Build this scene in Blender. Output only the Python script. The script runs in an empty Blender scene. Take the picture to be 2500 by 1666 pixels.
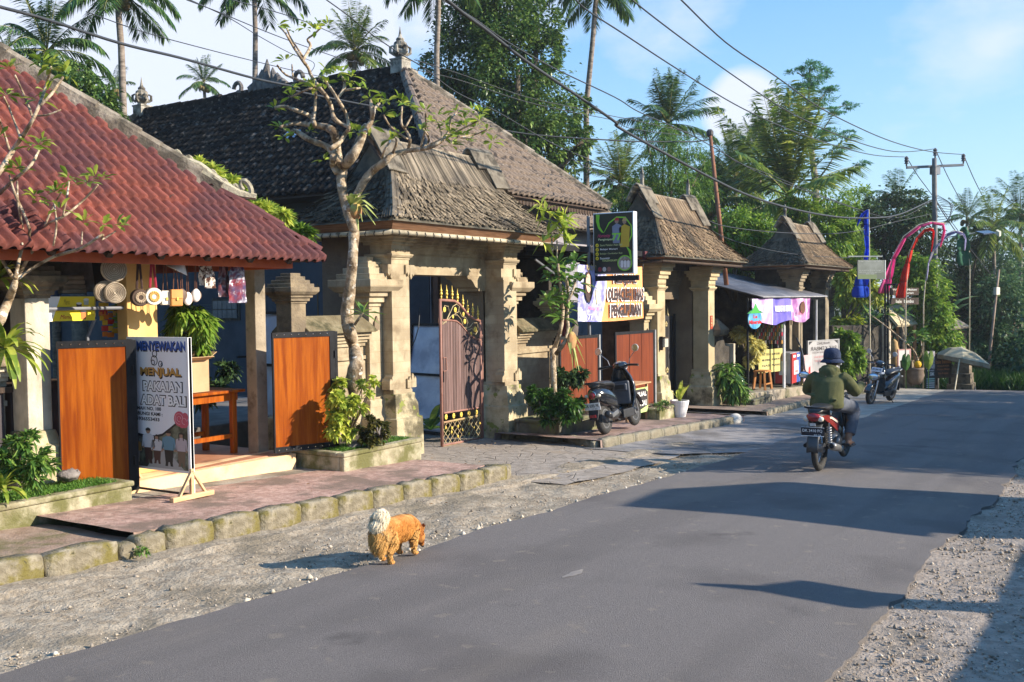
import bpy, bmesh, math, random
import numpy as np
from math import sin, cos, pi, radians, sqrt, atan2, tan
from mathutils import Vector, Matrix, Euler
S = bpy.context.scene
COL = S.collection
# ------------------------------------------------------------------ camera
FPX = 2430.0; TH = radians(32.0); PT = radians(2.3); RO = radians(0.72); HC = 1.72; G = 0.038
EYE = np.array([0,0, HC])
_F = np.array([cos(TH)*cos(PT), sin(TH)*cos(PT),-sin(PT)])
_R0 = np.array([sin(TH),-cos(TH),0.0]); _U0 = np.cross(_R0, _F)
_R = _R0*cos(RO) - _U0*sin(RO); _U = _U0*cos(RO) + _R0*sin(RO)
camd = bpy.data.cameras.new("camera"); cam = bpy.data.objects.new("camera", camd); COL.objects.link(cam)
camd.sensor_width = 36.0; camd.lens = 36.0*FPX/2500.0; camd.clip_end = 3000; camd.clip_start = 0.05
cam.matrix_world = Matrix(((_R[0], _U[0], -_F[0], 0),(_R[1], _U[1], -_F[1], 0),(_R[2], _U[2], -_F[2], HC),(0,0,0,1)))
S.camera = cam
# ------------------------------------------------------------------ light
SUN_EL = radians(25.0); SX, SY = 0.355,-0.935
w = bpy.data.worlds.new("World"); S.world = w; w.use_nodes = True
nt = w.node_tree; N = nt.nodes; L = nt.links
bg = N["Background"]
sky = N.new("ShaderNodeTexSky"); sky.sky_type = 'NISHITA'; sky.sun_disc = False
sky.sun_elevation = SUN_EL; sky.sun_rotation = atan2(SX, SY); sky.air_density = 1.25; sky.dust_density = 0.2; sky.ozone_density = 2.6
geo = N.new("ShaderNodeTexCoord")
def vm(op, a, b=None):
 n = N.new("ShaderNodeVectorMath"); n.operation = op; L.new(a, n.inputs[0])
 if b is not None:
  if isinstance(b, (tuple, list)): n.inputs[1].default_value = b
  else: L.new(b, n.inputs[1])
 return n
def ma(op, a, b=None, c=None, clamp=False):
 n = N.new("ShaderNodeMath"); n.operation = op; n.use_clamp = clamp
 for i, x in enumerate((a, b, c)):
  if x is None: continue
  if isinstance(x, (int, float)): n.inputs[i].default_value = x
  else: L.new(x, n.inputs[i])
 return n.outputs[0]
def cam_dir(u, v):
 d = _F + _R*((u-1250)/FPX) - _U*((v-833)/FPX); return tuple(d/np.linalg.norm(d))
gen = geo.outputs["Generated"]
sc = vm('MULTIPLY', gen, (1,1,2.0))
def noise(scale, detail, dist=0.0, vec=None):
 n = N.new("ShaderNodeTexNoise"); n.inputs["Scale"].default_value = scale; n.inputs["Detail"].default_value = detail
 n.inputs["Roughness"].default_value = 0.55; n.inputs["Distortion"].default_value = dist
 L.new(vec or sc.outputs[0], n.inputs["Vector"]); return n.outputs["Fac"]
nz = noise(5.0,8,0.3); nz2 = noise(14.0,6)
tot = None
for (u, v, cosr0, cosr1, k) in ((560,110,0.975,0.9995,1.25),(150,190,.985,.9995,.6),(1000,-700,0.93,0.985,.8),(1815,265,0.9986,0.9999,1.25),
        (1640,20,0.994,0.9999,.6),(2280,20,0.992,0.9999,.36),(-900,100,.93,.98,1.0),(1560,640,.9975,.9999,.6)):
 d = vm('DOT_PRODUCT', gen, cam_dir(u, v)).outputs["Value"]
 mr = N.new("ShaderNodeMapRange"); mr.interpolation_type = 'SMOOTHSTEP'
 L.new(d, mr.inputs[0]); mr.inputs[1].default_value = cosr0; mr.inputs[2].default_value = cosr1; mr.inputs[3].default_value = 0; mr.inputs[4].default_value = k
 tot = mr.outputs[0] if tot is None else ma('MAXIMUM', tot, mr.outputs[0])
nn = ma('ADD', ma('MULTIPLY', nz, 1.1), ma('MULTIPLY', nz2,0.35))
cl = ma('MULTIPLY', ma('ADD', ma('ADD', tot, ma('MULTIPLY_ADD', nn, 1.25,-.91)),-.28),1.9, clamp=True)
cl = ma('MULTIPLY', cl, 0.9, clamp=True)
hsv = N.new("ShaderNodeHueSaturation"); hsv.inputs["Saturation"].default_value = 1.0; hsv.inputs["Value"].default_value = 1.0
sxz = N.new("ShaderNodeSeparateXYZ"); L.new(gen, sxz.inputs[0]); gr_ = N.new("ShaderNodeMapRange"); gr_.interpolation_type = 'SMOOTHSTEP'; L.new(sxz.outputs[2], gr_.inputs[0]); gr_.inputs[1].default_value = -.02; gr_.inputs[2].default_value = .42
blue = N.new("ShaderNodeMix"); blue.data_type = 'RGBA'; L.new(gr_.outputs[0], blue.inputs[0]); blue.inputs[6].default_value = (1.95,3.4,4.65,1); blue.inputs[7].default_value = (.52,1.9,4.35,1)
bm_ = N.new("ShaderNodeMix"); bm_.data_type = 'RGBA'; bm_.inputs[0].default_value = .75; L.new(sky.outputs[0], bm_.inputs[6]); L.new(blue.outputs[2], bm_.inputs[7]); L.new(bm_.outputs[2], hsv.inputs["Color"])
mix = N.new("ShaderNodeMix"); mix.data_type = 'RGBA'; L.new(cl, mix.inputs[0]); L.new(hsv.outputs[0], mix.inputs[6])
mix.inputs[7].default_value = (3.8,4.0,4.6,1)
L.new(mix.outputs[2], bg.inputs["Color"]); bg.inputs["Strength"].default_value = 0.125
sl = bpy.data.lights.new("sun", 'SUN'); sl.energy = 5.0; sl.angle = radians(0.5); sl.color = (1.0,0.89,0.74)
so = bpy.data.objects.new("sun", sl); COL.objects.link(so); so.location = (10,-20,30)
SUNV = Vector((SX*cos(SUN_EL), SY*cos(SUN_EL), sin(SUN_EL))).normalized()
so.rotation_euler = (-SUNV).to_track_quat('-Z', 'Y').to_euler()
S.view_settings.view_transform = 'Standard'; S.view_settings.look = 'None'; S.view_settings.gamma = 1.0
S.view_settings.exposure = 1.0
S.render.engine = 'CYCLES'
S.cycles.max_bounces = 8; S.cycles.transparent_max_bounces = 8; S.cycles.use_denoising = True
# ------------------------------------------------------------------ measuring: photo point (2500 px wide) to a place in the world
def ray(u, v): return _F + _R*((u-1250)/FPX) - _U*((v-833)/FPX)
def gz(x, y=0.0):
 x = max(x, -60.0)
 if x < 34: return -G*x
 if x < 46: return -G*34 - 0.085*(x-34)
 return -G*34 - 0.085*12
def gnd(u, v, dz=0.0):
 d = ray(u, v); t = (dz-HC)/(d[2]+G*d[0]); return Vector(EYE + t*d)
def atY(u, v, y): d = ray(u, v); return Vector(EYE + d*(y/d[1]))
def atX(u, v, x): d = ray(u, v); return Vector(EYE + d*(x/d[0]))
def atD(u, v, dd): return Vector(EYE + ray(u, v)*dd)
def crop(x0, y0, s): return lambda x, y: (x0+x/s, y0+y/s)
cB = crop(600,550,2.24); cA = crop(600,0,2.529); cL = crop(0,0,2.613); cS = crop(0,550,1.96); cE1 = crop(1250,450,2.4117)
cE2 = crop(1700,450,2.614); cE3 = crop(1750,600,3.92); cE4 = crop(1500,650,4.237); cD = lambda x, y: (x*1.0625, y*1.0625)
cF = crop(2050,550,3.4844); cH = crop(0,600,3.919); cV = crop(1900,800,3.485); cT = crop(1350,0,2.046); cK = crop(1350,800,5.2267)
# ------------------------------------------------------------------ materials
MATS = {}
def _nt(name):
 m = bpy.data.materials.new(name); m.use_nodes = True; return m, m.node_tree.nodes, m.node_tree.links, m.node_tree.nodes["Principled BSDF"]
def c4(c): return (c[0], c[1], c[2], 1.0)
def mk(name, c1, c2=None, scale=4.0, rough=0.85, stain=None, stain_scale=2.0, stain_amt=0.5, bump=0.0, bscale=30.0, stretch=(1,1,1), metal=0.0,
       detail=6, spots=None, spot_scale=25.0, spot_th=0.62, island=0.0, brick=None, spec=0.4, coat=0.0, transl=0.0, lo=0.35, hi=0.65):
 if name in MATS: return MATS[name]
 m, n, l, b = _nt(name); MATS[name] = m
 b.inputs["Roughness"].default_value = rough; b.inputs["Metallic"].default_value = metal; b.inputs["Specular IOR Level"].default_value = spec
 if coat: b.inputs["Coat Weight"].default_value = coat; b.inputs["Coat Roughness"].default_value = 0.08
 c2 = c2 or c1
 tc = n.new("ShaderNodeTexCoord"); mp = n.new("ShaderNodeMapping"); mp.inputs["Scale"].default_value = stretch
 l.new(tc.outputs["Object"], mp.inputs["Vector"]); vec = mp.outputs["Vector"]
 def nse(s, d=detail):
  q = n.new("ShaderNodeTexNoise"); q.inputs["Scale"].default_value = s; q.inputs["Detail"].default_value = d; q.inputs["Roughness"].default_value = 0.62
  l.new(vec, q.inputs["Vector"]); return q.outputs["Fac"]
 def rng(x, a, bb, o0=0.0, o1=1.0):
  q = n.new("ShaderNodeMapRange"); q.interpolation_type = 'SMOOTHSTEP'; l.new(x, q.inputs[0])
  for i, t in enumerate((a, bb, o0, o1)): q.inputs[i+1].default_value = t
  return q.outputs[0]
 def mx(f, a, bb, mode='MIX'):
  q = n.new("ShaderNodeMix"); q.data_type = 'RGBA'; q.blend_type = mode
  if isinstance(f, float): q.inputs[0].default_value = f
  else: l.new(f, q.inputs[0])
  for i, t in ((6, a),(7, bb)):
   if isinstance(t, (tuple, list)): q.inputs[i].default_value = c4(t)
   else: l.new(t, q.inputs[i])
  return q.outputs[2]
 col = mx(rng(nse(scale), lo, hi), c1, c2)
 if brick:
  bw, bh, cm, amt = brick
  sx = n.new("ShaderNodeSeparateXYZ"); l.new(tc.outputs["Object"], sx.inputs[0])
  ad = n.new("ShaderNodeMath"); ad.operation = 'ADD'; l.new(sx.outputs[0], ad.inputs[0]); l.new(sx.outputs[1], ad.inputs[1])
  cb = n.new("ShaderNodeCombineXYZ"); l.new(ad.outputs[0], cb.inputs[0]); l.new(sx.outputs[2], cb.inputs[1])
  bt = n.new("ShaderNodeTexBrick"); l.new(cb.outputs[0], bt.inputs["Vector"]); bt.inputs["Scale"].default_value = 1.0
  bt.inputs["Brick Width"].default_value = bw; bt.inputs["Row Height"].default_value = bh; bt.inputs["Mortar Size"].default_value = 0.004
  bt.inputs["Color1"].default_value = (1,1,1,1); bt.inputs["Color2"].default_value = (1-amt, 1-amt, 1-amt*0.9,1); bt.inputs["Mortar"].default_value = c4(cm)
  col = mx(1.0, col, bt.outputs["Color"], 'MULTIPLY')
 if stain: col = mx(rng(nse(stain_scale),0.62-stain_amt*0.3,0.8-stain_amt*0.3), col, stain)
 if spots: col = mx(rng(nse(spot_scale, 3), spot_th, spot_th+0.06), col, spots)
 if island:
  g = n.new("ShaderNodeNewGeometry"); h = n.new("ShaderNodeHueSaturation"); l.new(col, h.inputs["Color"])
  l.new(rng(g.outputs["Random Per Island"], 0,1,1-island, 1+island), h.inputs["Value"]); col = h.outputs[0]
 l.new(col, b.inputs["Base Color"])
 if bump:
  bp = n.new("ShaderNodeBump"); bp.inputs["Strength"].default_value = min(1.0, bump); bp.inputs["Distance"].default_value = 0.02*max(1, bump)
  l.new(nse(bscale, 4), bp.inputs["Height"]); l.new(bp.outputs[0], b.inputs["Normal"])
 if transl:
  t = n.new("ShaderNodeBsdfTranslucent"); l.new(col, t.inputs[0]); ms = n.new("ShaderNodeMixShader"); ms.inputs[0].default_value = transl
  l.new(b.outputs[0], ms.inputs[1]); l.new(t.outputs[0], ms.inputs[2]); l.new(ms.outputs[0], n["Material Output"].inputs[0])
 return m
def leafmat(name, dark, mid, light, rough=0.45, transl=0.35):
 if name in MATS: return MATS[name]
 m, n, l, b = _nt(name); MATS[name] = m
 g = n.new("ShaderNodeNewGeometry"); r = n.new("ShaderNodeValToRGB"); l.new(g.outputs["Random Per Island"], r.inputs[0])
 e = r.color_ramp.elements; e[0].color = c4(dark); e[1].color = c4(light); q = e.new(0.5); q.color = c4(mid)
 l.new(r.outputs[0], b.inputs["Base Color"]); b.inputs["Roughness"].default_value = rough; b.inputs["Specular IOR Level"].default_value = 0.35
 t = n.new("ShaderNodeBsdfTranslucent"); l.new(r.outputs[0], t.inputs[0]); ms = n.new("ShaderNodeMixShader"); ms.inputs[0].default_value = transl
 l.new(b.outputs[0], ms.inputs[1]); l.new(t.outputs[0], ms.inputs[2]); l.new(ms.outputs[0], n["Material Output"].inputs[0])
 return m
def flat(name, c, rough=0.6, metal=0.0, spec=0.4, coat=0.0, var=0.12):
 return mk(name, tuple(x*(1-var) for x in c), tuple(min(1, x*(1+var)) for x in c),6.0, rough, metal=metal, spec=spec, coat=coat)
SANDSTONE = mk("sandstone blocks", (0.36,0.285,0.18),(0.49,0.405,0.265),3.0,0.9, stain=(0.22,0.165,0.10), stain_scale=2.3, stain_amt=0.42, bump=0.4, bscale=60, brick=(0.42,0.15,(0.80,0.78,0.74),0.16))
STONE_DARK = mk("aged stone", (0.16,0.125,0.085),(0.30,0.235,0.15),6.0,0.95, stain=(0.055,0.048,0.036), stain_scale=3.0, stain_amt=0.55, bump=0.6, bscale=40, spots=(0.45,0.42,0.34), spot_scale=40, spot_th=0.7)
MOSSY = mk("mossy plinth stone", (0.36,0.30,0.18),(0.52,0.45,0.29),4.0,0.95, stain=(0.10,0.085,0.05), stain_scale=2.2, stain_amt=0.5, bump=0.7, bscale=35, spots=(0.20,0.22,0.05), spot_scale=6, spot_th=0.6)
CEMENT = mk("weathered cement", (0.40,0.35,0.27),(0.55,0.49,0.39),7.0,0.95, stain=(0.20,0.17,0.12), stain_scale=3.0, stain_amt=0.35, bump=0.4, bscale=45, stretch=(1,1,0.5))
KERB = mk("kerb stone", (0.165,0.14,0.095),(0.31,0.27,0.195),7.0,0.97, stain=(0.15,0.125,0.035), stain_scale=4.5, stain_amt=0.62, bump=1.0, bscale=28, spots=(0.07,0.06,0.03), spot_scale=9, spot_th=0.62)
REDTILE = mk("red clay roof tile", (0.125,0.033,0.024),(0.225,0.060,0.042),2.6,0.85, stain=(0.095,0.032,0.034), stain_scale=0.9, stain_amt=0.7, bump=0.25, bscale=50, spots=(0.08,0.045,0.035), spot_scale=14, spot_th=0.68)
DARKTILE = mk("shade-toned roof tile", (0.010,0.009,0.009),(0.030,0.027,0.024),5.0,0.95, spec=.1, stain=(0.17,0.15,0.13), stain_scale=7.0, stain_amt=0.28, bump=0.4, bscale=40, spots=(0.34,0.31,0.27), spot_scale=16, spot_th=0.68)  # darker tile colour carries the shade of the roof's side face
LIGHTTILE = mk("sunlit-toned roof tile", (0.14,0.105,0.08),(0.26,0.20,0.155),5.0,0.9, stain=(0.05,0.04,0.035), stain_scale=5.0, stain_amt=0.5, bump=0.4, bscale=40, spots=(0.38,0.33,0.27), spot_scale=18, spot_th=0.66)  # lighter tile colour carries the sunlight on the roof's front face
RIDGECAP = mk("mortar ridge cap", (0.19,0.155,0.115),(0.32,0.275,0.215),5.0,0.95, stain=(0.09,0.075,0.055), stain_scale=3.5, stain_amt=0.7, bump=0.8, bscale=25)
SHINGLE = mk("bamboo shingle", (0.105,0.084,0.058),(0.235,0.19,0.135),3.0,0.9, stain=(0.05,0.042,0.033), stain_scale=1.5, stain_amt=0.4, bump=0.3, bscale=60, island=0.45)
SHINGLE_DK = mk("shaded bamboo shingle", (0.045,0.042,0.032),(0.13,0.11,0.075),3.0,0.9, bump=0.3, bscale=60, island=0.5)  # darker copy: shade of the roof's left side put into the shingle colour
BAMBOO = mk("pale bamboo", (0.42,0.36,0.25),(0.58,0.51,0.38),9.0,0.6, stain=(0.2,0.16,0.1), stain_scale=5, stain_amt=0.3)
OWOOD = mk("varnished orange wood", (0.23,0.047,0.004),(0.37,0.098,0.008),5.0,0.5, stain=(0.20,0.038,0.004), stain_scale=4.0, stain_amt=0.4, stretch=(3.2,3.2,0.22), spec=.08)
BWOOD = mk("red-brown wood", (0.12,0.024,0.008),(0.19,0.042,0.012),5.0,0.6, stretch=(4,4,0.25), spec=.2)
DKWOOD = mk("dark wood", (0.035,0.022,0.015),(0.075,0.045,0.028),6.0,0.75, stretch=(4,4,0.4))
ORPAINT = mk("orange-red painted fascia", (0.42,0.075,0.02),(0.52,0.11,0.03),4.0,0.55, stain=(0.2,0.03,0.012), stain_scale=3, stain_amt=0.3)
BLACKM = flat("black metal", (0.012,0.012,0.014),0.6, spec=0.2, var=0.3)
GREYM = flat("grey painted steel", (0.16,0.165,0.18),0.5)
OCHRE = mk("ochre plaster", (0.62,0.37,0.12),(0.72,0.46,0.17),2.5,0.85, stain=(0.45,0.26,0.09), stain_scale=2, stain_amt=0.25, bump=0.15)
NAVY = mk("dark blue-grey plaster", (0.032,0.038,0.050),(0.052,0.058,0.072),1.8,0.85, stain=(0.03,0.034,0.045), stain_scale=1.1, stain_amt=0.4, bump=0.2)
LILAC = mk("grey-lilac plaster", (0.26,0.25,0.28),(0.33,0.31,0.34),2,0.9, stain=(0.17,0.16,0.17), stain_scale=1.5, stain_amt=0.4)
BLKWALL = mk("sooty black wall", (0.028,0.024,0.02),(0.07,0.06,0.048),4,0.95, stain=(0.13,0.115,0.09), stain_scale=2.5, stain_amt=0.25, bump=0.7, bscale=30)
BROWNPL = mk("brown rendered wall", (0.155,0.115,0.075),(0.21,0.16,0.105),2.0,0.92, stain=(0.075,0.06,0.042), stain_scale=1.2, stain_amt=0.45, bump=0.3)
PAVE = mk("worn red pavement tile", (0.33,0.195,0.15),(0.50,0.335,0.27),14.0,0.9, stain=(0.20,0.14,0.105), stain_scale=2.2, stain_amt=0.55, bump=0.5, bscale=60, spots=(0.13,0.10,0.075), spot_scale=22, spot_th=0.63)
CONC = mk("poured concrete", (0.27,0.235,0.185),(0.37,0.33,0.27),3.5,0.95, stain=(0.16,0.135,0.10), stain_scale=1.3, stain_amt=0.5, bump=0.6, bscale=50)
APRON = mk("old grey concrete apron", (0.21,0.195,0.185),(0.29,0.27,0.255),3.0,0.95, stain=(0.13,0.12,0.11), stain_scale=0.9, stain_amt=0.55, bump=0.8, bscale=45)
TERRA = mk("terracotta floor tile", (0.42,0.19,0.10),(0.52,0.25,0.14),5,0.5, stain=(0.3,0.14,0.08), stain_scale=2, stain_amt=0.3)
STEPP = mk("peach step paint", (0.70,0.46,0.25),(0.78,0.55,0.32),3,0.8, stain=(0.5,0.32,0.17), stain_scale=2, stain_amt=0.35, bump=0.2)
WHITE = flat("white paint", (0.78,0.78,0.78),0.5, var=0.04)
SOIL = mk("dark soil", (0.05,0.036,0.024),(0.10,0.075,0.05),9,1.0, bump=1.0, bscale=30)
BARK = mk("pale frangipani bark", (0.25,0.175,0.10),(0.50,0.40,0.28),11,0.9, stain=(0.10,0.065,0.035), stain_scale=7, stain_amt=0.5, bump=1.0, bscale=22, spots=(.62,.57,.48), spot_scale=13, spot_th=.6)
PALMBARK = mk("palm trunk bark", (0.17,0.135,0.11),(0.28,0.235,0.195),5,0.9, stain=(0.10,0.08,0.065), stain_scale=3, stain_amt=0.4, bump=0.6, bscale=14, stretch=(1,1,3))
DBARK = mk("dark bark", (0.07,0.055,0.04),(0.14,0.11,0.08),7,0.95, bump=0.5)
STONEW = mk("weathered carved stone", (0.22,0.20,0.165),(0.40,0.37,0.31),6,0.95, stain=(0.07,0.062,0.05), stain_scale=4, stain_amt=0.6, bump=0.9, bscale=30)
RUST = mk("rusty steel pipe", (0.20,0.075,0.035),(0.30,0.13,0.07),8,0.8, stain=(0.10,0.05,0.035), stain_scale=4, stain_amt=0.4)
ZINC = mk("corrugated zinc", (0.10,0.104,0.12),(0.165,0.168,0.185),3,0.45, stain=(0.2,0.19,0.2), stain_scale=1.5, stain_amt=0.4, metal=0.3)
CABLE = flat("black cable", (0.03,0.034,0.04),0.6)
RUBBER = mk("tyre rubber", (0.018,0.018,0.018),(0.04,0.038,0.035),8,0.8, bump=0.3, bscale=60)
CHROME = flat("chrome", (0.7,0.7,0.7),0.12, metal=1.0, var=0.02)
ALU = flat("grey alloy", (0.33,0.33,0.34),0.35, metal=0.8)
GLOSSBK = flat("gloss black bodywork", (0.012,0.013,0.016),0.18, spec=0.6, coat=0.8, var=0.2)
PLASTBK = flat("black plastic", (0.022,0.022,0.024),0.55, var=0.25)
REDLENS = flat("red lens", (0.25,0.013,0.016),0.15, coat=0.6, var=0.1)
GOLD = flat("gilded iron", (0.78,0.55,0.10),0.4, metal=0.25, var=0.15)
# ------------------------------------------------------------------ mesh building
class M:
 def __init__(s): s.v = []; s.f = []; s.k = []; s.cur = 0
 def add(s, vs, fs):
  o = len(s.v); s.v += [tuple(p) for p in vs]; s.f += [tuple(i+o for i in q) for q in fs]; s.k += [s.cur]*len(fs); return s
 def box(s, x0, x1, y0, y1, z0, z1):
  if x0 > x1: x0, x1 = x1, x0
  if y0 > y1: y0, y1 = y1, y0
  if z0 > z1: z0, z1 = z1, z0
  return s.add([(x0, y0, z0),(x1, y0, z0),(x1, y1, z0),(x0, y1, z0),(x0, y0, z1),(x1, y0, z1),(x1, y1, z1),(x0, y1, z1)],
                     [(0,3,2,1),(4,5,6,7),(0,1,5,4),(1,2,6,5),(2,3,7,6),(3,0,4,7)])
 def obox(s, c, a, b, d):   # centre and three half-axis vectors
  c, a, b, d = Vector(c), Vector(a), Vector(b), Vector(d)
  if a.cross(b).dot(d) < 0: a = -a
  return s.add([c-a-b-d, c+a-b-d, c+a+b-d, c-a+b-d, c-a-b+d, c+a-b+d, c+a+b+d, c-a+b+d],
                     [(0,3,2,1),(4,5,6,7),(0,1,5,4),(1,2,6,5),(2,3,7,6),(3,0,4,7)])
 def beam(s, p, q, wd, ht, up=(0,0,1)):
  p, q = Vector(p), Vector(q); d = (q-p); u = Vector(up)
  sd = d.cross(u)
  if sd.length < 1e-6: sd = Vector((1,0,0))
  sd.normalize(); u = sd.cross(d).normalized()
  return s.obox((p+q)/2, d/2, sd*wd/2, u*ht/2)
 def tube(s, pts, r, n=8, cap=True):
  P = [Vector(p) for p in pts]; k = len(P)
  R = r if isinstance(r, (list, tuple)) else [r]*k
  o = len(s.v); u = None; fs = []
  for i in range(k):
   t = (P[min(i+1, k-1)]-P[max(i-1,0)])
   t = t.normalized() if t.length > 1e-9 else Vector((0,0,1))
   if u is None:
    u = t.orthogonal().normalized()
   else:
    u = (u-t*u.dot(t)); u = u.normalized() if u.length > 1e-6 else t.orthogonal().normalized()
   b = t.cross(u)
   for j in range(n):
    a = 2*pi*j/n; s.v.append(tuple(P[i]+(u*cos(a)+b*sin(a))*R[i]))
  for i in range(k-1):
   for j in range(n):
    fs.append((o+i*n+j, o+i*n+(j+1) % n, o+(i+1)*n+(j+1) % n, o+(i+1)*n+j))
  if cap:
   fs.append(tuple(o+j for j in range(n-1,-1,-1))); fs.append(tuple(o+(k-1)*n+j for j in range(n)))
  s.f += fs; s.k += [s.cur]*len(fs); return s
 def lathe(s, c, prof, n=16, axis=(0,0,1)):
  c = Vector(c); ax = Vector(axis).normalized(); u = ax.orthogonal().normalized(); b = ax.cross(u); o = len(s.v); fs = []
  for (r, z) in prof:
   for j in range(n):
    a = 2*pi*j/n; s.v.append(tuple(c+ax*z+(u*cos(a)+b*sin(a))*r))
  for i in range(len(prof)-1):
   for j in range(n): fs.append((o+i*n+j, o+i*n+(j+1) % n, o+(i+1)*n+(j+1) % n, o+(i+1)*n+j))
  fs.append(tuple(o+j for j in range(n-1,-1,-1))); fs.append(tuple(o+(len(prof)-1)*n+j for j in range(n)))
  s.f += fs; s.k += [s.cur]*len(fs); return s
 def stack(s, cx, cy, rings, ox=0, oy=0):   # rectangular profile: (half x, half y, z)
  o = len(s.v); fs = []
  for (a, b, z) in rings: s.v += [(cx-a, cy-b, z),(cx+a, cy-b, z),(cx+a, cy+b, z),(cx-a, cy+b, z)]
  for i in range(len(rings)-1):
   for j in range(4): fs.append((o+i*4+j, o+i*4+(j+1) % 4, o+i*4+4+(j+1) % 4, o+i*4+4+j))
  e = o+4*(len(rings)-1); fs += [(o+3, o+2, o+1, o),(e, e+1, e+2, e+3)]
  s.f += fs; s.k += [s.cur]*len(fs); return s
 def prism(s, poly, fn0, fn1):   # polygon of 2D points, two functions to 3D
  n = len(poly); a = [fn0(*p) for p in poly]; b = [fn1(*p) for p in poly]
  return s.add(a+b, [tuple(range(n-1,-1,-1)), tuple(range(n, 2*n))]+[(i, (i+1) % n, n+(i+1) % n, n+i) for i in range(n)])
 def ell(s, c, rx, ry, rz, nu=14, nv=9, rot=None):
  c = Vector(c); o = len(s.v); fs = []
  for i in range(1, nv):
   t = pi*i/nv
   for j in range(nu):
    a = 2*pi*j/nu; p = Vector((rx*sin(t)*cos(a), ry*sin(t)*sin(a), rz*cos(t)))
    if rot is not None: p = rot @ p
    s.v.append(tuple(c+p))
  for i in range(nv-2):
   for j in range(nu): fs.append((o+i*nu+j, o+(i+1)*nu+j, o+(i+1)*nu+(j+1) % nu, o+i*nu+(j+1) % nu))
  pt = Vector((0,0, rz)); pb = Vector((0,0,-rz))
  if rot is not None: pt, pb = rot @ pt, rot @ pb
  t = len(s.v); s.v += [tuple(c+pt), tuple(c+pb)]
  for j in range(nu):
   fs.append((t, o+j, o+(j+1) % nu)); q = o+(nv-2)*nu; fs.append((t+1, q+(j+1) % nu, q+j))
  s.f += fs; s.k += [s.cur]*len(fs); return s
 def loft(s, rings, cap=True):   # rings of equal point count
  n = len(rings[0]); o = len(s.v); fs = []
  for r in rings: s.v += [tuple(p) for p in r]
  for i in range(len(rings)-1):
   for j in range(n): fs.append((o+i*n+j, o+i*n+(j+1) % n, o+(i+1)*n+(j+1) % n, o+(i+1)*n+j))
  if cap: fs.append(tuple(o+j for j in range(n-1,-1,-1))); fs.append(tuple(o+(len(rings)-1)*n+j for j in range(n)))
  s.f += fs; s.k += [s.cur]*len(fs); return s
 def grid(s, fn, nu, nv):
  o = len(s.v); fs = []
  for i in range(nv+1):
   for j in range(nu+1): s.v.append(tuple(fn(j/nu, i/nv)))
  for i in range(nv):
   for j in range(nu): a = o+i*(nu+1)+j; fs.append((a, a+1, a+nu+2, a+nu+1))
  s.f += fs; s.k += [s.cur]*len(fs); return s
 def torus(s, c, axis, Rm, r, n=24, k=8):
  c = Vector(c); ax = Vector(axis).normalized(); u = ax.orthogonal().normalized(); b = ax.cross(u); o = len(s.v); fs = []
  for i in range(n):
   a = 2*pi*i/n; d = u*cos(a)+b*sin(a)
   for j in range(k): t = 2*pi*j/k; s.v.append(tuple(c+d*(Rm+r*cos(t))+ax*r*sin(t)))
  for i in range(n):
   for j in range(k): fs.append((o+i*k+j, o+((i+1) % n)*k+j, o+((i+1) % n)*k+(j+1) % k, o+i*k+(j+1) % k))
  s.f += fs; s.k += [s.cur]*len(fs); return s
def tag(o, label=None, cat=None, group=None, kind=None):
 if label: o["label"] = label
 if cat: o["category"] = cat
 if group: o["group"] = group
 if kind: o["kind"] = kind
 return o
def T(name, label, cat, loc=(0,0,0), rotz=0.0, group=None):
 o = bpy.data.objects.new(name, None); COL.objects.link(o); o.empty_display_size = 0.2
 o.location = loc; o.rotation_euler = (0,0, rotz); return tag(o, label, cat, group)
def basis(o): return Matrix.Translation(o.location) @ o.rotation_euler.to_matrix().to_4x4()
def ob(name, m, mats, parent=None, smooth=False, bevel=0.0, sub=0, local=False, label=None):
 if isinstance(m, M):
  me = bpy.data.meshes.new(name); me.from_pydata(m.v, [], m.f)
  mats = mats if isinstance(mats, (list, tuple)) else [mats]
  for q in mats: me.materials.append(q)
  if len(mats) > 1: me.polygons.foreach_set("material_index", m.k)
  if smooth: me.polygons.foreach_set("use_smooth", [True]*len(me.polygons))
  me.update()
 else: me = m
 o = bpy.data.objects.new(name, me); COL.objects.link(o)
 if bevel:
  b = o.modifiers.new("bevel", 'BEVEL'); b.width = bevel; b.segments = 2; b.limit_method = 'ANGLE'; b.angle_limit = radians(40)
 if sub:
  b = o.modifiers.new("sub", 'SUBSURF'); b.levels = sub; b.render_levels = sub
 if parent is not None:
  o.parent = parent
  if not local and parent.parent is None: o.matrix_parent_inverse = basis(parent).inverted()
 elif len(me.vertices):
  co = np.empty(len(me.vertices)*3); me.vertices.foreach_get("co", co); co = co.reshape(-1,3)
  base = np.array([(co[:, 0].min()+co[:, 0].max())/2,(co[:, 1].min()+co[:, 1].max())/2, co[:, 2].min()])
  if not o.name.startswith(("ground", "road")):
   me.vertices.foreach_set("co", (co-base).ravel()); o.location = base
 if label: o["label"] = label
 return o
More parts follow.
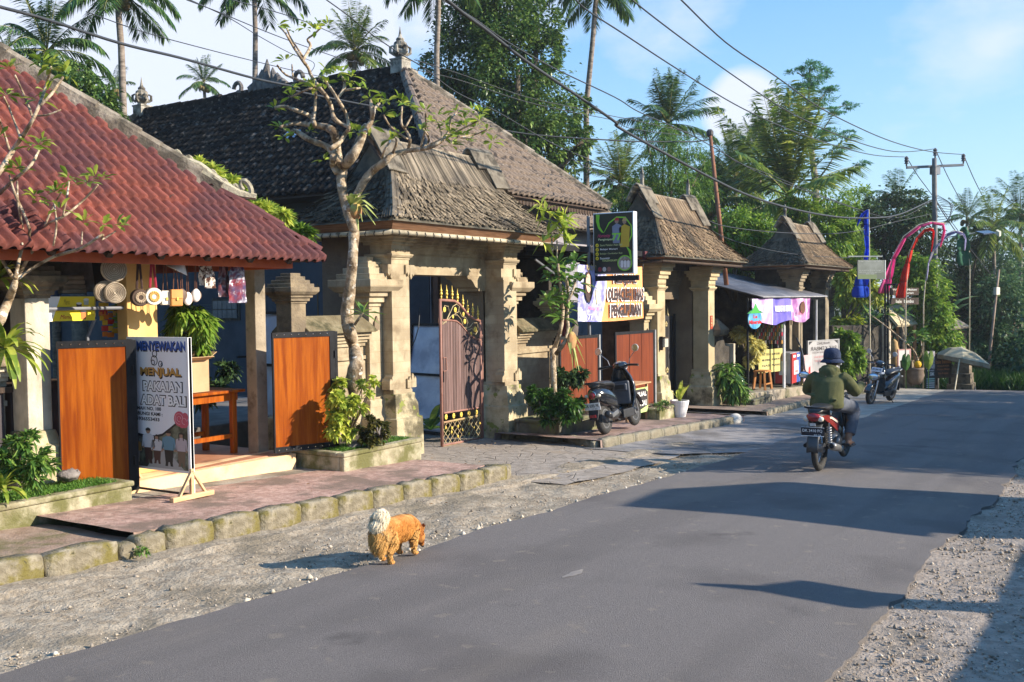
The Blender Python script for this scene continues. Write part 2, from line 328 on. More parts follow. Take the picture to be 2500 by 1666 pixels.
def npmesh(name, V, F, mat, smooth=False, attr=None):
 me = bpy.data.meshes.new(name); V = np.asarray(V, np.float32); F = np.asarray(F, np.int32); k = F.shape[1]
 me.vertices.add(len(V)); me.vertices.foreach_set("co", V.ravel())
 me.loops.add(F.size); me.loops.foreach_set("vertex_index", F.ravel())
 me.polygons.add(len(F)); me.polygons.foreach_set("loop_start", np.arange(0, F.size, k)); me.polygons.foreach_set("loop_total", np.full(len(F), k))
 if smooth: me.polygons.foreach_set("use_smooth", np.ones(len(F), bool))
 me.materials.append(mat); me.update(calc_edges=True)
 if attr is not None:
  a = me.color_attributes.new("tint", 'FLOAT_COLOR', 'POINT'); a.data.foreach_set("color", np.asarray(attr, np.float32).ravel())
 return me
def copy_tree(o, loc=None, rotz=None, label=None):
 def cp(x, par):
  c = x.copy(); COL.objects.link(c)
  if par is not None: c.parent = par; c.matrix_parent_inverse = x.matrix_parent_inverse.copy()
  for ch in x.children: cp(ch, c)
  return c
 c = cp(o, None)
 if loc is not None: c.location = loc
 if rotz is not None: c.rotation_euler = (0,0, rotz)
 if label: c["label"] = label
 return c
_fc = {}
def text(s, mat, parent, origin, right, up, width=None, height=None, depth=0.003, bold=0.0, shear=0.0, align='CENTER', name="lettering", local=False):
 """lettering fitted to width x height with its centre at origin, on the plane of right and up"""
 cu = bpy.data.curves.new("t", 'FONT'); cu.body = s; cu.size = 1.0; cu.offset = bold; cu.shear = shear; cu.align_x = 'CENTER'; cu.resolution_u = 3
 t = bpy.data.objects.new("t", cu); COL.objects.link(t)
 me = bpy.data.meshes.new_from_object(t); bpy.data.objects.remove(t); bpy.data.curves.remove(cu)
 n = len(me.vertices); co = np.empty(n*3); me.vertices.foreach_get("co", co); co = co.reshape(-1,3)
 lo, hi = co.min(0), co.max(0); wd, ht = max(hi[0]-lo[0], 1e-6), max(hi[1]-lo[1], 1e-6)
 sx = width/wd if width else (height/ht); sy = height/ht if height else sx
 right = Vector(right).normalized(); up = Vector(up).normalized(); nrm = right.cross(up)
 o = Vector(origin); c = (lo+hi)/2
 P = np.array([tuple(o+right*float((p[0]-c[0])*sx)+up*float((p[1]-c[1])*sy)+nrm*depth) for p in co])
 me.vertices.foreach_set("co", P.ravel()); me.materials.clear(); me.materials.append(mat); me.update(); me.name = name
 return ob(name, me, None, parent, local=local)
RNG = np.random.default_rng(7)
# ================================================================== ground, road, pavements
def vnoise(x, y, s=1.0, seed=0):
 x, y = x*s+seed*17.3, y*s+seed*5.1
 return (sin(x*1.7+1.3*sin(y*2.1))+sin(y*2.3+1.7*sin(x*1.3))+0.5*sin(x*4.1+y*3.3))/2.5
def struct(name, m, mat, **k): o = ob(name, m, mat, **k); o["kind"] = "structure"; return o
GRASSY = mk("green undergrowth ground", (0.035,0.05,0.015),(0.07,0.085,0.03),1.5,1.0, stain=(0.10,0.08,0.05), stain_scale=0.5, stain_amt=0.4, bump=1, bscale=8)
m = M(); xs = [-400,-60,0,10,20,30,34,37,40,43,46,60,120,400,1500]; ys = [-800,-60,0,6,12,30,120,900]
for i in range(len(xs)-1):
 for j in range(len(ys)-1):
  a, b, c, d = xs[i], xs[i+1], ys[j], ys[j+1]
  m.add([(a, c, gz(a)-.06),(b, c, gz(b)-.06),(b, d, gz(b)-.06),(a, d, gz(a)-.06)], [(0,1,2,3)])
struct("ground", m, GRASSY)
def sheet(name, x0, x1, nx, fy0, fy1, ny, dz, mat, bumpf=None, skirt=0.0):
 m = M()
 def P(u, v):
  x = x0+(x1-x0)*u; y = fy0(x)+(fy1(x)-fy0(x))*v
  return (x, y, gz(x)+dz+(bumpf(x, y, v) if bumpf else 0))
 m.grid(P, nx, ny)
 if skirt:
  m.grid(lambda u, v: (P(u, 1)[0], P(u, 1)[1]+0.01*v, P(u, 1)[2]-skirt*v), nx, 1)
  m.grid(lambda u, v: (P(u, 0)[0], P(u, 0)[1]-0.01*v, P(u, 0)[2]-skirt*v), nx, 1)
 return struct(name, m, mat, smooth=False)
ASPH = mk("worn asphalt", (0.165,0.148,0.138),(0.24,0.216,0.202),150.0,0.92, stain=(0.145,0.129,0.121), stain_scale=0.55, stain_amt=0.35, bump=1.0, bscale=190, spots=(0.34,0.31,0.29), spot_scale=120, spot_th=0.64, detail=3, lo=.40, hi=.60)
_n = ASPH.node_tree; bs = _n.nodes["Principled BSDF"]; src = bs.inputs["Base Color"].links[0].from_socket; tcn = _n.nodes.new("ShaderNodeTexCoord")
def _ov(src, sc3, lo_, hi_, col, amt, sc=1.0, det=5):   # wear laid over the asphalt: polished wheel tracks, dust, tar seams
 mp = _n.nodes.new("ShaderNodeMapping"); mp.inputs["Scale"].default_value = sc3; _n.links.new(tcn.outputs["Object"], mp.inputs[0]); q = _n.nodes.new("ShaderNodeTexNoise"); q.inputs["Scale"].default_value = sc; q.inputs["Detail"].default_value = det; _n.links.new(mp.outputs[0], q.inputs["Vector"])
 r = _n.nodes.new("ShaderNodeMapRange"); r.interpolation_type = 'SMOOTHSTEP'; _n.links.new(q.outputs["Fac"], r.inputs[0])
 for i, v in enumerate((lo_, hi_, 0, amt)): r.inputs[i+1].default_value = v
 x = _n.nodes.new("ShaderNodeMix"); x.data_type = 'RGBA'; _n.links.new(r.outputs[0], x.inputs[0]); _n.links.new(src, x.inputs[6]); x.inputs[7].default_value = (*col, 1); return x.outputs[2]
src = _ov(src, (.10,1.5,1),.48,.62,(.145,.13,.122),.5); src = _ov(src, (.25,.9,1),.55,.75,(.29,.25,.205),.45,1.3); src = _ov(src, (1,1,1),.66,.72,(.07,.062,.06),.55,.9,8); src = _ov(src, (1,1,1),.62,.70,(.30,.26,.21),.5,6.0,8)
_n.links.new(src, bs.inputs["Base Color"])
def redge(x): return 4.69+0.035*vnoise(x, 0,2.2)+0.05*vnoise(x, 3,.55)+0.018*vnoise(x, 1,9)+(0.0 if x < 20 else 0.02*(x-20))
def redge0(x): return 1.25+0.05*vnoise(x, 7,1.8)+0.07*vnoise(x, 2,.5)+0.025*vnoise(x, 5,8)
sheet("road", -14,52,900, redge0, redge, 24,0.034, ASPH, lambda x, y, v: 0.03*(1-(2*v-1)**2)-0.03*0.0, skirt=0.07)
DIRT = mk("stony dirt shoulder", (0.27,0.215,0.15),(0.40,0.335,0.25),11.0,0.97, stain=(0.20,0.165,0.115), stain_scale=1.6, stain_amt=0.5, bump=1.0, bscale=38, spots=(0.12,0.10,0.08), spot_scale=32, spot_th=0.63)
def ykerb(x): return 6.36-0.040*(x-3.7)
sheet("gravel_shoulder", -14,14.5,420, lambda x: 4.45, lambda x: ykerb(x)+.15,26,0.0, DIRT, lambda x, y, v: 0.022*vnoise(x, y, 2.4)+0.012*vnoise(x, y, 7)+(0.02 if v > .8 else 0))
DIRT2 = mk("grey gravel shoulder", (0.23,0.185,0.145),(0.35,0.29,0.235),13.0,0.97, stain=(0.16,0.135,0.105), stain_scale=1.2, stain_amt=0.4, bump=1.0, bscale=30, spots=(0.10,0.09,0.08), spot_scale=26, spot_th=0.62)
sheet("gravel_roadside", -14,40,400, lambda x: -9.0, lambda x: 1.6,40,0.012, DIRT2, lambda x, y, v: 0.02*vnoise(x, y, 2.0)+0.012*vnoise(x, y, 7))
def stones(name, pts, sizes, mat):
 k = len(pts); ico = np.array([(0,0,1),(.9,0,.25),(.28,.85,.2),(-.72,.53,.25),(-.72,-.53,.2),(.28,-.85,.25),(0,0,-.6)])
 fc = np.array([(0,1,2),(0,2,3),(0,3,4),(0,4,5),(0,5,1),(6,2,1),(6,3,2),(6,4,3),(6,5,4),(6,1,5)])
 V = ico[None]*(1+RNG.uniform(-.35,.35,(k, 7,1))); V = V*(sizes[:, None, None]*RNG.uniform(.6,1.2,(k, 1,3)))
 a = RNG.uniform(0,6.28, k); ca, sa = np.cos(a)[:, None], np.sin(a)[:, None]
 V = np.stack([V[..., 0]*ca-V[..., 1]*sa, V[..., 0]*sa+V[..., 1]*ca, V[..., 2]], -1)+pts[:, None, :]
 F = (fc[None]+(np.arange(k)*7)[:, None, None]).reshape(-1,3)
 o = ob(name, npmesh(name, V.reshape(-1,3), F, mat), None); o["kind"] = "stuff"; return o
PEB = mk("loose road stone", (0.25,0.205,0.155),(0.42,0.36,0.29),5,0.95, island=0.35)
k = 10000; X = RNG.uniform(1.5,14.2, k); e = np.array([redge(x) for x in X]); t = RNG.beta(1.1,2.0, k)
Y = e+.02+t*(np.array([ykerb(x) for x in X])-e-.06)
keep = (RNG.random(k) < np.where(t < .12,1.0,.45+.4*np.array([vnoise(x, y, 1.3) for x, y in zip(X, Y)]))) & ~((X > 9.9) & (Y > 5.5))
X, Y = X[keep], Y[keep]; sz = RNG.gamma(1.6,.0025, len(X))+.0022
stones("gravel", np.stack([X, Y, np.array([gz(x) for x in X])+sz*.3], 1), sz, PEB)
k = 14000; X = 2.5+RNG.beta(1,1.6, k)*17; Y = 1.33-RNG.beta(1,1.5, k)*2.4; sz = RNG.gamma(1.6,.0032, k)+.0025
stones("gravel", np.stack([X, Y, np.array([gz(x) for x in X])+.012+sz*.3], 1), sz, PEB)
k = 60; X = RNG.uniform(3.0,12.5, k); sz = RNG.uniform(.012,.034, k)
stones("gravel", np.stack([X, np.array([redge(x) for x in X])+RNG.uniform(.02,.16, k), np.array([gz(x) for x in X])+sz*.35], 1), sz, mk("pale rubble", (.46,.39,.29),(.6,.54,.44),6,.95, island=.2))
DRIVE = mk("irregular stone paving", (0.23,0.195,0.16),(0.33,0.285,0.24),8,0.95, stain=(0.30,0.24,0.18), stain_scale=.9, stain_amt=.4, bump=.5, bscale=40)
_n = DRIVE.node_tree; vo = _n.nodes.new("ShaderNodeTexVoronoi"); vo.feature = 'DISTANCE_TO_EDGE'; vo.inputs["Scale"].default_value = 3.1
tcn = _n.nodes.new("ShaderNodeTexCoord"); _n.links.new(tcn.outputs["Object"], vo.inputs["Vector"])
mr = _n.nodes.new("ShaderNodeMapRange"); _n.links.new(vo.outputs["Distance"], mr.inputs[0]); mr.inputs[1].default_value = 0.004; mr.inputs[2].default_value = 0.03
mxn = _n.nodes.new("ShaderNodeMix"); mxn.data_type = 'RGBA'; mxn.inputs[6].default_value = (.15,.125,.10,1)
bs = _n.nodes["Principled BSDF"]; src = bs.inputs["Base Color"].links[0].from_socket
_n.links.new(mr.outputs[0], mxn.inputs[0]); _n.links.new(src, mxn.inputs[7]); _n.links.new(mxn.outputs[2], bs.inputs["Base Color"])
bp2 = _n.nodes.new("ShaderNodeBump"); bp2.inputs["Strength"].default_value = .45; bp2.inputs["Distance"].default_value = .02
_n.links.new(mr.outputs[0], bp2.inputs["Height"]); _n.links.new(bs.inputs["Normal"].links[0].from_socket, bp2.inputs["Normal"]); _n.links.new(bp2.outputs[0], bs.inputs["Normal"])
sheet("stone_paved_drive", 9.75,14.6,60, lambda x: 5.35+.12*vnoise(x, 0,2), lambda x: 13.0,60,0.014, DRIVE, lambda x, y, v: .006*vnoise(x, y, 5))
sheet("concrete_apron", 13.0,21.2,90, lambda x: 4.5+(0 if x > 14.2 else (14.2-x)*.9), lambda x: 6.9,20,0.022, APRON, lambda x, y, v: .006*vnoise(x, y, 3))
sheet("concrete_lay_by", 20.5,46,60, lambda x: 4.4, lambda x: 8.5,20,0.018, mk("pale concrete lay-by", (.30,.265,.215),(.40,.36,.30),2.5,.95, stain=(.2,.17,.13), stain_scale=1, stain_amt=.4, bump=.6, bscale=40))
PB = .17
sheet("pavement", 4.86,9.62,90, lambda x: ykerb(x)+.16+max(0,(x-9.2))*.3, lambda x: 7.78-.035*(x-6)+(0 if x > 5.9 else -.02),24, PB, PAVE, lambda x, y, v: .005*vnoise(x, y, 4), skirt=.07)
sheet("pavement", -9,4.95,120, lambda x: ykerb(x)+.14, lambda x: 7.85,16, PB-.075, mk("mossy worn pavement", (.27,.18,.13),(.36,.26,.20),6,.95, stain=(.14,.125,.05), stain_scale=1.4, stain_amt=.6, bump=.6, bscale=40), lambda x, y, v: .008*vnoise(x, y, 3))
sheet("concrete_forecourt", 5.0,8.5,40, lambda x: 7.5, lambda x: 9.6,16, PB-.006, CONC, lambda x, y, v: .003*vnoise(x, y, 3))
sheet("pavement", 8.45,9.75,30, lambda x: 7.55, lambda x: 8.75,12, PB-.02, PAVE)
sheet("pavement", 13.2,18.9,70, lambda x: 6.72-.045*(x-13.2), lambda x: 8.6,24,.13, mk("worn pink pavement tile", (.25,.165,.14),(.36,.26,.225),8,.9, stain=(.17,.125,.10), stain_scale=1.7, stain_amt=.5, bump=.5, bscale=50), lambda x, y, v: .005*vnoise(x, y, 4), skirt=.12)
sheet("pavement", 20.6,27.5,50, lambda x: 6.55+.05*(x-20.6), lambda x: 8.6,16,.10, mk("worn brown pavement tile", (.22,.16,.125),(.31,.235,.185),8,.9, bump=.5, bscale=50), None, skirt=.1)
mm = M(); pc = gnd(1402,1424); mm.add([(pc.x+.13*cos(a)*(1+.25*sin(3*a)), pc.y+.035*sin(a)*(1+.2*cos(5*a)), gz(pc.x+.13*cos(a))+.0668) for a in [i*2*pi/18 for i in range(18)]], [tuple(range(18))])
struct("road_stain", mm, mk("ochre dust stain", (.235,.205,.175),(.19,.17,.155),14,.95))
# ------------------------------------------------------------------ kerb stones, one by one
ORD = ["first", "second", "third", "fourth", "fifth", "sixth", "seventh", "eighth", "ninth", "tenth", "eleventh", "twelfth", "thirteenth", "fourteenth", "fifteenth", "sixteenth", "seventeenth", "eighteenth", "nineteenth"]
def kerbstone(p, q, depth, top, bottom, label, group, mat=KERB, seed=0):
 r = random.Random(seed); p, q = Vector(p), Vector(q); d = (q-p); ln = d.length; d.normalize(); nrm = Vector((-d.y, d.x, 0))
 m = M(); nu, nd, nh = 6,3,4
 h = top-bottom
 def jit(a): return a*r.uniform(-1,1)
 # superellipse-like rounded block
 rings = []
 for i in range(nu+1):
  u = i/nu; e = 1-0.07*abs(2*u-1)**9; ring = []
  for (a, b) in ((0,0),(-.02,.3),(-.015,.66),(.0,.9),(.07,.985),(.5,1.0),(.94,.99),(1,.93),(1,0)):
   zz = bottom+h*b*(e if b > .5 else 1)+jit(.008); dd = depth*(a+(1-e)*.8*(1-a))+jit(.007)
   ring.append(tuple(p+d*(ln*u)+nrm*dd+Vector((0,0, zz+(q.z-p.z)*0))))
  rings.append(ring)
 m.loft(rings)
 return tag(ob("kerb_stone", m, mat, smooth=True, bevel=0), label, "kerb stone", group)
def kx(u):
 v = 1355*1.0625-.2140*u-32+u*.008
 d = ray(u, v); t = None
 x = 6.0
 for _ in range(12):
  y = ykerb(x); x = atY(u, v, y).x
 return x
bd = [-330,-130,105,275,318,385,495,600,695,780,860,930,995,1060,1115,1168]
XB = [kx(b*1.0625) for b in bd]
n = len(XB)-1
for i in range(n):
 a, b = XB[i]+.012, XB[i+1]-.012
 za = gz(a); tp = .19 if i > 4 else .165
 if i in (3,): tp = .13
 lab = ("chipped short kerb block with a weed beside it, left of the tile edge" if i == 3 else "mossy kerb block at the left edge of the photo, nearest the camera" if i == 1 else
           "last squared kerb block before the rounded end at the paved drive" if i == n-1 else "mossy kerb block, %s to the left of the rounded kerb end at the drive" % ORD[n-i])
 kerbstone((a, ykerb(a),0),(b, ykerb(b),0),.17 if i != 3 else .15, gz((a+b)/2)+tp, gz((a+b)/2)-.06, lab, "kerb blocks along the near pavement", seed=i)
a = XB[-1]+.01
kerbstone((a, ykerb(a),0),(a+.3, ykerb(a)+.16,0),.18, gz(a)+.16, gz(a)-.06, "rounded kerb end stone beside the paved drive", "kerb blocks along the near pavement", seed=40)
kerbstone((a+.3, ykerb(a)+.17,0),(a+.42, ykerb(a)+.5,0),.16, gz(a)+.12, gz(a)-.06, "low kerb stone turning the corner into the drive", "kerb blocks along the near pavement", seed=41)
KERB2 = mk("dark mossy kerb stone", (0.19,0.165,0.115),(0.31,0.28,0.21),5,.97, stain=(.07,.065,.035), stain_scale=2.5, stain_amt=.55, bump=.9, bscale=28)
xs = np.linspace(13.25,18.3,11)
for i in range(10):
 a, b = xs[i]+.01, xs[i+1]-.01; yk = lambda x: 6.68-.045*(x-13.2)
 kerbstone((a, yk(a),0),(b, yk(b),0),.15, gz((a+b)/2)+.155, gz((a+b)/2)-.05, "dark kerb block of the scooter's pavement, %s from its paved-drive end" % ORD[i], "kerb blocks before the second gate", KERB2, seed=60+i)
a = 18.33; tag(ob("kerb_end_stone", M().ell((a+.16,6.5, gz(a)+.05),.2,.14,.15,12,8), mk("whitewashed stone", (.5,.47,.42),(.6,.57,.5),5,.9, bump=.6), smooth=True), "rounded whitish stone ending the kerb below the white flower pot", "kerb stone", "kerb blocks before the second gate")
for i, (a, b) in enumerate(((13.22,13.8),(13.82,14.4))):
 kerbstone((a+.02,7.35+.0*a if 0 else 6.72+(a-13.2)*1.55,0),(b-.02,6.72+(b-13.2)*1.55,0),.12, gz(a)+.12, gz(a)-.05,("low dark kerb block at the drive side, nearest the road" if i == 0 else "low dark kerb block at the drive side, against the gate pillar"), "kerb blocks before the second gate", KERB2, seed=80+i)
xs = np.linspace(20.65,25.6,9)
for i in range(8):
 a, b = xs[i]+.012, xs[i+1]-.012; yk = lambda x: 6.5+.05*(x-20.6)
 kerbstone((a, yk(a),0),(b, yk(b),0),.15, gz((a+b)/2)+.14, gz((a+b)/2)-.05, "kerb block in front of the drink shop, %s from the second gate" % ORD[i], "kerb blocks before the drink shop", KERB2, seed=90+i)
xs = np.linspace(29.6,34.0,6)
for i in range(5):
 a, b = xs[i]+.015, xs[i+1]-.015
 kerbstone((a, 6.75-.06*i, 0),(b, 6.75-.06*(i+1),0),.3, gz((a+b)/2)+.24, gz((a+b)/2)-.05, "far kerb block beyond the parked scooter, %s from it" % ORD[i], "kerb blocks by the far garden", KERB2, seed=110+i)
# ================================================================== gates with bamboo-shingle roofs
def hit(uv, p0, nrm):
 d = ray(*uv); n = np.array(nrm, float); t = np.dot(np.array(p0, float)-EYE, n)/np.dot(d, n); return Vector(EYE+t*d)
def lerp(a, b, t): return a+(b-a)*t
def interp(prof, t):
 for (t0, a0, b0),(t1, a1, b1) in zip(prof, prof[1:]):
  if t <= t1: k = (t-t0)/(t1-t0) if t1 > t0 else 0; return lerp(a0, a1, k), lerp(b0, b1, k)
 return prof[-1][1:]
def cap_rings(h, z, k=1.0):
 """stepped Balinese pillar capital with a stepped pyramid, half width h, from z up"""
 R = []
 for dh, dz in ((.012,0),(.012,.03),(.04,.035),(.04,.075),(.07,.085),(.07,.115),(.10,.125),(.135,.165),(.135,.225),(.085,.225),(.085,.275),(.045,.275),(.045,.325),(.0,.325),(.0,.375),(-.045,.375),(-.045,.42)):
  R.append((h+dh*k, h+dh*k, z+dz*k))
 return R
def shingle_roof(parent, cx, cy, hx, hy, zE, zR, rh, matf, mats, seed, finial=0.0, row=.085, wd=.042):
 eb = .06 if finial else .12
 r = random.Random(seed); H = zR-zE
 prof = [(0,1.0,0.0),(.25,.73,.20),(.5,.47,.46),(.62,.36,.60),(.8,.2,.80),(1.0,.05,1.0)]     # t, dy, dz
 tg = .60; hxt = rh*1.06
 def hxat(t): return lerp(hx, hxt, min(1, t/tg)**.92) if t < tg else lerp(hxt, rh, (t-tg)/(1-tg))
 # body under the shingles
 m = M(); ts = [0,.12,.25,.37,.5,.6,.62,.8,1.0]
 rings = []
 for t in ts:
  dy, dz = interp(prof, t); a = hxat(t); b = hy*dy; z = zE+H*dz-.02
  rings.append([(cx-a, cy-b, z),(cx+a, cy-b, z),(cx+a, cy+b, z),(cx-a, cy+b, z)])
 m.loft(rings); ob("roof_body", m, mats[1], parent)
 # thick layered eave edge and pale bamboo pole under it
 e = M(); t = .05
 e.add([(cx-hx+.03, cy-hy+.03, zE-.02),(cx+hx-.03, cy-hy+.03, zE-.02),(cx+hx-.03, cy+hy-.03, zE-.02),(cx-hx+.03, cy+hy-.03, zE-.02),
           (cx-hx+.12, cy-hy+.12, zE-eb),(cx+hx-.12, cy-hy+.12, zE-eb),(cx+hx-.12, cy+hy-.12, zE-eb),(cx-hx+.12, cy+hy-.12, zE-eb)],
          [(0,1,5,4),(1,2,6,5),(2,3,7,6),(3,0,4,7),(4,5,6,7)])
 for sx, sy in ((-1,-1),(1,-1),(-1,1),(1,1)):
  pass
 ob("eave_layers", e, mk("laminated eave edge", (.16,.075,.035),(.26,.135,.07),4,.9, stretch=(1,1,22), island=0), parent)
 p = M(); z = zE-eb-.035; q = [(cx-hx+.13, cy-hy+.13, z),(cx+hx-.13, cy-hy+.13, z),(cx+hx-.13, cy+hy-.13, z),(cx-hx+.13, cy+hy-.13, z)]
 for i in range(4): p.tube([q[i], q[(i+1) % 4]], .034,8)
 pl = ob("eave_pole", p, DKWOOD if finial else BAMBOO, parent, smooth=True)
 tm = M()
 for i in range(22):
  x = cx-hx+.25+i*(2*hx-.5)/21; tm.tube([(x-.02, cy-hy+.13-.038, z+.02),(x, cy-hy+.09, z-.02),(x+.02, cy-hy+.13, z-.04)], .006,4)
 for i in range(11):
  y = cy-hy+.25+i*(2*hy-.5)/10; tm.tube([(cx-hx+.092, y-.02, z+.02),(cx-hx+.09, y, z-.02),(cx-hx+.13, y+.02, z-.04)], .006,4)
 ob("lashing_pattern", tm, CABLE, pl) if not finial else None
 # shingles: rows of small separate slips
 V = []; Fc = []
 def slip(a, b, c, d):
  o = len(V); V.extend((a, b, c, d)); Fc.append((o, o+1, o+2, o+3))
 slope_len = sqrt(hy**2+H**2); nrow = int(slope_len*tg/row*1.05)
 ms = {0: [], 1: []}
 sets = [([], []),([], [])]
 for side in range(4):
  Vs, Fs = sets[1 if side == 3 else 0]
  for k in range(nrow):
   t0 = k/nrow*tg; t1 = min(1,(k+1.9)/nrow*tg)
   (dy0, dz0),(dy1, dz1) = interp(prof, t0), interp(prof, t1)
   a0, a1 = hxat(t0), hxat(t1); b0, b1 = hy*dy0, hy*dy1
   L0, L1 = (a0, a1) if side in (0,2) else (b0, b1)
   cnt = max(4, int(2*L0/wd))
   for i in range(cnt):
    if r.random() < .03: continue
    s0 = -1+2*(i+.04)/cnt; s1 = -1+2*(i+.96)/cnt; dt = r.uniform(-.25,.3)*row/slope_len
    lift = r.uniform(.018,.06); j = r.uniform(-.006,.006)
    def pt(s, t, up):
     dy, dz = interp(prof, max(0, t)); a = hxat(max(0, t)); b = hy*dy; z = zE+H*dz-(-t*H if t < 0 else 0)*0+up
     if side == 0: return (cx+a*s+j, cy-b-up*.4, z)
     if side == 1: return (cx+a+up*.4, cy+b*s+j, z)
     if side == 2: return (cx-a*s+j, cy+b+up*.4, z)
     return (cx-a-up*.4, cy-b*s+j, z)
    o = len(Vs); Vs.extend((pt(s0, t0+dt, lift), pt(s1, t0+dt, lift), pt(s1, t1,.002), pt(s0, t1,.002), pt(s0, t0+dt+.004, lift-.016), pt(s1, t0+dt+.004, lift-.016)))
    Fs.append((o, o+1, o+2, o+3)); Fs.append((o+4, o+5, o+1, o))
  # upper part: long slats laid up the slope
  if side in (0,2):
   Vs, Fs = sets[0]; sg = -1 if side == 0 else 1; cnt = int(2*hxt/.03)
   for i in range(cnt):
    s0 = -1+2*(i+.08)/cnt; s1 = -1+2*(i+.92)/cnt; li = r.uniform(.012,.026); js = r.uniform(-.004,.004)
    pts = []
    for t in (tg-.04-r.uniform(0,.02),.72,.86,1.0):
     dy, dz = interp(prof, t); a = hxat(t); pts.append(((cx+a*s0+js, cy+sg*hy*dy+sg*li, zE+H*dz+li*.5),(cx+a*s1+js, cy+sg*hy*dy+sg*li, zE+H*dz+li*.5)))
    o = len(Vs)
    for a, b in pts: Vs.extend((a, b))
    for q in range(3): Fs.append((o+2*q, o+2*q+1, o+2*q+3, o+2*q+2))
 # hip covers: bundles of slats fanned down the hips
 for sx in (-1,1):
  for sy in (-1,1):
   Vs, Fs = sets[0]
   for q in range(9):
    off = (q-4)*.028
    pts = []
    for t in (0.0,.15,.3,.45, tg+.02):
     dy, dz = interp(prof, t); a = hxat(t); sp = off*(1.6-t*1.6)
     pts.append((cx+sx*(a+.01)+sx*min(0, sp), cy+sy*(hy*dy+.01)-sy*max(0, sp), zE+H*dz+.045-abs(off)*.2))
    o = len(Vs)
    for (x, y, z) in pts: Vs.extend(((x-.011*sx, y-.011*sy*-1, z),(x+.011*sx, y+.011*sy*-1, z)))
    for w_ in range(len(pts)-1): Fs.append((o+2*w_, o+2*w_+1, o+2*w_+3, o+2*w_+2))
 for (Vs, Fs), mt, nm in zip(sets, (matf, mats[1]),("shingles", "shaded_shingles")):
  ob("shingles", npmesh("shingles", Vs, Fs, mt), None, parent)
 # ridge and raised saddle ends
 rb = M(); rb.box(cx-rh, cx+rh, cy-.05, cy+.05, zR-.03, zR+.035)
 for sx in (-1,1):
  for i in range(15):
   x = cx+sx*(rh-.40+.042*i)
   li = .06+.05*(i/14)
   P = [(x, cy-hy*.40-.02, zE+H*.56+li*.6),(x, cy-hy*.2-.03, zE+H*.8+li),(x, cy-.055, zR+.10+li*.5),(x, cy, zR+.13+li*.5),(x, cy+.055, zR+.10+li*.5),(x, cy+hy*.2+.03, zE+H*.8+li)]
   lo = 0 if i > 9 else (0 if i > 4 else 1)
   rb.tube(P[lo:], .019,5)
 ob("ridge_saddle", rb, mk("grey bamboo slats", (.20,.165,.12),(.34,.29,.215),5,.85, stain=(.09,.075,.055), stain_scale=4, stain_amt=.5), parent)
 for sx in (-1,1):   # dark triangle filling the gable opening
  g = M(); xg = cx+sx*(rh+.02); g.add([(xg, cy-hy*.36, zE+H*.6),(xg, cy+hy*.36, zE+H*.6),(xg-sx*.02, cy, zR)], [(0,1,2)])
  for k in range(7):
   t = k/7; g.beam((xg+sx*(.03+.03*k), cy-hy*.40*(1-t*.2), zE+H*(.57+.02*k)),(xg+sx*(.10+.01*k), cy, zR+.02),.02,.03)
  ob("gable", g, DKWOOD, parent)
 if finial:
  for sx in (-1,1):
   f = M(); x = cx+sx*(rh-.1); f.stack(x, cy, [(.035,.035, zR+.1),(.045,.045, zR+.16),(.03,.03, zR+.22),(.035,.035, zR+.22+finial*.5),(.012,.012, zR+.22+finial)])
   ob("finial", f, STONEW, parent)
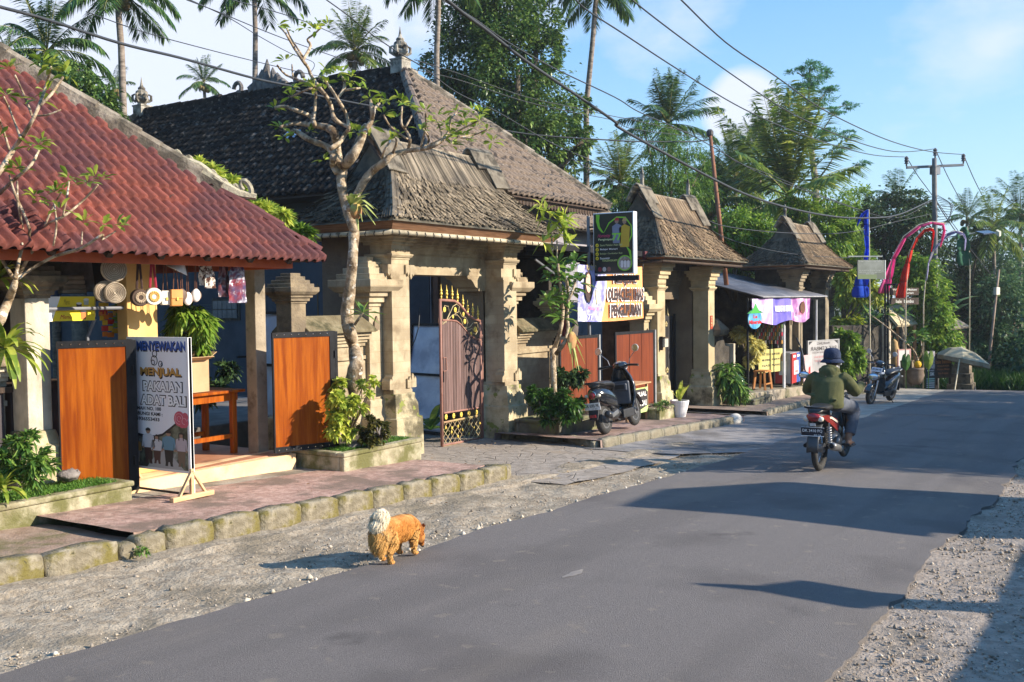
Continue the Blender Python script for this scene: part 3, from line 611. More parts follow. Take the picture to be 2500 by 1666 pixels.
def gate(name, label, ox, oy, zcap, zeave, zridge, front, body, seed, finial=0, group="roofed stone gates along the street", dark=False, hx=2.24, rmat=None, short=0.0):
 g = T(name, label, "gateway", (12.3+ox, 9.1+oy, gz(12.3+ox)),0, group)
 for i, (xa, xb) in enumerate(((10.68,11.07),(13.53,13.92))):
  xa += ox; xb += ox; c = (xa+xb)/2; h = (xb-xa)/2; yf = 8.6+oy; zg = gz(c)-.1; zp = gz(c)+.60
  m = M(); d = .2; cy = yf+d
  # pilaster: plinth, waist, shaft, corbelled head
  m.stack(c, cy-.02, [(h+.11, d+.12, zg),(h+.10, d+.11, zp-.06),(h+.065, d+.075, zp-.05),(h+.055, d+.065, zp+.13),(h+.025, d+.035, zp+.20),(h+.025, d+.035, zp+.27),(h+.015, d+.02, zp+.275)])
  pl = ob("plinth", m, MOSSY, g, bevel=.012)
  m = M(); R = [(h+.015, d+.015, zp+.26),(h+.015, d+.015, zp+.32),(h, d, zp+.325),(h, d, zcap-.06),(h+.012, d+.012, zcap-.055),(h+.012, d+.012, zcap-.035),(h+.03, d+.03, zcap-.03),(h+.045, d+.05, zcap),(h+.045, d+.05, zcap+.02),(h+.012, d+.015, zcap+.025),(h+.012, d+.015, zcap+.09)]
  k = 5; top = zeave-.10
  for q in range(k):
   a = .02+.035*q*1.1; z0 = lerp(zcap+.10, top, q/k); z1 = lerp(zcap+.10, top, (q+.88)/k)
   R += [(h+a*.8, d+a, z0),(h+a*.8, d+a, z1)]
  m.stack(c, cy, R)
  for tooth in range(7): x = c-h+.03+tooth*(2*h-.06)/6; m.box(x-.012, x+.012, cy-d-.03, cy-d, zcap+.055, zcap+.085)
  ob("pilaster", m, front, g, bevel=.006)
  # carved scroll brackets at head and foot
  for z0, sg in (() if dark else ((zcap-.13,-1),(zp+.34,1))):
   for side in (-1,1):
    x0 = c+side*h; s = M()
    pol = [(0,0),(.10,0),(.10,.12),(.075,.155),(.045,.12),(.045,.17),(.02,.20),(0,.16)]
    fn = lambda dd: (lambda a, b: (x0+side*a, yf-.02+dd, z0+sg*b))
    s.prism(pol, fn(0), fn(.14)); ob("scroll_bracket", s, front, g)
   s = M(); pol = [(h-.11,0),(h-.02,0),(h-.02,.1),(h-.05,.16),(h-.08,.1),(h-.11,.13)]
   fn = lambda dd: (lambda a, b: (c+a, yf-.03+dd, z0+sg*b))
   s.prism(pol, fn(0), fn(.05)); ob("scroll_bracket", s, front, g)
  # deep pier behind the pilaster
  b = M(); x0, x1 = (xa-.02, xb+.0) if i == 0 else (xa-.0, xb+.02); b.box(x0, x1, yf+.36, yf+1.25, zg, zeave-.12)
  b.box(x0-.05 if i == 0 else x0-.05, x1+.05, yf+.33, yf+1.2, zg, zp)
  ob("pier", b, body, g, bevel=.008)
  # low wing pillar with stepped cap on the outer side
  if dark and i: continue
  w_ = M(); wc = (xa-.15) if i == 0 else (xb+.15); wy = yf+.17+.16
  w_.stack(wc, wy, [(.26,.26, zg),(.25,.25, zp-.05),(.22,.22, zp+.0),(.17,.19, zp+.20),(.15,.165, zp+.22)])
  w_.stack(wc, wy, [(.135,.16, zp+.22),(.135,.16, zcap-.70)]); wp = ob("wing_pillar", w_, front, g, bevel=.008)
  w_ = M(); w_.stack(wc, wy, [(a+.0, b2+.025, z) for a, b2, z in cap_rings(.135, zcap-.70,1.62)]); ob("wing_cap", w_, front, g, bevel=.006)
  nn = M(); yy = wy-.187; nn.prism([(-.05,-.09),(.05,-.09),(.05,.02),(.025,.05),(.0,.10),(-.025,.05),(-.05,.02)], lambda a, b2: (wc+a, yy, zcap-.93+b2), lambda a, b2: (wc+a, yy+.03, zcap-.93+b2)); ob("niche", nn, BROWNPL, g)
 # lintel: plain band, stepped cornice, drop bracket on one side
 x0, x1 = 11.07+ox, 13.53+ox; yf = 8.94+oy+(.38 if dark else 0); zl = zcap-.245
 m = M(); pol = [(0,0),(0,.30),(-.02,.31),(-.02,.335),(-.045,.34),(-.045,.38),(-.075,.385),(-.075,.43),(-.105,.435),(-.105,.48),(-.13,.485),(-.13, zeave-zl-.09),(.5, zeave-zl-.09),(.5,0)]
 m.prism(pol, lambda a, b: (x0, yf+a, zl+b), lambda a, b: (x1, yf+a, zl+b))
 for q in range(58): x = x0+.03+q*(x1-x0-.06)/57; m.box(x-.011, x+.011, yf-.018, yf, zl+.283, zl+.31)
 ob("lintel", m, body if dark else front, g)  # dark gates: shade under the eave is put in as the pier colour
 if not dark:
  m = M(); pol = [(0,0),(-.56,0),(-.50,-.05),(-.42,-.055),(-.36,-.10),(-.30,-.17),(-.22,-.20),(-.20,-.24),(0,-.24)]
  m.prism(pol, lambda a, b: (x1+a-.002, yf+.005, zl+b+.001), lambda a, b: (x1+a-.002, yf+.42, zl+b+.001)); ob("lintel_bracket", m, front, g)
 m = M(); m.box(10.75+ox, 13.85+ox, 9.0+oy, 9.85+oy, zeave-.2, zeave-.03); ob("ceiling", m, DKWOOD, g)
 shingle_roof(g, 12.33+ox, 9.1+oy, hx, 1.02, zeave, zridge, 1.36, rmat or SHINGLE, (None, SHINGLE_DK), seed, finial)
 return g
SAND2 = mk("sandstone render", (0.38,0.30,0.175),(0.50,0.405,0.245),3,.9, stain=(.28,.21,.11), stain_scale=1.5, stain_amt=.3, bump=.25, bscale=50)
SAND3 = mk("greyed sandstone", (0.20,0.16,0.105),(0.30,0.245,0.165),3,.9, stain=(.09,.075,.055), stain_scale=1.7, stain_amt=.5, bump=.3, bscale=50)
SHING2 = mk("brown bamboo shingle", (0.12,0.08,0.048),(0.27,0.195,0.12),3.0,0.9, stain=(0.05,0.04,0.03), stain_scale=1.5, stain_amt=0.4, bump=0.3, bscale=60, island=0.5)
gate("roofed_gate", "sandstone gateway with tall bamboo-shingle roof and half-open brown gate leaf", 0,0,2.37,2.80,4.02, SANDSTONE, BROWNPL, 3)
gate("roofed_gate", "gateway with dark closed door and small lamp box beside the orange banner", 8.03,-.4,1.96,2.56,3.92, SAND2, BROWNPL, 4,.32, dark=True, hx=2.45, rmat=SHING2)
gate("roofed_gate", "farthest roofed gateway, dark below, behind the zinc-roofed drink shop", 17.2,-.65,1.98,2.62,3.85, SAND3, BLKWALL, 5,.30, dark=True, hx=2.6, rmat=SHING2)  # piers and lintel take the black wall colour
# ------------------------------------------------------------------ low walls and gateposts
def gatepost(label, cx, cy, mat, capm, zt=1.80, h=.118):
 t = T("gatepost", label, "gatepost", (cx, cy, gz(cx)),0, "stone gateposts beside the stall"); zg = gz(cx)
 m = M(); m.stack(cx, cy, [(h+.12, h+.12, zg),(h+.11, h+.11, zg+.66),(h+.05, h+.05, zg+.68),(h+.02, h+.02, zg+.80)]); ob("plinth", m, MOSSY, t, bevel=.012)
 m = M(); m.stack(cx, cy, [(h, h, zg+.80),(h, h, zt)]); ob("shaft", m, mat, t, bevel=.008)
 m = M(); m.stack(cx, cy, cap_rings(h, zt, .9)); ob("cap", m, capm, t, bevel=.006)
 return t
gatepost("weathered cement gatepost with dark stepped cap, left of the orange doors", 5.36,8.52, CEMENT, STONE_DARK)
gatepost("brownish stone gatepost with stepped cap behind the right orange door", 9.02,8.86, STONE_DARK, STONE_DARK, 1.72,.128)
def low_wall(label, x0, x1, y, ztop, mat, capm, panel=True, dz=0.0):
 t = T("garden_wall", label, "wall", ((x0+x1)/2, y+.12, gz((x0+x1)/2)),0, "low stone walls between the gates"); zg = gz((x0+x1)/2)-.1
 m = M(); m.box(x0, x1, y, y+.26, zg, ztop-.42)
 if panel:
  m.box(x0+.08, x1-.08, y-.02, y, zg, zg+.75)
  m.box(x0, x1, y-.035, y, ztop-.60, ztop-.55)
  for xx in (x0+.02, x1-.10): m.box(xx, xx+.08, y-.025, y, zg+.9, ztop-.62)
 for i, (d, a, b) in enumerate(((.03,.42,.37),(.06,.37,.33),(.09,.33,.28),(.13,.28,.23))): m.box(x0-.0, x1+.0, y-d, y+.26+d, ztop-a, ztop-b-.002)
 ob("wall", m, mat, t, bevel=.004)
 m = M(); pol = [(-.20,-.23),(-.20,-.19),(.04,.0),(.22,.0),(.46,-.19),(.46,-.23)]
 m.prism(pol, lambda a, b: (x0-.02, y+a, ztop+b), lambda a, b: (x1+.02, y+a, ztop+b)); ob("coping", m, capm, t, bevel=.01)
 return t
MOSSCOP = mk("mossy coping", (.14,.11,.06),(.24,.20,.12),5,.97, stain=(.06,.055,.025), stain_scale=3, stain_amt=.5, bump=.9, bscale=35)
low_wall("sandstone wall with mossy coping between gatepost and first gateway", 9.15,10.40,8.86,1.56, SANDSTONE, MOSSCOP)
low_wall("panelled sandstone wall behind the frangipani with hanging fern", 14.22,15.55,8.86,1.42, SANDSTONE, MOSSCOP)
low_wall("grey garden wall at the left edge behind the strap-leaved plant", 2.6,5.24,8.75,1.42, CEMENT, STONE_DARK)
gp = T("gatepost", "brown stained gatepost at the right end of the panelled wall", "gatepost", (15.72,8.9, gz(15.7)),0, "stone gateposts beside the stall")
m = M(); m.stack(15.72,8.95, [(.2,.2,-.7),(.19,.19,.0),(.14,.14,.1),(.13,.13,1.5)]); ob("shaft", m, STONE_DARK, gp, bevel=.01)
m = M(); m.stack(15.72,8.95, cap_rings(.13,1.5,.95)); ob("cap", m, SAND2, gp, bevel=.006)
# ------------------------------------------------------------------ tiled roofs
def tiles(name, P0, ex, ey, nrm, W, Hh, tw, rl, amp, step, inside, mat, parent, seed=0, ns=6, flat_share=0.35):
 """clay tiles laid one by one: origin, unit vector along the eave, unit vector up the slope, outward normal"""
 r = np.random.default_rng(seed); P0, ex, ey, nrm = (np.array(a, float) for a in (P0, ex, ey, nrm))
 V = []; Fc = []; ncol = int(W/tw)+1; nrow = int(Hh/rl)+1; o = 0
 us = np.linspace(0,1, ns+1); hgt = amp*np.where(us > flat_share, np.sin((us-flat_share)/(1-flat_share)*pi)**.8,-.15*np.sin(us/flat_share*pi))
 for j in range(nrow):
  for i in range(ncol):
   u, v = (i+.5)*tw, (j+.5)*rl
   if not inside(u, v): continue
   jl = r.uniform(-.12,.12)*step; jt = r.uniform(-.008,.008); ro = r.uniform(-.001,.001)
   for k, (vv, lf) in enumerate(((0, step),(1.06,0.0))):
    base = P0+ex*(i*tw)+ey*((j+vv)*rl+jt)
    for q in range(ns+1): V.append(base+ex*(us[q]*tw*1.06)+nrm*(hgt[q]+lf+jl+ro*q))
   base = P0+ex*(i*tw)+ey*(j*rl+jt)
   for q in range(ns+1): V.append(base+ex*(us[q]*tw*1.06)+nrm*(hgt[q]*.55+jl-.012))
   for q in range(ns): Fc.append((o+q, o+q+1, o+ns+1+q+1, o+ns+1+q)); Fc.append((o+2*(ns+1)+q, o+2*(ns+1)+q+1, o+q+1, o+q))
   o += 3*(ns+1)
 return ob(name, npmesh(name, V, Fc, mat, smooth=True), None, parent)
def hipline(parent, p, q, wdt, ht, seg, mat, seed, name="hip_cap", r0=.07):
 r = random.Random(seed); p, q = Vector(p), Vector(q); d = q-p; n = max(1, int(d.length/seg)); sd = d.cross(Vector((0,0,1))).normalized(); up = sd.cross(d).normalized()
 m = M()
 m.beam(p-up*.02, q-up*.02, wdt, ht, (0,0,1))
 for i in range(n):
  a = p+d*(i/n); b = p+d*((i+1.06)/n); k = r.uniform(.9,1.1); off = up*(ht*.35+r.uniform(-.01,.015))+sd*r.uniform(-.012,.012)
  m.tube([a+off, b+off], [r0*k*1.1, r0*k*.92], 8)
 return ob(name, m, mat, parent)
def finial_stone(parent, x, y, z, s, mat=STONEW):
 m = M(); m.stack(x, y, [(.30*s, .30*s, z-.35*s),(.30*s, .30*s, z+.18*s),(.33*s, .33*s, z+.2*s),(.33*s, .33*s, z+.26*s),(.24*s, .24*s, z+.28*s)])
 m.lathe((x, y, z), [(.24*s, .28*s),(.20*s, .36*s),(.30*s, .46*s),(.34*s, .58*s),(.26*s, .66*s),(.31*s, .76*s),(.27*s, .92*s),(.16*s, 1.0*s),(.18*s, 1.08*s),(.08*s, 1.18*s),(.045*s, 1.35*s),(.008*s, 1.6*s)], 10)
 for i in range(6):
  a = i*pi/3+.3; m.tube([(x+.26*s*cos(a), y+.26*s*sin(a), z+.42*s),(x+.42*s*cos(a), y+.42*s*sin(a), z+.52*s),(x+.42*s*cos(a), y+.42*s*sin(a), z+.72*s),(x+.30*s*cos(a), y+.30*s*sin(a), z+.80*s)], [.06*s, .07*s, .06*s, .03*s], 6)
 return ob("finial", m, mat, parent, bevel=0)
YE = 10.2; cR = Vector((20.6,10.2,3.80)); wv = 3.3; AP = Vector((17.3,13.5,6.74)); XL = 14.0; YB = 22.2
house = T("tiled_house", "large house with steep dark-tiled hip roof and stone finials behind the first gateway", "house", (17.3,16, gz(17)))
m = M(); m.box(14.75,19.85,11.0,24.5,-1.2,3.9); m.box(14.75-.03,19.88,10.97,24.5,-1.2,-.2)
wl = ob("wall", m, NAVY, house)
m = M(); m.box(14.74,19.86,10.955,10.97,1.2,3.9); ob("front_wall", m, LILAC, house)
m = M()
m.add([(XL, YE, cR.z-.06),(cR.x, YE, cR.z-.06),(cR.x, YB+wv, cR.z-.06),(XL, YB+wv, cR.z-.06),(AP.x, AP.y, AP.z-.06),(AP.x, YB, AP.z-.06)], [(0,1,4),(1,2,5,4),(2,3,5),(3,0,4,5),(3,2,1,0)])
ob("roof_deck", m, DKWOOD, house)
n0 = Vector((0,-(AP.z-cR.z), AP.y-YE)).normalized(); sl = Vector((0, AP.y-YE, AP.z-cR.z)); SLN = sl.length; up = sl.normalized(); Wf = cR.x-XL
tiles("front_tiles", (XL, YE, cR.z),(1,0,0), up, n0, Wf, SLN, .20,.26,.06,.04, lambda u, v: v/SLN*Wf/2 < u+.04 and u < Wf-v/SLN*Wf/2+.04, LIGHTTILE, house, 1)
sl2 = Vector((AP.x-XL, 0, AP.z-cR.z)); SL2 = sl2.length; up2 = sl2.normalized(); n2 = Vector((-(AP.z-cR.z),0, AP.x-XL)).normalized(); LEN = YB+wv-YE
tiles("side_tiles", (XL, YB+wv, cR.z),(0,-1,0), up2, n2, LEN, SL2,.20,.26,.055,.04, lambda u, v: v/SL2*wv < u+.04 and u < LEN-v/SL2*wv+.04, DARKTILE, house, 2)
for p, q, mt in (((XL, YE, cR.z+.03), AP+Vector((0,0,.04)), LIGHTTILE),((cR.x, YE, cR.z+.03), AP+Vector((0,0,.04)), RIDGECAP),(AP+Vector((0,0,.05)),(AP.x, YB, AP.z+.05), DARKTILE),((AP.x, YB, AP.z+.04),(XL, YB+wv, cR.z+.03), RIDGECAP)):
 hipline(house, p, q, .2,.12,.3, mt, int(q[1]*10), "ridge_cap" if p[2] > 6 else "hip_cap", .075)
finial_stone(house, AP.x-.1, AP.y, AP.z+.1,.52); finial_stone(house, AP.x, YB, AP.z+.1,.55)
cm = M()   # carved crest in the middle of the ridge
yc = 17.6
for k, (dy, h) in enumerate(((0,.72),(.18,.5),(-.18,.5),(.33,.36),(-.33,.36),(.48,.22),(-.48,.22))):
 z = AP.z+.1; y = yc+dy; cm.tube([(AP.x, y, z),(AP.x, y*1+.06*(1 if dy >= 0 else -1), z+h*.5),(AP.x, y, z+h*.8),(AP.x, y, z+h)], [.12,.11,.06,.012], 7)
for sg in (-1,1):
 pts = [(AP.x, yc+sg*(1.0+.15*cos(a)*(1-a*.08)), AP.z+.24+.17*sin(a)*(1-a*.08)) for a in [i*.5 for i in range(11)]]
 cm.tube([(AP.x, yc+sg*.7, AP.z+.08)]+pts[::-1], [.07]*4+[.055]*8,6)
ob("ridge_crest", cm, mk("dark carved stone", (.09,.08,.075),(.18,.165,.15),6,.95, bump=1, bscale=20), house)
for (y, s_) in ((19.2,.38),(15.1,.42)):
 sk = M()
 for k in range(3):
  c = Vector((XL, y+.14*k, cR.z))+up2*(s_+.28)*SL2*.72+n2*.05; sk.obox(c, up2*.13, Vector((0,.05,0)), n2*.012)
 ob("skylight_tile", sk, flat("glass skylight tile", (.35,.45,.62),.15), house)
m = M()
for i in range(54): x = XL+.1+i*.125; m.prism([(-.05,0),(.05,0),(.05,-.06),(0,-.11),(-.05,-.06)], lambda a, b: (x+a, YE+.08, cR.z-.10+b), lambda a, b: (x+a, YE+.10, cR.z-.10+b))
ob("eave_trim", m, DKWOOD, house)
h2 = T("tiled_house", "smaller dark tiled house roof peeking out behind the second gateway", "house", (27,16, gz(27)))
zz = 3.65; m = M(); m.box(22.6,27.6,13.3,17.4,-1.3, zz); ob("wall", m, LILAC, h2)
a, b = Vector((22.0,12.7, zz)), Vector((28.2,12.7, zz)); s3 = Vector((0,2.6,2.2)); s3l = s3.length; nn3 = Vector((0,-2.2,2.6)).normalized()
m = M(); m.add([(22,12.7, zz-.05),(28.2,12.7, zz-.05),(28.2,17.9, zz-.05),(22,17.9, zz-.05),(24.6,15.3, zz+2.15),(25.6,15.3, zz+2.15)], [(0,1,5,4),(1,2,5),(2,3,4,5),(3,0,4),(3,2,1,0)]); ob("roof_deck", m, DARKTILE, h2)
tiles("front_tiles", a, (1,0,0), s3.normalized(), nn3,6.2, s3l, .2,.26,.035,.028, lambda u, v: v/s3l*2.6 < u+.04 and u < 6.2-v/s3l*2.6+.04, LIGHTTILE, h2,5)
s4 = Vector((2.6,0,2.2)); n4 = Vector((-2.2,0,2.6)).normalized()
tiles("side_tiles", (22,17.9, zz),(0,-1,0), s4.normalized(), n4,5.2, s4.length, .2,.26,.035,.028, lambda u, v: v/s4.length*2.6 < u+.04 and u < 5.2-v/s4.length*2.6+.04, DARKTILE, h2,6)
hipline(h2,(22,12.7, zz+.03),(24.6,15.3, zz+2.2),.2,.12,.3, LIGHTTILE, 3); hipline(h2,(24.6,15.3, zz+2.22),(25.6,15.3, zz+2.22),.2,.12,.3, RIDGECAP, 4, "ridge_cap")
# ------------------------------------------------------------------ red-roofed souvenir stall
stall = T("souvenir_stall", "open souvenir stall with red clay tile roof and ochre column", "shop", (3.5,9.2, gz(3.5)))
XC, YC, ZC = 8.22,7.6,2.235; pit = .89
W = 11.0; Hh = 4.0; s5 = Vector((0,1, pit)); S5 = s5.length*Hh; n5 = Vector((0,-pit, 1)).normalized()
m = M(); x0 = XC-W
m.add([(x0, YC, ZC-.05),(XC, YC, ZC-.05),(XC-Hh, YC+Hh, ZC+Hh*pit-.05),(x0, YC+Hh, ZC+Hh*pit-.05),(XC, YC+2*Hh, ZC-.05),(x0, YC+2*Hh, ZC-.05)], [(0,1,2,3),(1,4,2),(3,2,4,5),(0,3,5)])
ob("roof_deck", m, DKWOOD, stall)
tiles("front_tiles", (x0, YC-.06, ZC-.05),(1,0,0), s5.normalized(), n5, W+.05, S5,.122,.205,.058,.036, lambda u, v: u < W-v/S5*Hh+.05, REDTILE, stall, 9, ns=8, flat_share=.36)
n6 = Vector((pit, 0,1)).normalized(); s6 = Vector((-1,0, pit)).normalized()
tiles("side_tiles", (XC+.06, YC, ZC-.05),(0,1,0), s6, n6,2*Hh, S5,.122,.205,.046,.03, lambda u, v: v/S5*Hh < u+.05 and u < 2*Hh-v/S5*Hh, REDTILE, stall, 10, ns=5)
hipline(stall, (XC-.75, YC+.75, ZC+.75*pit+.05),(XC-Hh, YC+Hh, ZC+Hh*pit+.06),.15,.15,.24, RIDGECAP, 11, "hip_cap", .065)
hipline(stall, (XC-.02, YC+.02, ZC+.03),(XC-.74, YC+.74, ZC+.75*pit+.02),.12,.06,.24, REDTILE, 12, "hip_tiles", .06)
m = M(); m.box(x0+.1, XC-.28, YC+.16, YC+.19, ZC-.13, ZC-.035)
m.box(XC-.30, XC-.27, YC+.19, YC+4, ZC-.13, ZC-.035); ob("fascia", m, ORPAINT, stall)
for i in range(14):
 x = XC-.45-i*.55; ln = min(3.9, XC-x-.12); ob("rafter", M().beam((x, YC+.02, ZC-.06),(x, YC+ln, ZC+ln*pit-.13),.06,.08), DKWOOD, stall)
m = M(); m.box(7.95,8.11,8.36,8.52,.02,2.35); ob("post", m, mk("bare concrete post", (.26,.215,.155),(.36,.30,.22),6,.95, stain=(.15,.12,.08), stain_scale=3, stain_amt=.4, bump=.5), stall, bevel=.008)
cl0 = atY(*cS(612,540),8.4); cl1 = atY(*cS(757,540),8.4)
m = M(); m.box(cl0.x, cl1.x, 8.4,8.56,0,2.75); ob("column", m, OCHRE, stall, bevel=.01)
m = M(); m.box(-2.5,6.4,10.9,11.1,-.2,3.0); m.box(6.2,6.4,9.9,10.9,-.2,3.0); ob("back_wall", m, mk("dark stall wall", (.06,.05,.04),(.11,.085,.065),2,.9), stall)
m = M(); m.box(-2.5,8.18,8.10,11.4,-.35,.045); pf = ob("platform", m, TERRA, stall, bevel=.008)
m = M()
zb = gz(6)+.1
m.add([(5.2,8.08,-.3),(8.20,8.03,-.4),(8.20,8.03,.025),(5.2,8.08,.05),(5.2,8.35,-.3),(8.2,8.35,-.4),(8.2,8.35,.0475),(5.2,8.35,.0495)], [(0,1,2,3),(3,2,6,7),(1,5,6,2),(0,3,7,4)])
ob("step", m, STEPP, stall)
m = M(); m.box(7.0,11.6,9.9,13.5,-.5,.19); ob("rear_step", m, mk("dark stone step", (.10,.09,.08),(.16,.145,.13),4,.9), stall, bevel=.015)
cs = M()
P0 = Vector((XC-.78, YC+.78, ZC+.78*pit+.1)); dv = Vector((1,-1,-pit)).normalized(); uv = Vector((0,0,1))
def sp(c, r0_, a0, a1, n, k=1): return [c+dv*(r0_*(1-.6*i/n)*cos(lerp(a0, a1, i/n)))+uv*(r0_*(1-.6*i/n)*sin(lerp(a0, a1, i/n))) for i in range(n+1)]
cs.tube(sp(P0+dv*.36+uv*.15,.10,-2.2,4.4,14), [.034]*9+[.024]*6,6)
cs.tube([P0-dv*.55, P0-dv*.2+uv*.06, P0+dv*.1+uv*.02, P0+dv*.3+uv*.04, P0+dv*.5+uv*.12], [.05,.06,.06,.05,.035], 6)
for k in range(6): cs.tube(sp(P0+dv*(-.45+.14*k)+uv*(.06+.02*(k % 2)),.05,-1,4.5,8),.017,5)
ob("hip_ornament", cs, mk("pale carved limestone", (.34,.30,.21),(.50,.45,.33),6,.95, stain=(.15,.13,.09), stain_scale=6, stain_amt=.5, bump=.8, bscale=25), stall)
# ================================================================== things on and around the stall
class Board:
 """upright board between two ground points; q(u, v) = a point on its face, u left to right as seen from the front"""
 def __init__(s, pl, pr, zb, zt, thick=.03):
  s.l, s.r = Vector((pl[0], pl[1], 0)), Vector((pr[0], pr[1], 0)); s.zb, s.zt = zb, zt; s.right = (s.r-s.l).normalized(); s.up = Vector((0,0,1)); s.n = s.right.cross(s.up); s.th = thick; s.w = (s.r-s.l).length; s.h = zt-zb
 def q(s, u, v, d=0.0): p = s.l+(s.r-s.l)*u; return Vector((p.x, p.y, s.zb+s.h*v))+s.n*d
 def rect(s, m, u0, u1, v0, v1, d0=-1, d1=0.0):
  if d0 == -1: d0 = -s.th
  P = [s.q(u0, v0, d1), s.q(u1, v0, d1), s.q(u1, v1, d1), s.q(u0, v1, d1)]; B = [s.q(u0, v0, d0), s.q(u1, v0, d0), s.q(u1, v1, d0), s.q(u0, v1, d0)]
  return m.add(B+P, [(3,2,1,0),(4,5,6,7),(0,1,5,4),(1,2,6,5),(2,3,7,6),(3,0,4,7)])
 def poly(s, m, pts, d=.002, th=.0015):
  n = len(pts); return m.add([s.q(u, v, d) for u, v in pts]+[s.q(u, v, d-th) for u, v in pts], [tuple(range(n)), tuple(range(2*n-1, n-1,-1))]+[(i, n+i, n+(i+1) % n, (i+1) % n) for i in range(n)])
 def disc(s, m, u, v, ru, rv, d=.002, n=18): return s.poly(m, [(u+ru*cos(2*pi*i/n), v+rv*sin(2*pi*i/n)) for i in range(n)], d)
 def txt(s, t, mat, parent, u, v, wd, ht, d=.003, bold=0.0, shear=0.0, name="lettering"): return text(t, mat, parent, s.q(u, v, d), s.right, s.up, wd*s.w, ht*s.h, 0, bold, shear, name=name)
def ink(c, r=.55): return flat("ink %.3f %.3f %.3f" % c, c, r, var=.03)
BLUEI, GOLDI, BLKI, WHI, PINKI, GRNI, YELI, REDI = ink((.03,.10,.38)), ink((.50,.27,.06)), ink((.02,.02,.025)), ink((.85,.85,.85)), ink((.62,.06,.16)), ink((.22,.55,.03)), ink((.85,.66,.02)), ink((.5,.02,.02))
def folding_door(label, pl, pr, zb, zt, fold):
 b = Board(pl, pr, zb, zt, .035); t = T("folding_door", label, "door", (pl[0], pl[1], zb),0, "orange folding doors of the stall")
 fr = M(); fu, fv = .055,.045
 b.rect(fr, 0,1,1-fv, 1); b.rect(fr, 0,1,0, fv); b.rect(fr, 0,.02, fv, 1-fv); b.rect(fr, 1-fu, 1, fv, 1-fv)
 ob("frame", fr, BLACKM, t)
 p = M()
 for i in range(4): b.rect(p, .02+(.978-fu)*i/4,.02+(.978-fu)*(i+.996)/4, fv, 1-fv, -.028,-.008)
 ob("wood_panel", p, OWOOD, t)
 for v in (1-fv*.45, fv*.45):
  rv = M()
  for i in range(8): rv.ell(b.q(.07+.83*i/7, v, .002),.008,.008,.008,8,5)
  ob("rivet", rv, CHROME, t)
 if fold:
  f = M(); c = b.q(1,.5,-.05); d = b.n*-1
  f.obox(b.q(1.02,.5,-.02)+d*.05, b.right*.018, d*.055, Vector((0,0, b.h*.5))); f.obox(b.q(1.07,.5,-.02)+d*.06, b.right*.014, d*.06, Vector((0,0, b.h*.495)))
  for v in (.2,.8): f.tube([b.q(1.03, v-.03,.0), b.q(1.03, v+.03,.0)], .012,6)
  ob("folded_leaf", f, BLACKM, t)
 return t
folding_door("wide orange wood folding door beside the white banner stand", (5.44,8.25),(6.00,7.97),-.02,1.405, True)
folding_door("narrow orange wood folding door above the stone planter by the frangipani trunk", (7.87,8.02),(8.56,7.76),.075,1.405, True)
t = T("banner_stand", "white standing banner with family picture for renting Balinese clothes", "sign", (6.12,7.7, gz(6.1)+.17))
X0 = 6.13; b = Board((X0,8.19),(X0,7.315),.17,1.425,.035)
ob("back_panel", b.rect(M(),0,1,0,1), mk("white frame paint", (.74,.72,.68),(.82,.80,.77),4,.5), t, bevel=.003)
f = M(); b.rect(f, .965,1.0,-.22,1.0,-.037,.005); ob("frame", f, WHITE, t)
ob("print_sheet", b.rect(M(),.0,.96,.02,.99,0,.002), mk("pale grey-blue print", (.76,.78,.82),(.82,.83,.86),1.2,.45), t)
gd = M(); b.poly(gd, [(0,.02),(.96,.02),(.96,.42),(.82,.385),(.70,.335),(.56,.28),(.44,.262),(.25,.262),(.0,.285)], .0035)
ob("photo_ground", gd, mk("printed garden", (.03,.035,.022),(.17,.19,.13),9,.5, stain=(.35,.36,.34), stain_scale=4, stain_amt=.3), t)
gp_ = M(); b.poly(gp_, [(.30,.02),(.90,.02),(.74,.10),(.55,.19),(.5,.19),(.42,.1)], .0042); ob("photo_path", gp_, ink((.38,.38,.37)), t)
sw = M(); b.poly(sw, [(0,.285),(.25,.262),(.44,.262),(.56,.28),(.70,.335),(.82,.385),(.96,.42),(.96,.408),(.82,.368),(.70,.318),(.56,.262),(.44,.243),(.25,.243),(0,.265)], .0045); ob("swoosh", sw, BLKI, t)
for s_, u, v, wd, ht, mt, sh in (("MENYEWAKAN", .57,.935,.79,.072, BLUEI, 1),("MENJUAL", .555,.735,.66,.076, GOLDI, 1),("PAKAIAN", .58,.632,.62,.070, WHI, 2),("ADAT BALI", .585,.528,.72,.070, WHI, 2)):
 if sh == 1: b.txt(s_, BLKI, t, u+.012, v-.010, wd, ht, .004,.035)
 else: b.txt(s_, BLKI, t, u, v, wd*1.05, ht*1.2,.004,.075)
 b.txt(s_, mt, t, u, v, wd, ht, .0055,.04 if sh == 1 else .03)
b.txt("RUMAH NO. 100", BLKI, t, .31,.462,.48,.027,.004,.03); b.txt("HUBUNGI KAMI :", BLKI, t, .32,.422,.50,.027,.004,.03); b.txt("085936553433", BLKI, t, .29,.382,.46,.027,.004,.03)
am = M()
for (u, v, r_) in ((.47,.875,.035),(.46,.825,.05),(.56,.80,.03),(.44,.81,.025),(.58,.795,.012)):
 pts = [b.q(u+r_*cos(a), v+r_*.72*sin(a),.005) for a in [i*2*pi/16 for i in range(17)]]; am.tube(pts, .0035,5, False)
ob("ornament_mark", am, BLKI, t)
rs = M()
for k, (u, v, r_) in enumerate(((.84,.40,.085),(.92,.375,.06),(.93,.415,.05),(.88,.36,.04))): b.disc(rs, u, v, r_, r_*.66,.006+.0005*k)
ro = ob("printed_rose", rs, ink((.55,.09,.13)), t)
rr = M()
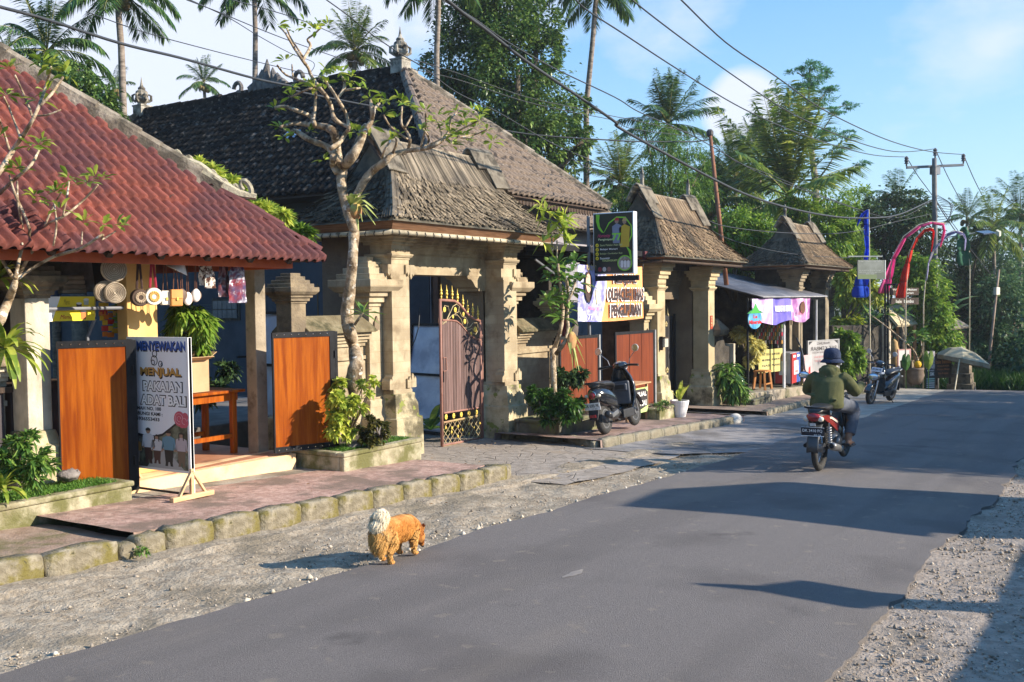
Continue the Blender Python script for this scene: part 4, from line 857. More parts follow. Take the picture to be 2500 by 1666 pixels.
for (u, v, r_) in ((.84,.40,.06),(.84,.40,.03),(.92,.385,.035)): rr.tube([b.q(u+r_*cos(a), v+r_*.66*sin(a),.0085) for a in [i*.42 for i in range(13)]], .003,4, False)
ob("petal_line", rr, ink((.75,.35,.36)), ro)
def printed_person(u, v0, ht, wd, top, skirt, hat=None, hairlong=False):
 q = lambda a, c: (u+a*wd, v0+c*ht)
 pp = M()
 b.poly(pp, [q(*z) for z in ((-.34,0),(-.12,0),(-.06,.12),(.06,.12),(.12,0),(.34,.0),(.30,.10),(.40,.48),(-.40,.48),(-.30,.10))], .005); a = ob("printed_skirt", pp, ink(skirt), t)
 pp = M(); b.poly(pp, [q(*z) for z in ((-.40,.46),(.40,.46),(.44,.70),(.50,.46),(.62,.48),(.52,.80),(.16,.86),(-.16,.86),(-.52,.80),(-.62,.48),(-.50,.46),(-.44,.70))], .0058); ob("printed_shirt", pp, ink(top), t)
 for (uu, vv, ra, rb_) in ((u, v0+ht*.93, wd*.20, ht*.075),(u-wd*.5, v0+ht*.46, wd*.09, ht*.03),(u+wd*.5, v0+ht*.46, wd*.09, ht*.03)): pp = M(); b.disc(pp, uu, vv, ra, rb_, .0066); ob("printed_skin", pp, ink((.36,.22,.15)), t)
 pp = M(); b.poly(pp, [q(*z) for z in (((-.24,.94),(-.20,1.0),(0,1.03),(.2,1.0),(.24,.94)) if not hairlong else ((-.26,.78),(-.24,.98),(0,1.03),(.24,.98),(.26,.78),(.18,.78),(.16,.96),(-.16,.96),(-.18,.78)))], .0072); ob("printed_hair", pp, ink((.03,.022,.02)), t)
printed_person(.13,.05,.185,.14,(.42,.25,.06),(.34,.30,.26)); printed_person(.33,.045,.265,.17,(.55,.57,.62),(.06,.03,.025)); printed_person(.47,.05,.215,.155,(.6,.6,.62),(.10,.05,.04), hairlong=True)
printed_person(.66,.04,.262,.185,(.13,.27,.36),(.03,.03,.03)); printed_person(.86,.045,.25,.16,(.48,.40,.42),(.17,.12,.085), hairlong=True)
LW = mk("pale raw timber", (.52,.33,.17),(.64,.43,.24),6,.8, stretch=(1,1,4))
for y in (7.31,8.17):
 lg = M(); z0 = gz(6.1)+.175; lg.obox((X0, y, z0+.025),(.235,0,0),(0,.028,0),(0,0,.022)); fo = ob("foot", lg, LW, t, bevel=.004)
 ps = M(); ps.box(X0-.017, X0+.017, y-.012, y+.012, z0+.04,.22); ob("upright", ps, LW, t)
 for sg in (-1,1): ob("brace", M().beam((X0+sg*.15, y, z0+.04),(X0, y, z0+.26),.018,.03,(0,1,0)), LW, t)
z0 = gz(6.1)+.21; ob("cross_rail", M().beam((X0,7.31, z0),(X0,8.17, z0),.014,.02), DKWOOD, t)
t = T("table", "orange wooden table with cross rail inside the souvenir stall", "table", (7.3,8.9,.045))
m = M(); m.box(6.55,7.93,8.52,9.15,.735,.765); ob("table_top", m, OWOOD, t, bevel=.004)
m = M(); m.box(6.66,7.86,8.575,8.60,.645,.735); m.box(7.82,7.845,8.60,9.06,.645,.735); m.box(6.66,7.86,9.06,9.085,.645,.735); ob("apron", m, OWOOD, t)
for x in (6.68,7.78):
 for y in (8.57,9.03): ob("leg", M().box(x, x+.06, y, y+.06,.045,.735), OWOOD, t, bevel=.003)
for y in (8.585,9.045): ob("stretcher", M().box(6.74,7.78, y, y+.03,.22,.27), OWOOD, t)
t = T("cardboard_box", "open cardboard box with a raised flap on the orange table", "box", (7.2,8.85,.765))
CARD = mk("brown cardboard", (.40,.26,.14),(.48,.32,.18),3,.85)
bx0, bx1, by0, by1, bz1 = 6.92,7.48,8.60,9.02,1.13
m = M(); m.box(bx0, bx1, by0, by0+.008,.766, bz1); m.box(bx0, bx1, by1-.008, by1,.766, bz1); m.box(bx0, bx0+.008, by0+.008, by1-.008,.766, bz1); m.box(bx1-.008, bx1, by0+.008, by1-.008,.766, bz1); m.box(bx0, bx1, by0, by1,.766,.772); ob("box_body", m, CARD, t)
ob("flap", M().obox(((bx0+bx1)/2+.1, by0-.055, bz1+.01),(.16,0,0),(0,.06,-.02),(0,.001,.003)), CARD, t)
ob("flap", M().obox((bx1+.06,(by0+by1)/2, bz1+.03),(.065,0,.04),(0,.2,0),(-.002,0,.003)), CARD, t)
ob("tape", M().box(bx0+.22, bx0+.28, by0-.001, by0,.78, bz1-.02), flat("packing tape", (.5,.38,.2),.3), t)
def on(x, y, Y): return atY(*cS(x, y), Y)
def strap(parent, p, ztop, dx, mat, r=.006):
 ob("strap", M().tube([p+Vector((-dx, 0,0)),(p.x-dx*.3, p.y, ztop)], r, 5), mat, parent); ob("strap", M().tube([p+Vector((dx, 0,0)),(p.x+dx*.3, p.y, ztop)], r, 5), mat, parent)
RATT = mk("pale woven rattan", (.40,.33,.24),(.55,.47,.36),30,.85, bump=.5, bscale=90)
for i, (x, y, r_, lab) in enumerate(((545,212,.117, "upper round woven rattan tray hanging under the red eave"),(503,318,.10, "lower round rattan tray, partly behind its neighbour"),(550,324,.098, "lower round rattan tray in front of its neighbour"))):
 p = on(x, y, 8.0 if i != 1 else 8.06); t = T("rattan_tray", lab, "tray", p, 0, "rattan trays hanging in the stall")
 m = M(); m.lathe(p, [(r_, -.012),(r_, .012),(r_*.94,.02),(r_*.9,.008),(0.001,.008)], 28,(-.35,-1,0)); ob("disc", m, RATT, t)
 rg = M()
 for k in range(1,7): rg.torus(p+Vector((-.35,-1,0)).normalized()*.011,(-.35,-1,0), r_*k/7,.0045,28,5)
 ob("coil_pattern", rg, flat("dark rattan", (.27,.21,.15),.9), t)
 ob("hook", M().tube([p+Vector((0,0, r_)),(p.x, p.y+.02,2.14 if i == 0 else p.z+r_+.06)], .003,4), CABLE, t)
def round_bag(label, x, y, r_, Y, cb, cd, cs, sdx):
 p = on(x, y, Y); t = T("round_bag", label, "bag", p, 0, "round handbags hanging from the eave"); ax = Vector((-.4,-1,0)).normalized()
 ob("bag_body", M().lathe(p, [(r_*.9,-.04),(r_, -.03),(r_, .03),(r_*.93,.04),(.001,.042)], 26, ax), flat("bag %.2f" % cb[0], cb, .7), t, smooth=False)
 m = M()
 for k in range(16):
  a = 2*pi*k/16; u = ax.orthogonal().normalized(); w2 = ax.cross(u); m.ell(p+ax*.043+(u*cos(a)+w2*sin(a))*r_*.52,.012,.012,.012,6,4)
 m.torus(p+ax*.043, ax, r_*.36,.008,22,5); ob("sun_motif", m, flat("motif %.2f" % cd[0], cd, .6), t)
 strap(t, p+Vector((0,0, r_)),2.14, sdx, flat("strap %.2f" % cs[0], cs, .8),.012)
round_bag("dark brown round handbag with beaded ring, on a dark strap", 668,347,.083,8.0,(.07,.04,.025),(.4,.3,.2),(.05,.025,.02),.03)
round_bag("white round handbag with golden sun motif and crimson straps", 733,342,.083,7.94,(.78,.72,.62),(.60,.36,.10),(.28,.015,.035),.035)
def small_bag(label, x, y, wd, ht, Y, col, flapc, sdx=.03, rot=.3):
 p = on(x, y, Y); t = T("shoulder_bag", label, "bag", p, 0, "small bags hanging from the eave"); rx = Vector((cos(rot),-sin(rot),0)); ny = Vector((-sin(rot),-cos(rot),0))
 ob("bag_body", M().obox(p, rx*wd/2, ny*.03, Vector((0,0, ht/2))), flat("bag %.3f" % col[1], col, .6), t, bevel=.012)
 ob("flap", M().obox(p+ny*.033+Vector((0,0, ht*.22)), rx*wd*.48, ny*.004, Vector((0,0, ht*.26))), flat("flap %.3f" % flapc[1], flapc, .5), t, bevel=.003)
 ob("buckle", M().obox(p+ny*.04+Vector((0,0,-.01)), rx*.008, ny*.004, Vector((0,0,.014))), GOLD, t)
 strap(t, p+Vector((0,0, ht/2)),2.14, sdx, flat("brown strap", (.12,.05,.025),.8),.005)
small_bag("white woven shoulder bag hanging beside the tan one", 792,348,.10,.14,8.03,(.70,.66,.58),(.62,.58,.5))
small_bag("tan leather shoulder bag hanging by a brown strap", 842,348,.12,.165,7.97,(.55,.24,.055),(.62,.28,.07))
for i, (x, y, lab) in enumerate(((870,335, "dark-rimmed small oval coin purse next to the tan bag"),(899,352, "white oval purse hanging lowest"),(938,336, "white oval purse nearest the patterned bag"))):
 p = on(x, y, 7.99); t = T("purse", lab, "purse", p, 0, "oval purses hanging from the eave"); ax = Vector((-.4,-1,0)).normalized(); rot = ax.to_track_quat('Z', 'Y').to_matrix()
 ob("purse_body", M().ell(p, .045,.068,.022,16,8, rot), flat("purse white" if i else "purse brown", (.75,.72,.68) if i else (.12,.08,.06),.6), t, smooth=True)
 ob("edge_trim", M().torus(p, ax, .05,.006,20,5), flat("purse trim", (.3,.2,.14),.7), t); strap(t, p+Vector((0,0,.06)),2.14,.012, flat("brown strap", (.12,.05,.025),.8),.004)
CLOTHW = flat("white cloth", (.75,.74,.72),.9)
p = on(862,203,7.98); t = tag(ob("cone_hat", M().lathe(p+Vector((0,0,.055)), [(.12,-.09),(.115,-.085),(.05,0),(.008,.055)], 20,(.35,-.3,.9)), CLOTHW, smooth=True), "white cone-shaped hat hung under the eave among the straps", "hat")
PATT = mk("brown batik cloth", (.72,.66,.58),(.10,.04,.025),22,.85, lo=.48, hi=.54)
def cloth_pack(name, label, cat, cx, cy, wd, ht, Y, mat, rot=.3, seed=0, group=None):
 p = on(cx, cy, Y); rx = Vector((cos(rot),-sin(rot),0)); ny = Vector((-sin(rot),-cos(rot),0)); m = M()
 for sg in (1,-1):
  m.grid(lambda u, v: tuple(p+rx*wd*(u-.5)*(1-.25*v*v)+Vector((0,0, ht*(v-.5)))+ny*(sg*.022*sin(pi*u)*(1-.4*v)+.02*vnoise(u*3+seed, v*3,2.2))),10,12)
 return tag(ob(name, m, mat, smooth=True), label, cat, group)
cloth_pack("batik_bag", "brown and white batik cloth bag hanging under the eave", "bag", 985,225,.16,.27,8.0, PATT)
cloth_pack("batik_bag", "smaller batik cloth pouch in front of the larger one, lower", "bag", 1005,262,.11,.17,7.93, PATT, seed=4)
PLAST = mk("clear plastic film over red and blue cloth", (.22,.03,.035),(.06,.075,.16),7,.16, stain=(.62,.63,.68), stain_scale=9, stain_amt=.42, coat=.9)
cloth_pack("garment_pack", "clear plastic pack of dark red and blue clothes hanging by the stall post", "clothing", 1135,285,.20,.38,7.95, PLAST, seed=2, group="packed clothes in the stall")
cloth_pack("garment_pack", "dark clothes pack hanging just left of the clear plastic one", "clothing", 1070,270,.13,.32,8.05, mk("dark packed cloth", (.05,.03,.045),(.16,.04,.05),8,.3, coat=.6), seed=7, group="packed clothes in the stall")
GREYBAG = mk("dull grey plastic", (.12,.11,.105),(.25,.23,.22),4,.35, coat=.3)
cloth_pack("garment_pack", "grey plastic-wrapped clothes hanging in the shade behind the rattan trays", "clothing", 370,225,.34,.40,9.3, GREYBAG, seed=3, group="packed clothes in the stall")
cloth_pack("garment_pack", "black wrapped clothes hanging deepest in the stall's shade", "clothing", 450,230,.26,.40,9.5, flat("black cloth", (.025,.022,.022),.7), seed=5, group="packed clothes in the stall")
for i in range(4):
 p = on(318,318-i*22,9.2); tag(ob("folded_cloth_stack", M().obox(p, (.15-.01*i, .02,0),(-.015,.12,0),(0,0,.022)), flat("folded cloth %d" % (i % 2),(.42-.1*(i % 2),.38-.1*(i % 2),.33-.1*(i % 2)),.9), bevel=.012), ["pale folded cloth at the bottom of the shelf pile", "greyish folded cloth second from the bottom of the shelf pile", "pale folded cloth second from the top of the shelf pile", "greyish folded cloth on top of the shelf pile"][i], "cloth", "folded cloths on the stall shelf")
p = on(245,322,9.2); tag(ob("blue_tin", M().lathe(p+Vector((0,0,-.06)), [(.075,0),(.075,.12),(.068,.13),(.068,.14)], 16), flat("dark blue tin", (.04,.10,.26),.4)), "dark blue tin on the stall shelf left of the cloth pile", "tin")
p = on(310,340,9.2); tag(ob("shelf", M().box(p.x-.5, p.x+.5,9.0,9.45, p.z-.05, p.z-.02), DKWOOD), "dark shelf board behind the yellow menu sign", "shelf")
for k, (x, y0, y1, cols) in enumerate(((489,372,455, "yro"),(502,372,535, "oyr"),(529,385,540, "ory"),(552,380,520, "gyg"),(566,372,440, "pgy"))):
 pa, pb = on(x, y0,8.75), on(x, y1,8.75); n = max(4, int((pa.z-pb.z)/.055)); t = T("sachet_strip", ["short strip of yellow and red sachets, leftmost of the five", "long strip of orange sachets, second from the left", "longest strip of red and yellow sachets in the middle", "strip of green and yellow sachets, second from the right", "short strip of pink and green sachets beside the ochre column"][k], "snack", pa, 0, "sachet strips hanging in the stall")
 for j in range(n):
  c = pa+(pb-pa)*((j+.5)/n); ch = cols[(j*7+k) % 3] if (j+k) % 3 else cols[0]; col = {"y": (.62,.42,.02), "r": (.45,.03,.02), "o": (.55,.17,.02), "g": (.2,.38,.03), "p": (.55,.12,.22)}[ch]
  ob("sachet", M().obox(c, (.034,.008*((j % 2)*2-1),0),(0,.006,0),(0,0,.025)), flat("sachet "+ch, col, .25), t, bevel=.004)
t = T("menu_sign", "yellow and white drinks menu sign on a grey steel counter frame", "sign", on(340,400,8.5))
b = Board((5.40,8.5),(6.04,8.5),1.585,1.815,.03)
ob("panel", b.rect(M(),.0,.96,0,1), YELI, t)
wp = M(); b.poly(wp, [(0,0),(.26,0),(.40,1),(0,1)], .002); ob("white_field", wp, WHI, t)
ob("end_face", M().add([b.q(.96,0,0), b.q(1.02,.96,-.03), b.q(.96,1,0)], [(0,1,2)]), flat("dark yellow", (.5,.38,.02),.5), t)
b.txt("Menu", REDI, t, .48,.17,.19,.16,.003,.0,.35)
b.txt("Menu", flat("menu ink", (.35,.22,.01),.5), t, .50,.78,.10,.22,.003,.0,.4)
for i, (u, v, r_, h_, c_) in enumerate(((.70,.60,.045,.22,(.07,.03,.02)),(.82,.76,.045,.22,(.45,.5,.45)),(.77,.22,.05,.34,(.5,.16,.03)))):
 cm = M(); b.poly(cm, [(u-r_, v+h_/2),(u+r_, v+h_/2),(u+r_*.75, v-h_/2),(u-r_*.75, v-h_/2)], .003); ob("printed_cup", cm, ink(c_), t)
 cm = M(); b.disc(cm, u, v+h_/2, r_, .05,.0038,14); ob("printed_rim", cm, ink((.7,.68,.64)), t)
cm = M(); b.disc(cm, .20,.72,.018,.07,.003,10); ob("printed_logo", cm, ink((.4,.03,.04)), t)
fm = M(); fm.tube([(5.42,8.46,1.70),(6.36,8.46,1.70)], .017,8); ob("bar", fm, GREYM, t)
ob("post", M().tube([(6.36,8.46,.05),(6.36,8.46,1.76)], .022,8), GREYM, t)
ob("post", M().tube([(5.97,8.56,.05),(5.97,8.56,1.42),(6.03,8.52,1.6)], .016,8), GREYM, t)
t = T("shop_counter", "dark slatted counter in the stall's shade below the menu sign", "counter", (5.6,8.9,.05))
ob("counter_top", M().box(5.0,6.3,8.62,9.2,.95,1.0), DKWOOD, t)
for i in range(6): ob("slat", M().box(5.05+.2*i, 5.17+.2*i, 8.66,8.69,.05,.95), flat("dark slat", (.05,.04,.045),.7), t)
TARP = mk("crumpled white-blue sheet", (.42,.46,.56),(.56,.60,.68),2.2,.35, stain=(.30,.34,.45), stain_scale=1.7, stain_amt=.45, bump=.6, bscale=5)
def sheet_board(label, pl, pr, zb, zt, rail, lean=.25, seed=0):
 b = Board(pl, pr, zb, zt, .02); t = T("sheet_board", label, "board", ((pl[0]+pr[0])/2,(pl[1]+pr[1])/2, zb),0, "white sheet boards in the yard")
 def q(u, v, d=0): return b.q(u, v, d)-b.n*lean*v
 m = M(); m.grid(lambda u, v: tuple(q(u, v, .012*vnoise(u*3+seed, v*4,1.6))),18,24); sh = ob("sheet", m, TARP, t, smooth=True); sh.modifiers.new("thick", 'SOLIDIFY').thickness = .006
 f = M()
 for (u0, v0, u1, v1) in ((0,0,1,0),(1,0,1,1),(1,1,0,1),(0,1,0,0),(0, rail, 1, rail)): f.beam(q(u0, v0,.02), q(u1, v1,.02),.03,.04)
 ob("frame", f, BLACKM, t)
 return t
sheet_board("large crumpled white sheet on a black frame, seen through the first gateway", atD(*cB(855,480),17.0), atD(*cB(1075,480),16.3),-.45,1.34,.53)
t = T("cable", "thin black cable hanging down the white sheet in the first gateway", "cable", (13.2,11,1.3)); ob("strand", M().tube([atD(*cB(952,450),16.2), atD(*cB(945,560),16.1), atD(*cB(925,630),16.1), atD(*cB(896,692),16.1)], .009,6), CABLE, t)
sheet_board("narrow white sheet board leaning behind the concrete stall post", atD(*cS(1200,920),13.6), atD(*cS(1335,905),13.3),.19,1.60,.5,.2,3)
ob("glass_block_window", M(), NAVY) if 0 else None
gw = T("glass_block_window", "dim glass-block window in the dark blue wall behind the hanging bags", "window", (14.7,17,1.5))
w0, w1 = atX(*cS(1022,360),14.73), atX(*cS(1140,445),14.73)
m = M()
for i in range(5):
 for j in range(2): y0, y1 = lerp(w0.y, w1.y, i/5), lerp(w0.y, w1.y, (i+.92)/5); m.box(14.70,14.72, y0, y1, lerp(w1.z, w0.z, j/2), lerp(w1.z, w0.z, (j+.92)/2))
ob("glass_blocks", m, flat("dim glass block", (.07,.09,.11),.15), gw); ob("window_frame", M().box(14.725,14.748, w0.y+.05, w1.y-.05, w1.z-.05, w0.z+.05), BLKWALL, gw)
t = T("spear_fence", "dark iron fence with dull gold spear tips behind the left gatepost", "fence", (11.3,12,1))
for k, px in enumerate((392,445,500)):
 p = atY(*cB(px, 332),10.9); m = M(); m.tube([(p.x, p.y, -.3),(p.x, p.y, p.z-.12)], .01,5); m.lathe((p.x, p.y, p.z-.12), [(.01,0),(.03,.03),(.012,.05),(.03,.075),(.002,.16)], 6); ob("spear", m, flat("dull gold iron", (.12,.085,.03),.6, metal=.4), t)
ob("rail", M().box(10.0,11.5,10.89,10.91,.95,.98), BLACKM, t)
# ------------------------------------------------------------------ iron gate leaf of the first gateway
G0 = Vector((11.96,8.72,0)); G1 = Vector((13.32,8.93,0)); gd_ = (G1-G0); gn = Vector((gd_.y, -gd_.x, 0)).normalized(); GL = gd_.length; gr = gd_.normalized()
def gp2(x, y, d=0.0): p = hit(cB(x, y), G0, gn); return p+gn*d
leaf = T("iron_gate_leaf", "brown plank gate leaf with gilded scrolls, spear tips and lattice foot", "gate", (G0.x, G0.y, gz(12)+.03))
GBR = mk("dusty red-brown iron", (.24,.11,.085),(.33,.17,.13),5,.65); PLK = mk("dark plum planks", (.085,.048,.042),(.16,.10,.09),4,.75, stain=(.23,.17,.16), stain_scale=3, stain_amt=.3, stretch=(5,5,.3), island=.25)
topc = [(1060,410),(1100,412),(1140,415),(1165,430),(1190,460),(1215,490),(1240,508),(1280,525)]
fr = M(); fr.tube([gp2(1074,1212), gp2(1062,405)], .024,8); fr.tube([gp2(x, y) for x, y in topc], .022,8); fr.tube([gp2(1290,1186), gp2(1281,520)], .022,8); fr.tube([gp2(1074,1205), gp2(1288,1165)], .018,8); ob("frame", fr, GBR, leaf, smooth=True)
ob("hinge_post", M().tube([gp2(1297,1188), gp2(1290,518)], .02,8), GBR, leaf)
bot = lambda u: lerp(1028,998, u); tops = [(0,520),(.2,520),(.38,525),(.5,545),(.62,575),(.75,605),(.88,622),(1,628)]
def tp(u):
 for (a, y0),(b2, y1) in zip(tops, tops[1:]):
  if u <= b2: return lerp(y0, y1,(u-a)/(b2-a))
 return tops[-1][1]
pk = M()
for i in range(14):
 u0, u1 = (i+.05)/14,(i+.95)/14; x = lambda u, v: lerp(lerp(1071,1277, u), lerp(1079,1276, u), v)
 P = [gp2(x(u0,1), bot(u0)), gp2(x(u1,1), bot(u1)), gp2(x(u1,0), tp(u1)), gp2(x(u0,0), tp(u0))]
 pk.add([p+gn*.008 for p in P]+[p-gn*.008 for p in P], [(0,1,2,3),(7,6,5,4),(0,4,5,1),(1,5,6,2),(2,6,7,3),(3,7,4,0)])
ob("planks", pk, PLK, leaf)
rb = M(); rb.tube([gp2(lerp(1070,1278, u), tp(u),.012) for u in [i/16 for i in range(17)]], .014,6); rb.tube([gp2(1079,1028,.012), gp2(1275,998,.012)], .014,6); ob("rail", rb, GBR, leaf)
rl = M(); rl.tube([gp2(1080,1080,.0), gp2(1282,1040,.0)], .016,6); rl.tube([gp2(1078,1208,0), gp2(1285,1166,.0)], .014,6); ob("rail", rl, mk("worn gilded rail", (.42,.34,.13),(.33,.2,.12),7,.6), leaf)
la = M()
for i in range(9):
 u = i/8; a0 = gp2(lerp(1080,1282, u), lerp(1080,1040, u)); 
 for du in (-1,1):
  u2 = u+du*3/8
  e = max(0, min(1, u2)); fr_ = (e-u)/(u2-u); xb = lerp(1080,1284, e); yt, yb = lerp(1080,1040, e), lerp(1206,1166, e)
  la.tube([a0, gp2(xb, lerp(yt, yb, fr_))], .0045,4)
  if fr_ < 1:
   la.tube([gp2(xb, lerp(yt, yb, fr_)), gp2(lerp(1080,1284, e-du*(1-fr_)*3/8), lerp(1206,1166, e-du*(1-fr_)*3/8))], .0045,4)
ob("lattice", la, mk("pale gold lattice", (.50,.42,.22),(.38,.28,.16),7,.5), leaf)
def rosette(x, y, r_):
 c = gp2(x, y, .02); m = M()
 for k in range(8):
  a = k*pi/4; m.ell(c+gr*r_*.6*cos(a)+Vector((0,0, r_*.6*sin(a))), r_*.34, r_*.2, r_*.34,8,5)
 m.ell(c+gn*.004, r_*.36, r_*.3, r_*.36,8,5); ob("gilded_flower", m, GOLD, leaf, smooth=True)
for x, y, r_ in ((1080,462,.046),(1139,464,.048),(1127,502,.03),(1184,487,.036),(1191,527,.046),(1248,570,.052),(1227,593,.03)): rosette(x, y, r_)
for i in range(5): rosette(1089+i*41.5,1049-i*6.3,.047)
for x, y in ((1122,1110),(1155,1100),(1214,1087),(1180,1118),(1215,1140),(1120,1132),(1244,1106),(1155,1155),(1275,1082),(1088,1108)): rosette(x, y, .026)
sc_ = M()
for pts in (((1075,545),(1072,480),(1085,440),(1105,445),(1112,480),(1095,520),(1078,540)),((1090,535),(1110,490),(1130,445),(1150,432),(1165,445),(1160,475),(1140,485)),((1100,520),(1130,490),(1155,492),(1175,515),(1185,545)),((1165,470),(1180,500),(1200,505),(1212,530),(1205,560),(1185,560)),
   ((1195,570),(1225,555),(1240,535),(1262,535),(1270,570),(1255,598),(1240,590)),((1210,575),(1235,565),(1245,580))):
 sc_.tube([gp2(x, y, .008) for x, y in pts], .006,5)
ob("scrollwork", sc_, mk("pale gold lattice", (.5,.42,.22),(.38,.28,.16),7,.5), leaf)
for x, y in ((1069,410),(1099,412),(1129,415),(1158,432),(1188,462),(1214,490),(1242,508),(1270,520)):
 p = gp2(x, y); m = M(); m.lathe(p, [(.006,0),(.014,.045),(.008,.06),(.024,.095),(.012,.12),(.020,.14),(.008,.165),(.002,.235)], 8); ob("spear_tip", m, GOLD, leaf)
ob("handle", M().tube([gp2(1070,725,.03), gp2(1080,725,.05), gp2(1083,795,.05), gp2(1073,800,.03)], .01,6), GBR, leaf)
ob("latch", M().tube([gp2(1076,800,.02), gp2(1076,860,.02)], .008,5), BLACKM, leaf)
# ------------------------------------------------------------------ second shop: hanging box sign, banner, boards, table, scooter pavement
t = T("hanging_box_sign", "black box sign for homestay 77 on a grey pole above the orange banner", "sign", (15.6,7.62, gz(15.6)+.13))
b = Board((15.6,8.03),(15.6,7.29),2.18,3.215,.12)
ob("sign_box", b.rect(M(),-.02,1.03,-.015,1.015,-.14,-.004), WHITE, t, bevel=.006)
ob("sign_face", b.rect(M(),0,1,0,1,-.004,.0), ink((.022,.028,.024),.3), t)
gm = M()
def ribbon(m, bb, pts, wds, d=.002):
 L_ = []; R_ = []
 for i, (u, v) in enumerate(pts):
  a = pts[max(0, i-1)]; c = pts[min(len(pts)-1, i+1)]; dx, dy = c[0]-a[0], (c[1]-a[1])*1.4; l_ = sqrt(dx*dx+dy*dy) or 1; wv_ = wds[i]; L_.append((u-dy/l_*wv_, v+dx/l_*wv_*.7)); R_.append((u+dy/l_*wv_, v-dx/l_*wv_*.7))
 for i in range(len(pts)-1): bb.poly(m, [L_[i], R_[i], R_[i+1], L_[i+1]], d)
ribbon(gm, b, [(.11,.99),(.10,.88),(.14,.77),(.22,.70),(.27,.68)], [.05,.04,.03,.02,.0]); ribbon(gm, b, [(.27,.69),(.40,.84),(.60,.93),(.82,.92),(.97,.78),(.98,.62),(.90,.50),(.80,.44)], [.004,.015,.018,.016,.014,.018,.014,.0]); ribbon(gm, b, [(.82,.46),(.93,.36),(.96,.24),(.92,.10)], [.0,.03,.02,.01])
gm.add([b.q(.80+.19*cos(a),.165+.13*sin(a),.0018) for a in [i*2*pi/24 for i in range(24)]], [tuple(range(24))]); ob("green_swoosh", gm, GRNI, t)
pc_ = M(); b.disc(pc_, .80,.165,.165,.113,.003); ob("photo_disc", pc_, mk("printed group photo", (.16,.13,.1),(.40,.36,.33),14,.5), t)
for i in range(3):
 pm = M(); b.poly(pm, [(.70+.08*i, .09),(.76+.08*i, .09),(.765+.08*i, .19),(.73+.08*i, .215),(.695+.08*i, .19)], .004); ob("printed_figure", pm, ink((.62,.6,.6)), t); pm = M(); b.disc(pm, .73+.08*i, .225,.02,.016,.0045,10); ob("printed_face", pm, ink((.3,.18,.12)), t)
for (u, v, c_, s_) in ((.60,.70,(.20,.22,.30),1),(.80,.66,(.50,.33,.03),1.15)):
 pm = M(); b.poly(pm, [(u-.10*s_, v-.20*s_),(u+.10*s_, v-.20*s_),(u+.11*s_, v),(u+.12*s_, v+.09*s_),(u, v+.13*s_),(u-.12*s_, v+.08*s_)], .003); ob("printed_figure", pm, ink(c_), t)
 pm = M(); b.disc(pm, u, v+.165*s_, .05,.04,.0035,12); ob("printed_face", pm, ink((.33,.20,.14)), t)
 pm = M(); b.poly(pm, [(u-.06, v+.175*s_),(u+.06, v+.175*s_),(u+.04, v+.225*s_),(u-.03, v+.22*s_)], .004); ob("printed_headcloth", pm, ink((.45,.02,.03) if s_ == 1 else (.45,.30,.12)), t)
for i in range(3): pm = M(); b.disc(pm, .15+.12*i, .07,.05,.04,.003,10); ob("printed_figure", pm, ink([(.3,.03,.04),(.5,.48,.45),(.22,.1,.08)][i]), t)
b.txt("Homestay", PINKI, t, .27,.625,.34,.075,.004,.0,.45); b.txt("Penginapan", ink((.68,.78,.42)), t, .31,.565,.38,.045,.004,.012); b.txt("77", ink((.25,.62,.05)), t, .60,.605,.24,.125,.006,.03)
for i, (s_, c_) in enumerate((("Sewa Pakaian Adat Bali", (.42,.48,.22)),("Belajar Menari", (.82,.82,.82)),("Belajar Gambelan Bali", (.42,.48,.22)),("Souvenir", (.82,.82,.82)))):
 v = .475-.073*i; pm = M(); b.disc(pm, .085, v, .042,.03,.003,14); ob("bullet", pm, YELI, t); pm = M(); ribbon(pm, b, [(.062, v),(.08, v-.014),(.112, v+.016)], [.008]*3,.004); ob("tick", pm, BLKI, t)
 b.txt(s_, ink(c_), t, .16+[.29,.23,.29,.13][i], v, [.58,.45,.58,.26][i], .036,.004,.012)
b.txt("TERLENGKAP!!", ink((.5,.6,.2)), t, .41,.215,.40,.034,.004,.012)
ob("mounting_bar", M().box(15.62,15.68,7.2,8.1,2.05,2.14), BLACKM, t)
ob("pole", M().tube([(15.66,8.17, gz(15.7)+.13),(15.66,8.17,3.2)], .03,8), GREYM, t)
for z in (2.35,3.0): ob("bracket", M().beam((15.66,8.17, z),(15.66,7.9, z),.03,.03), BLACKM, t)
t = T("cloth_banner", "orange cloth banner with white lettering tied between pole and second gateway", "banner", (16.4,8.0,1.9))
b = Board((14.95,8.02),(17.62,8.02),1.36,2.33,.01)
ORB = mk("orange banner cloth", (.72,.28,.085),(.80,.38,.15),1.5,.6)
def bz(u, v, d=0): return tuple(b.q(u, v+(.03*sin(pi*u)*(-1 if v < .5 else -1))+.02*v*u, d+.03*sin(u*9+v*2)*(.4+u*.6)*.5))
m = M(); m.grid(lambda u, v: bz(u, v),40,14); cl = ob("cloth", m, ORB, t, smooth=True)
PURP = mk("banner picture field", (.18,.17,.50),(.45,.46,.72),6,.6, stain=(.75,.75,.8), stain_scale=3, stain_amt=.4)
m = M(); m.grid(lambda u, v: bz(u*(.345+.06*sin(v*3.1-.6)), v, .004),20,14); ob("picture_field", m, PURP, t, smooth=True)
m = M(); m.grid(lambda u, v: bz((.345+.06*sin(v*3.1-.6))+.018*(u-.2), v, .006),2,14); ob("white_edge", m, WHI, t)
pm = M(); pm.add([bz(.13+.055*cos(a),.62+.28*sin(a),.035) for a in [i*2*pi/20 for i in range(20)]], [tuple(range(20))]); ob("printed_hair", pm, ink((.055,.03,.025)), t)
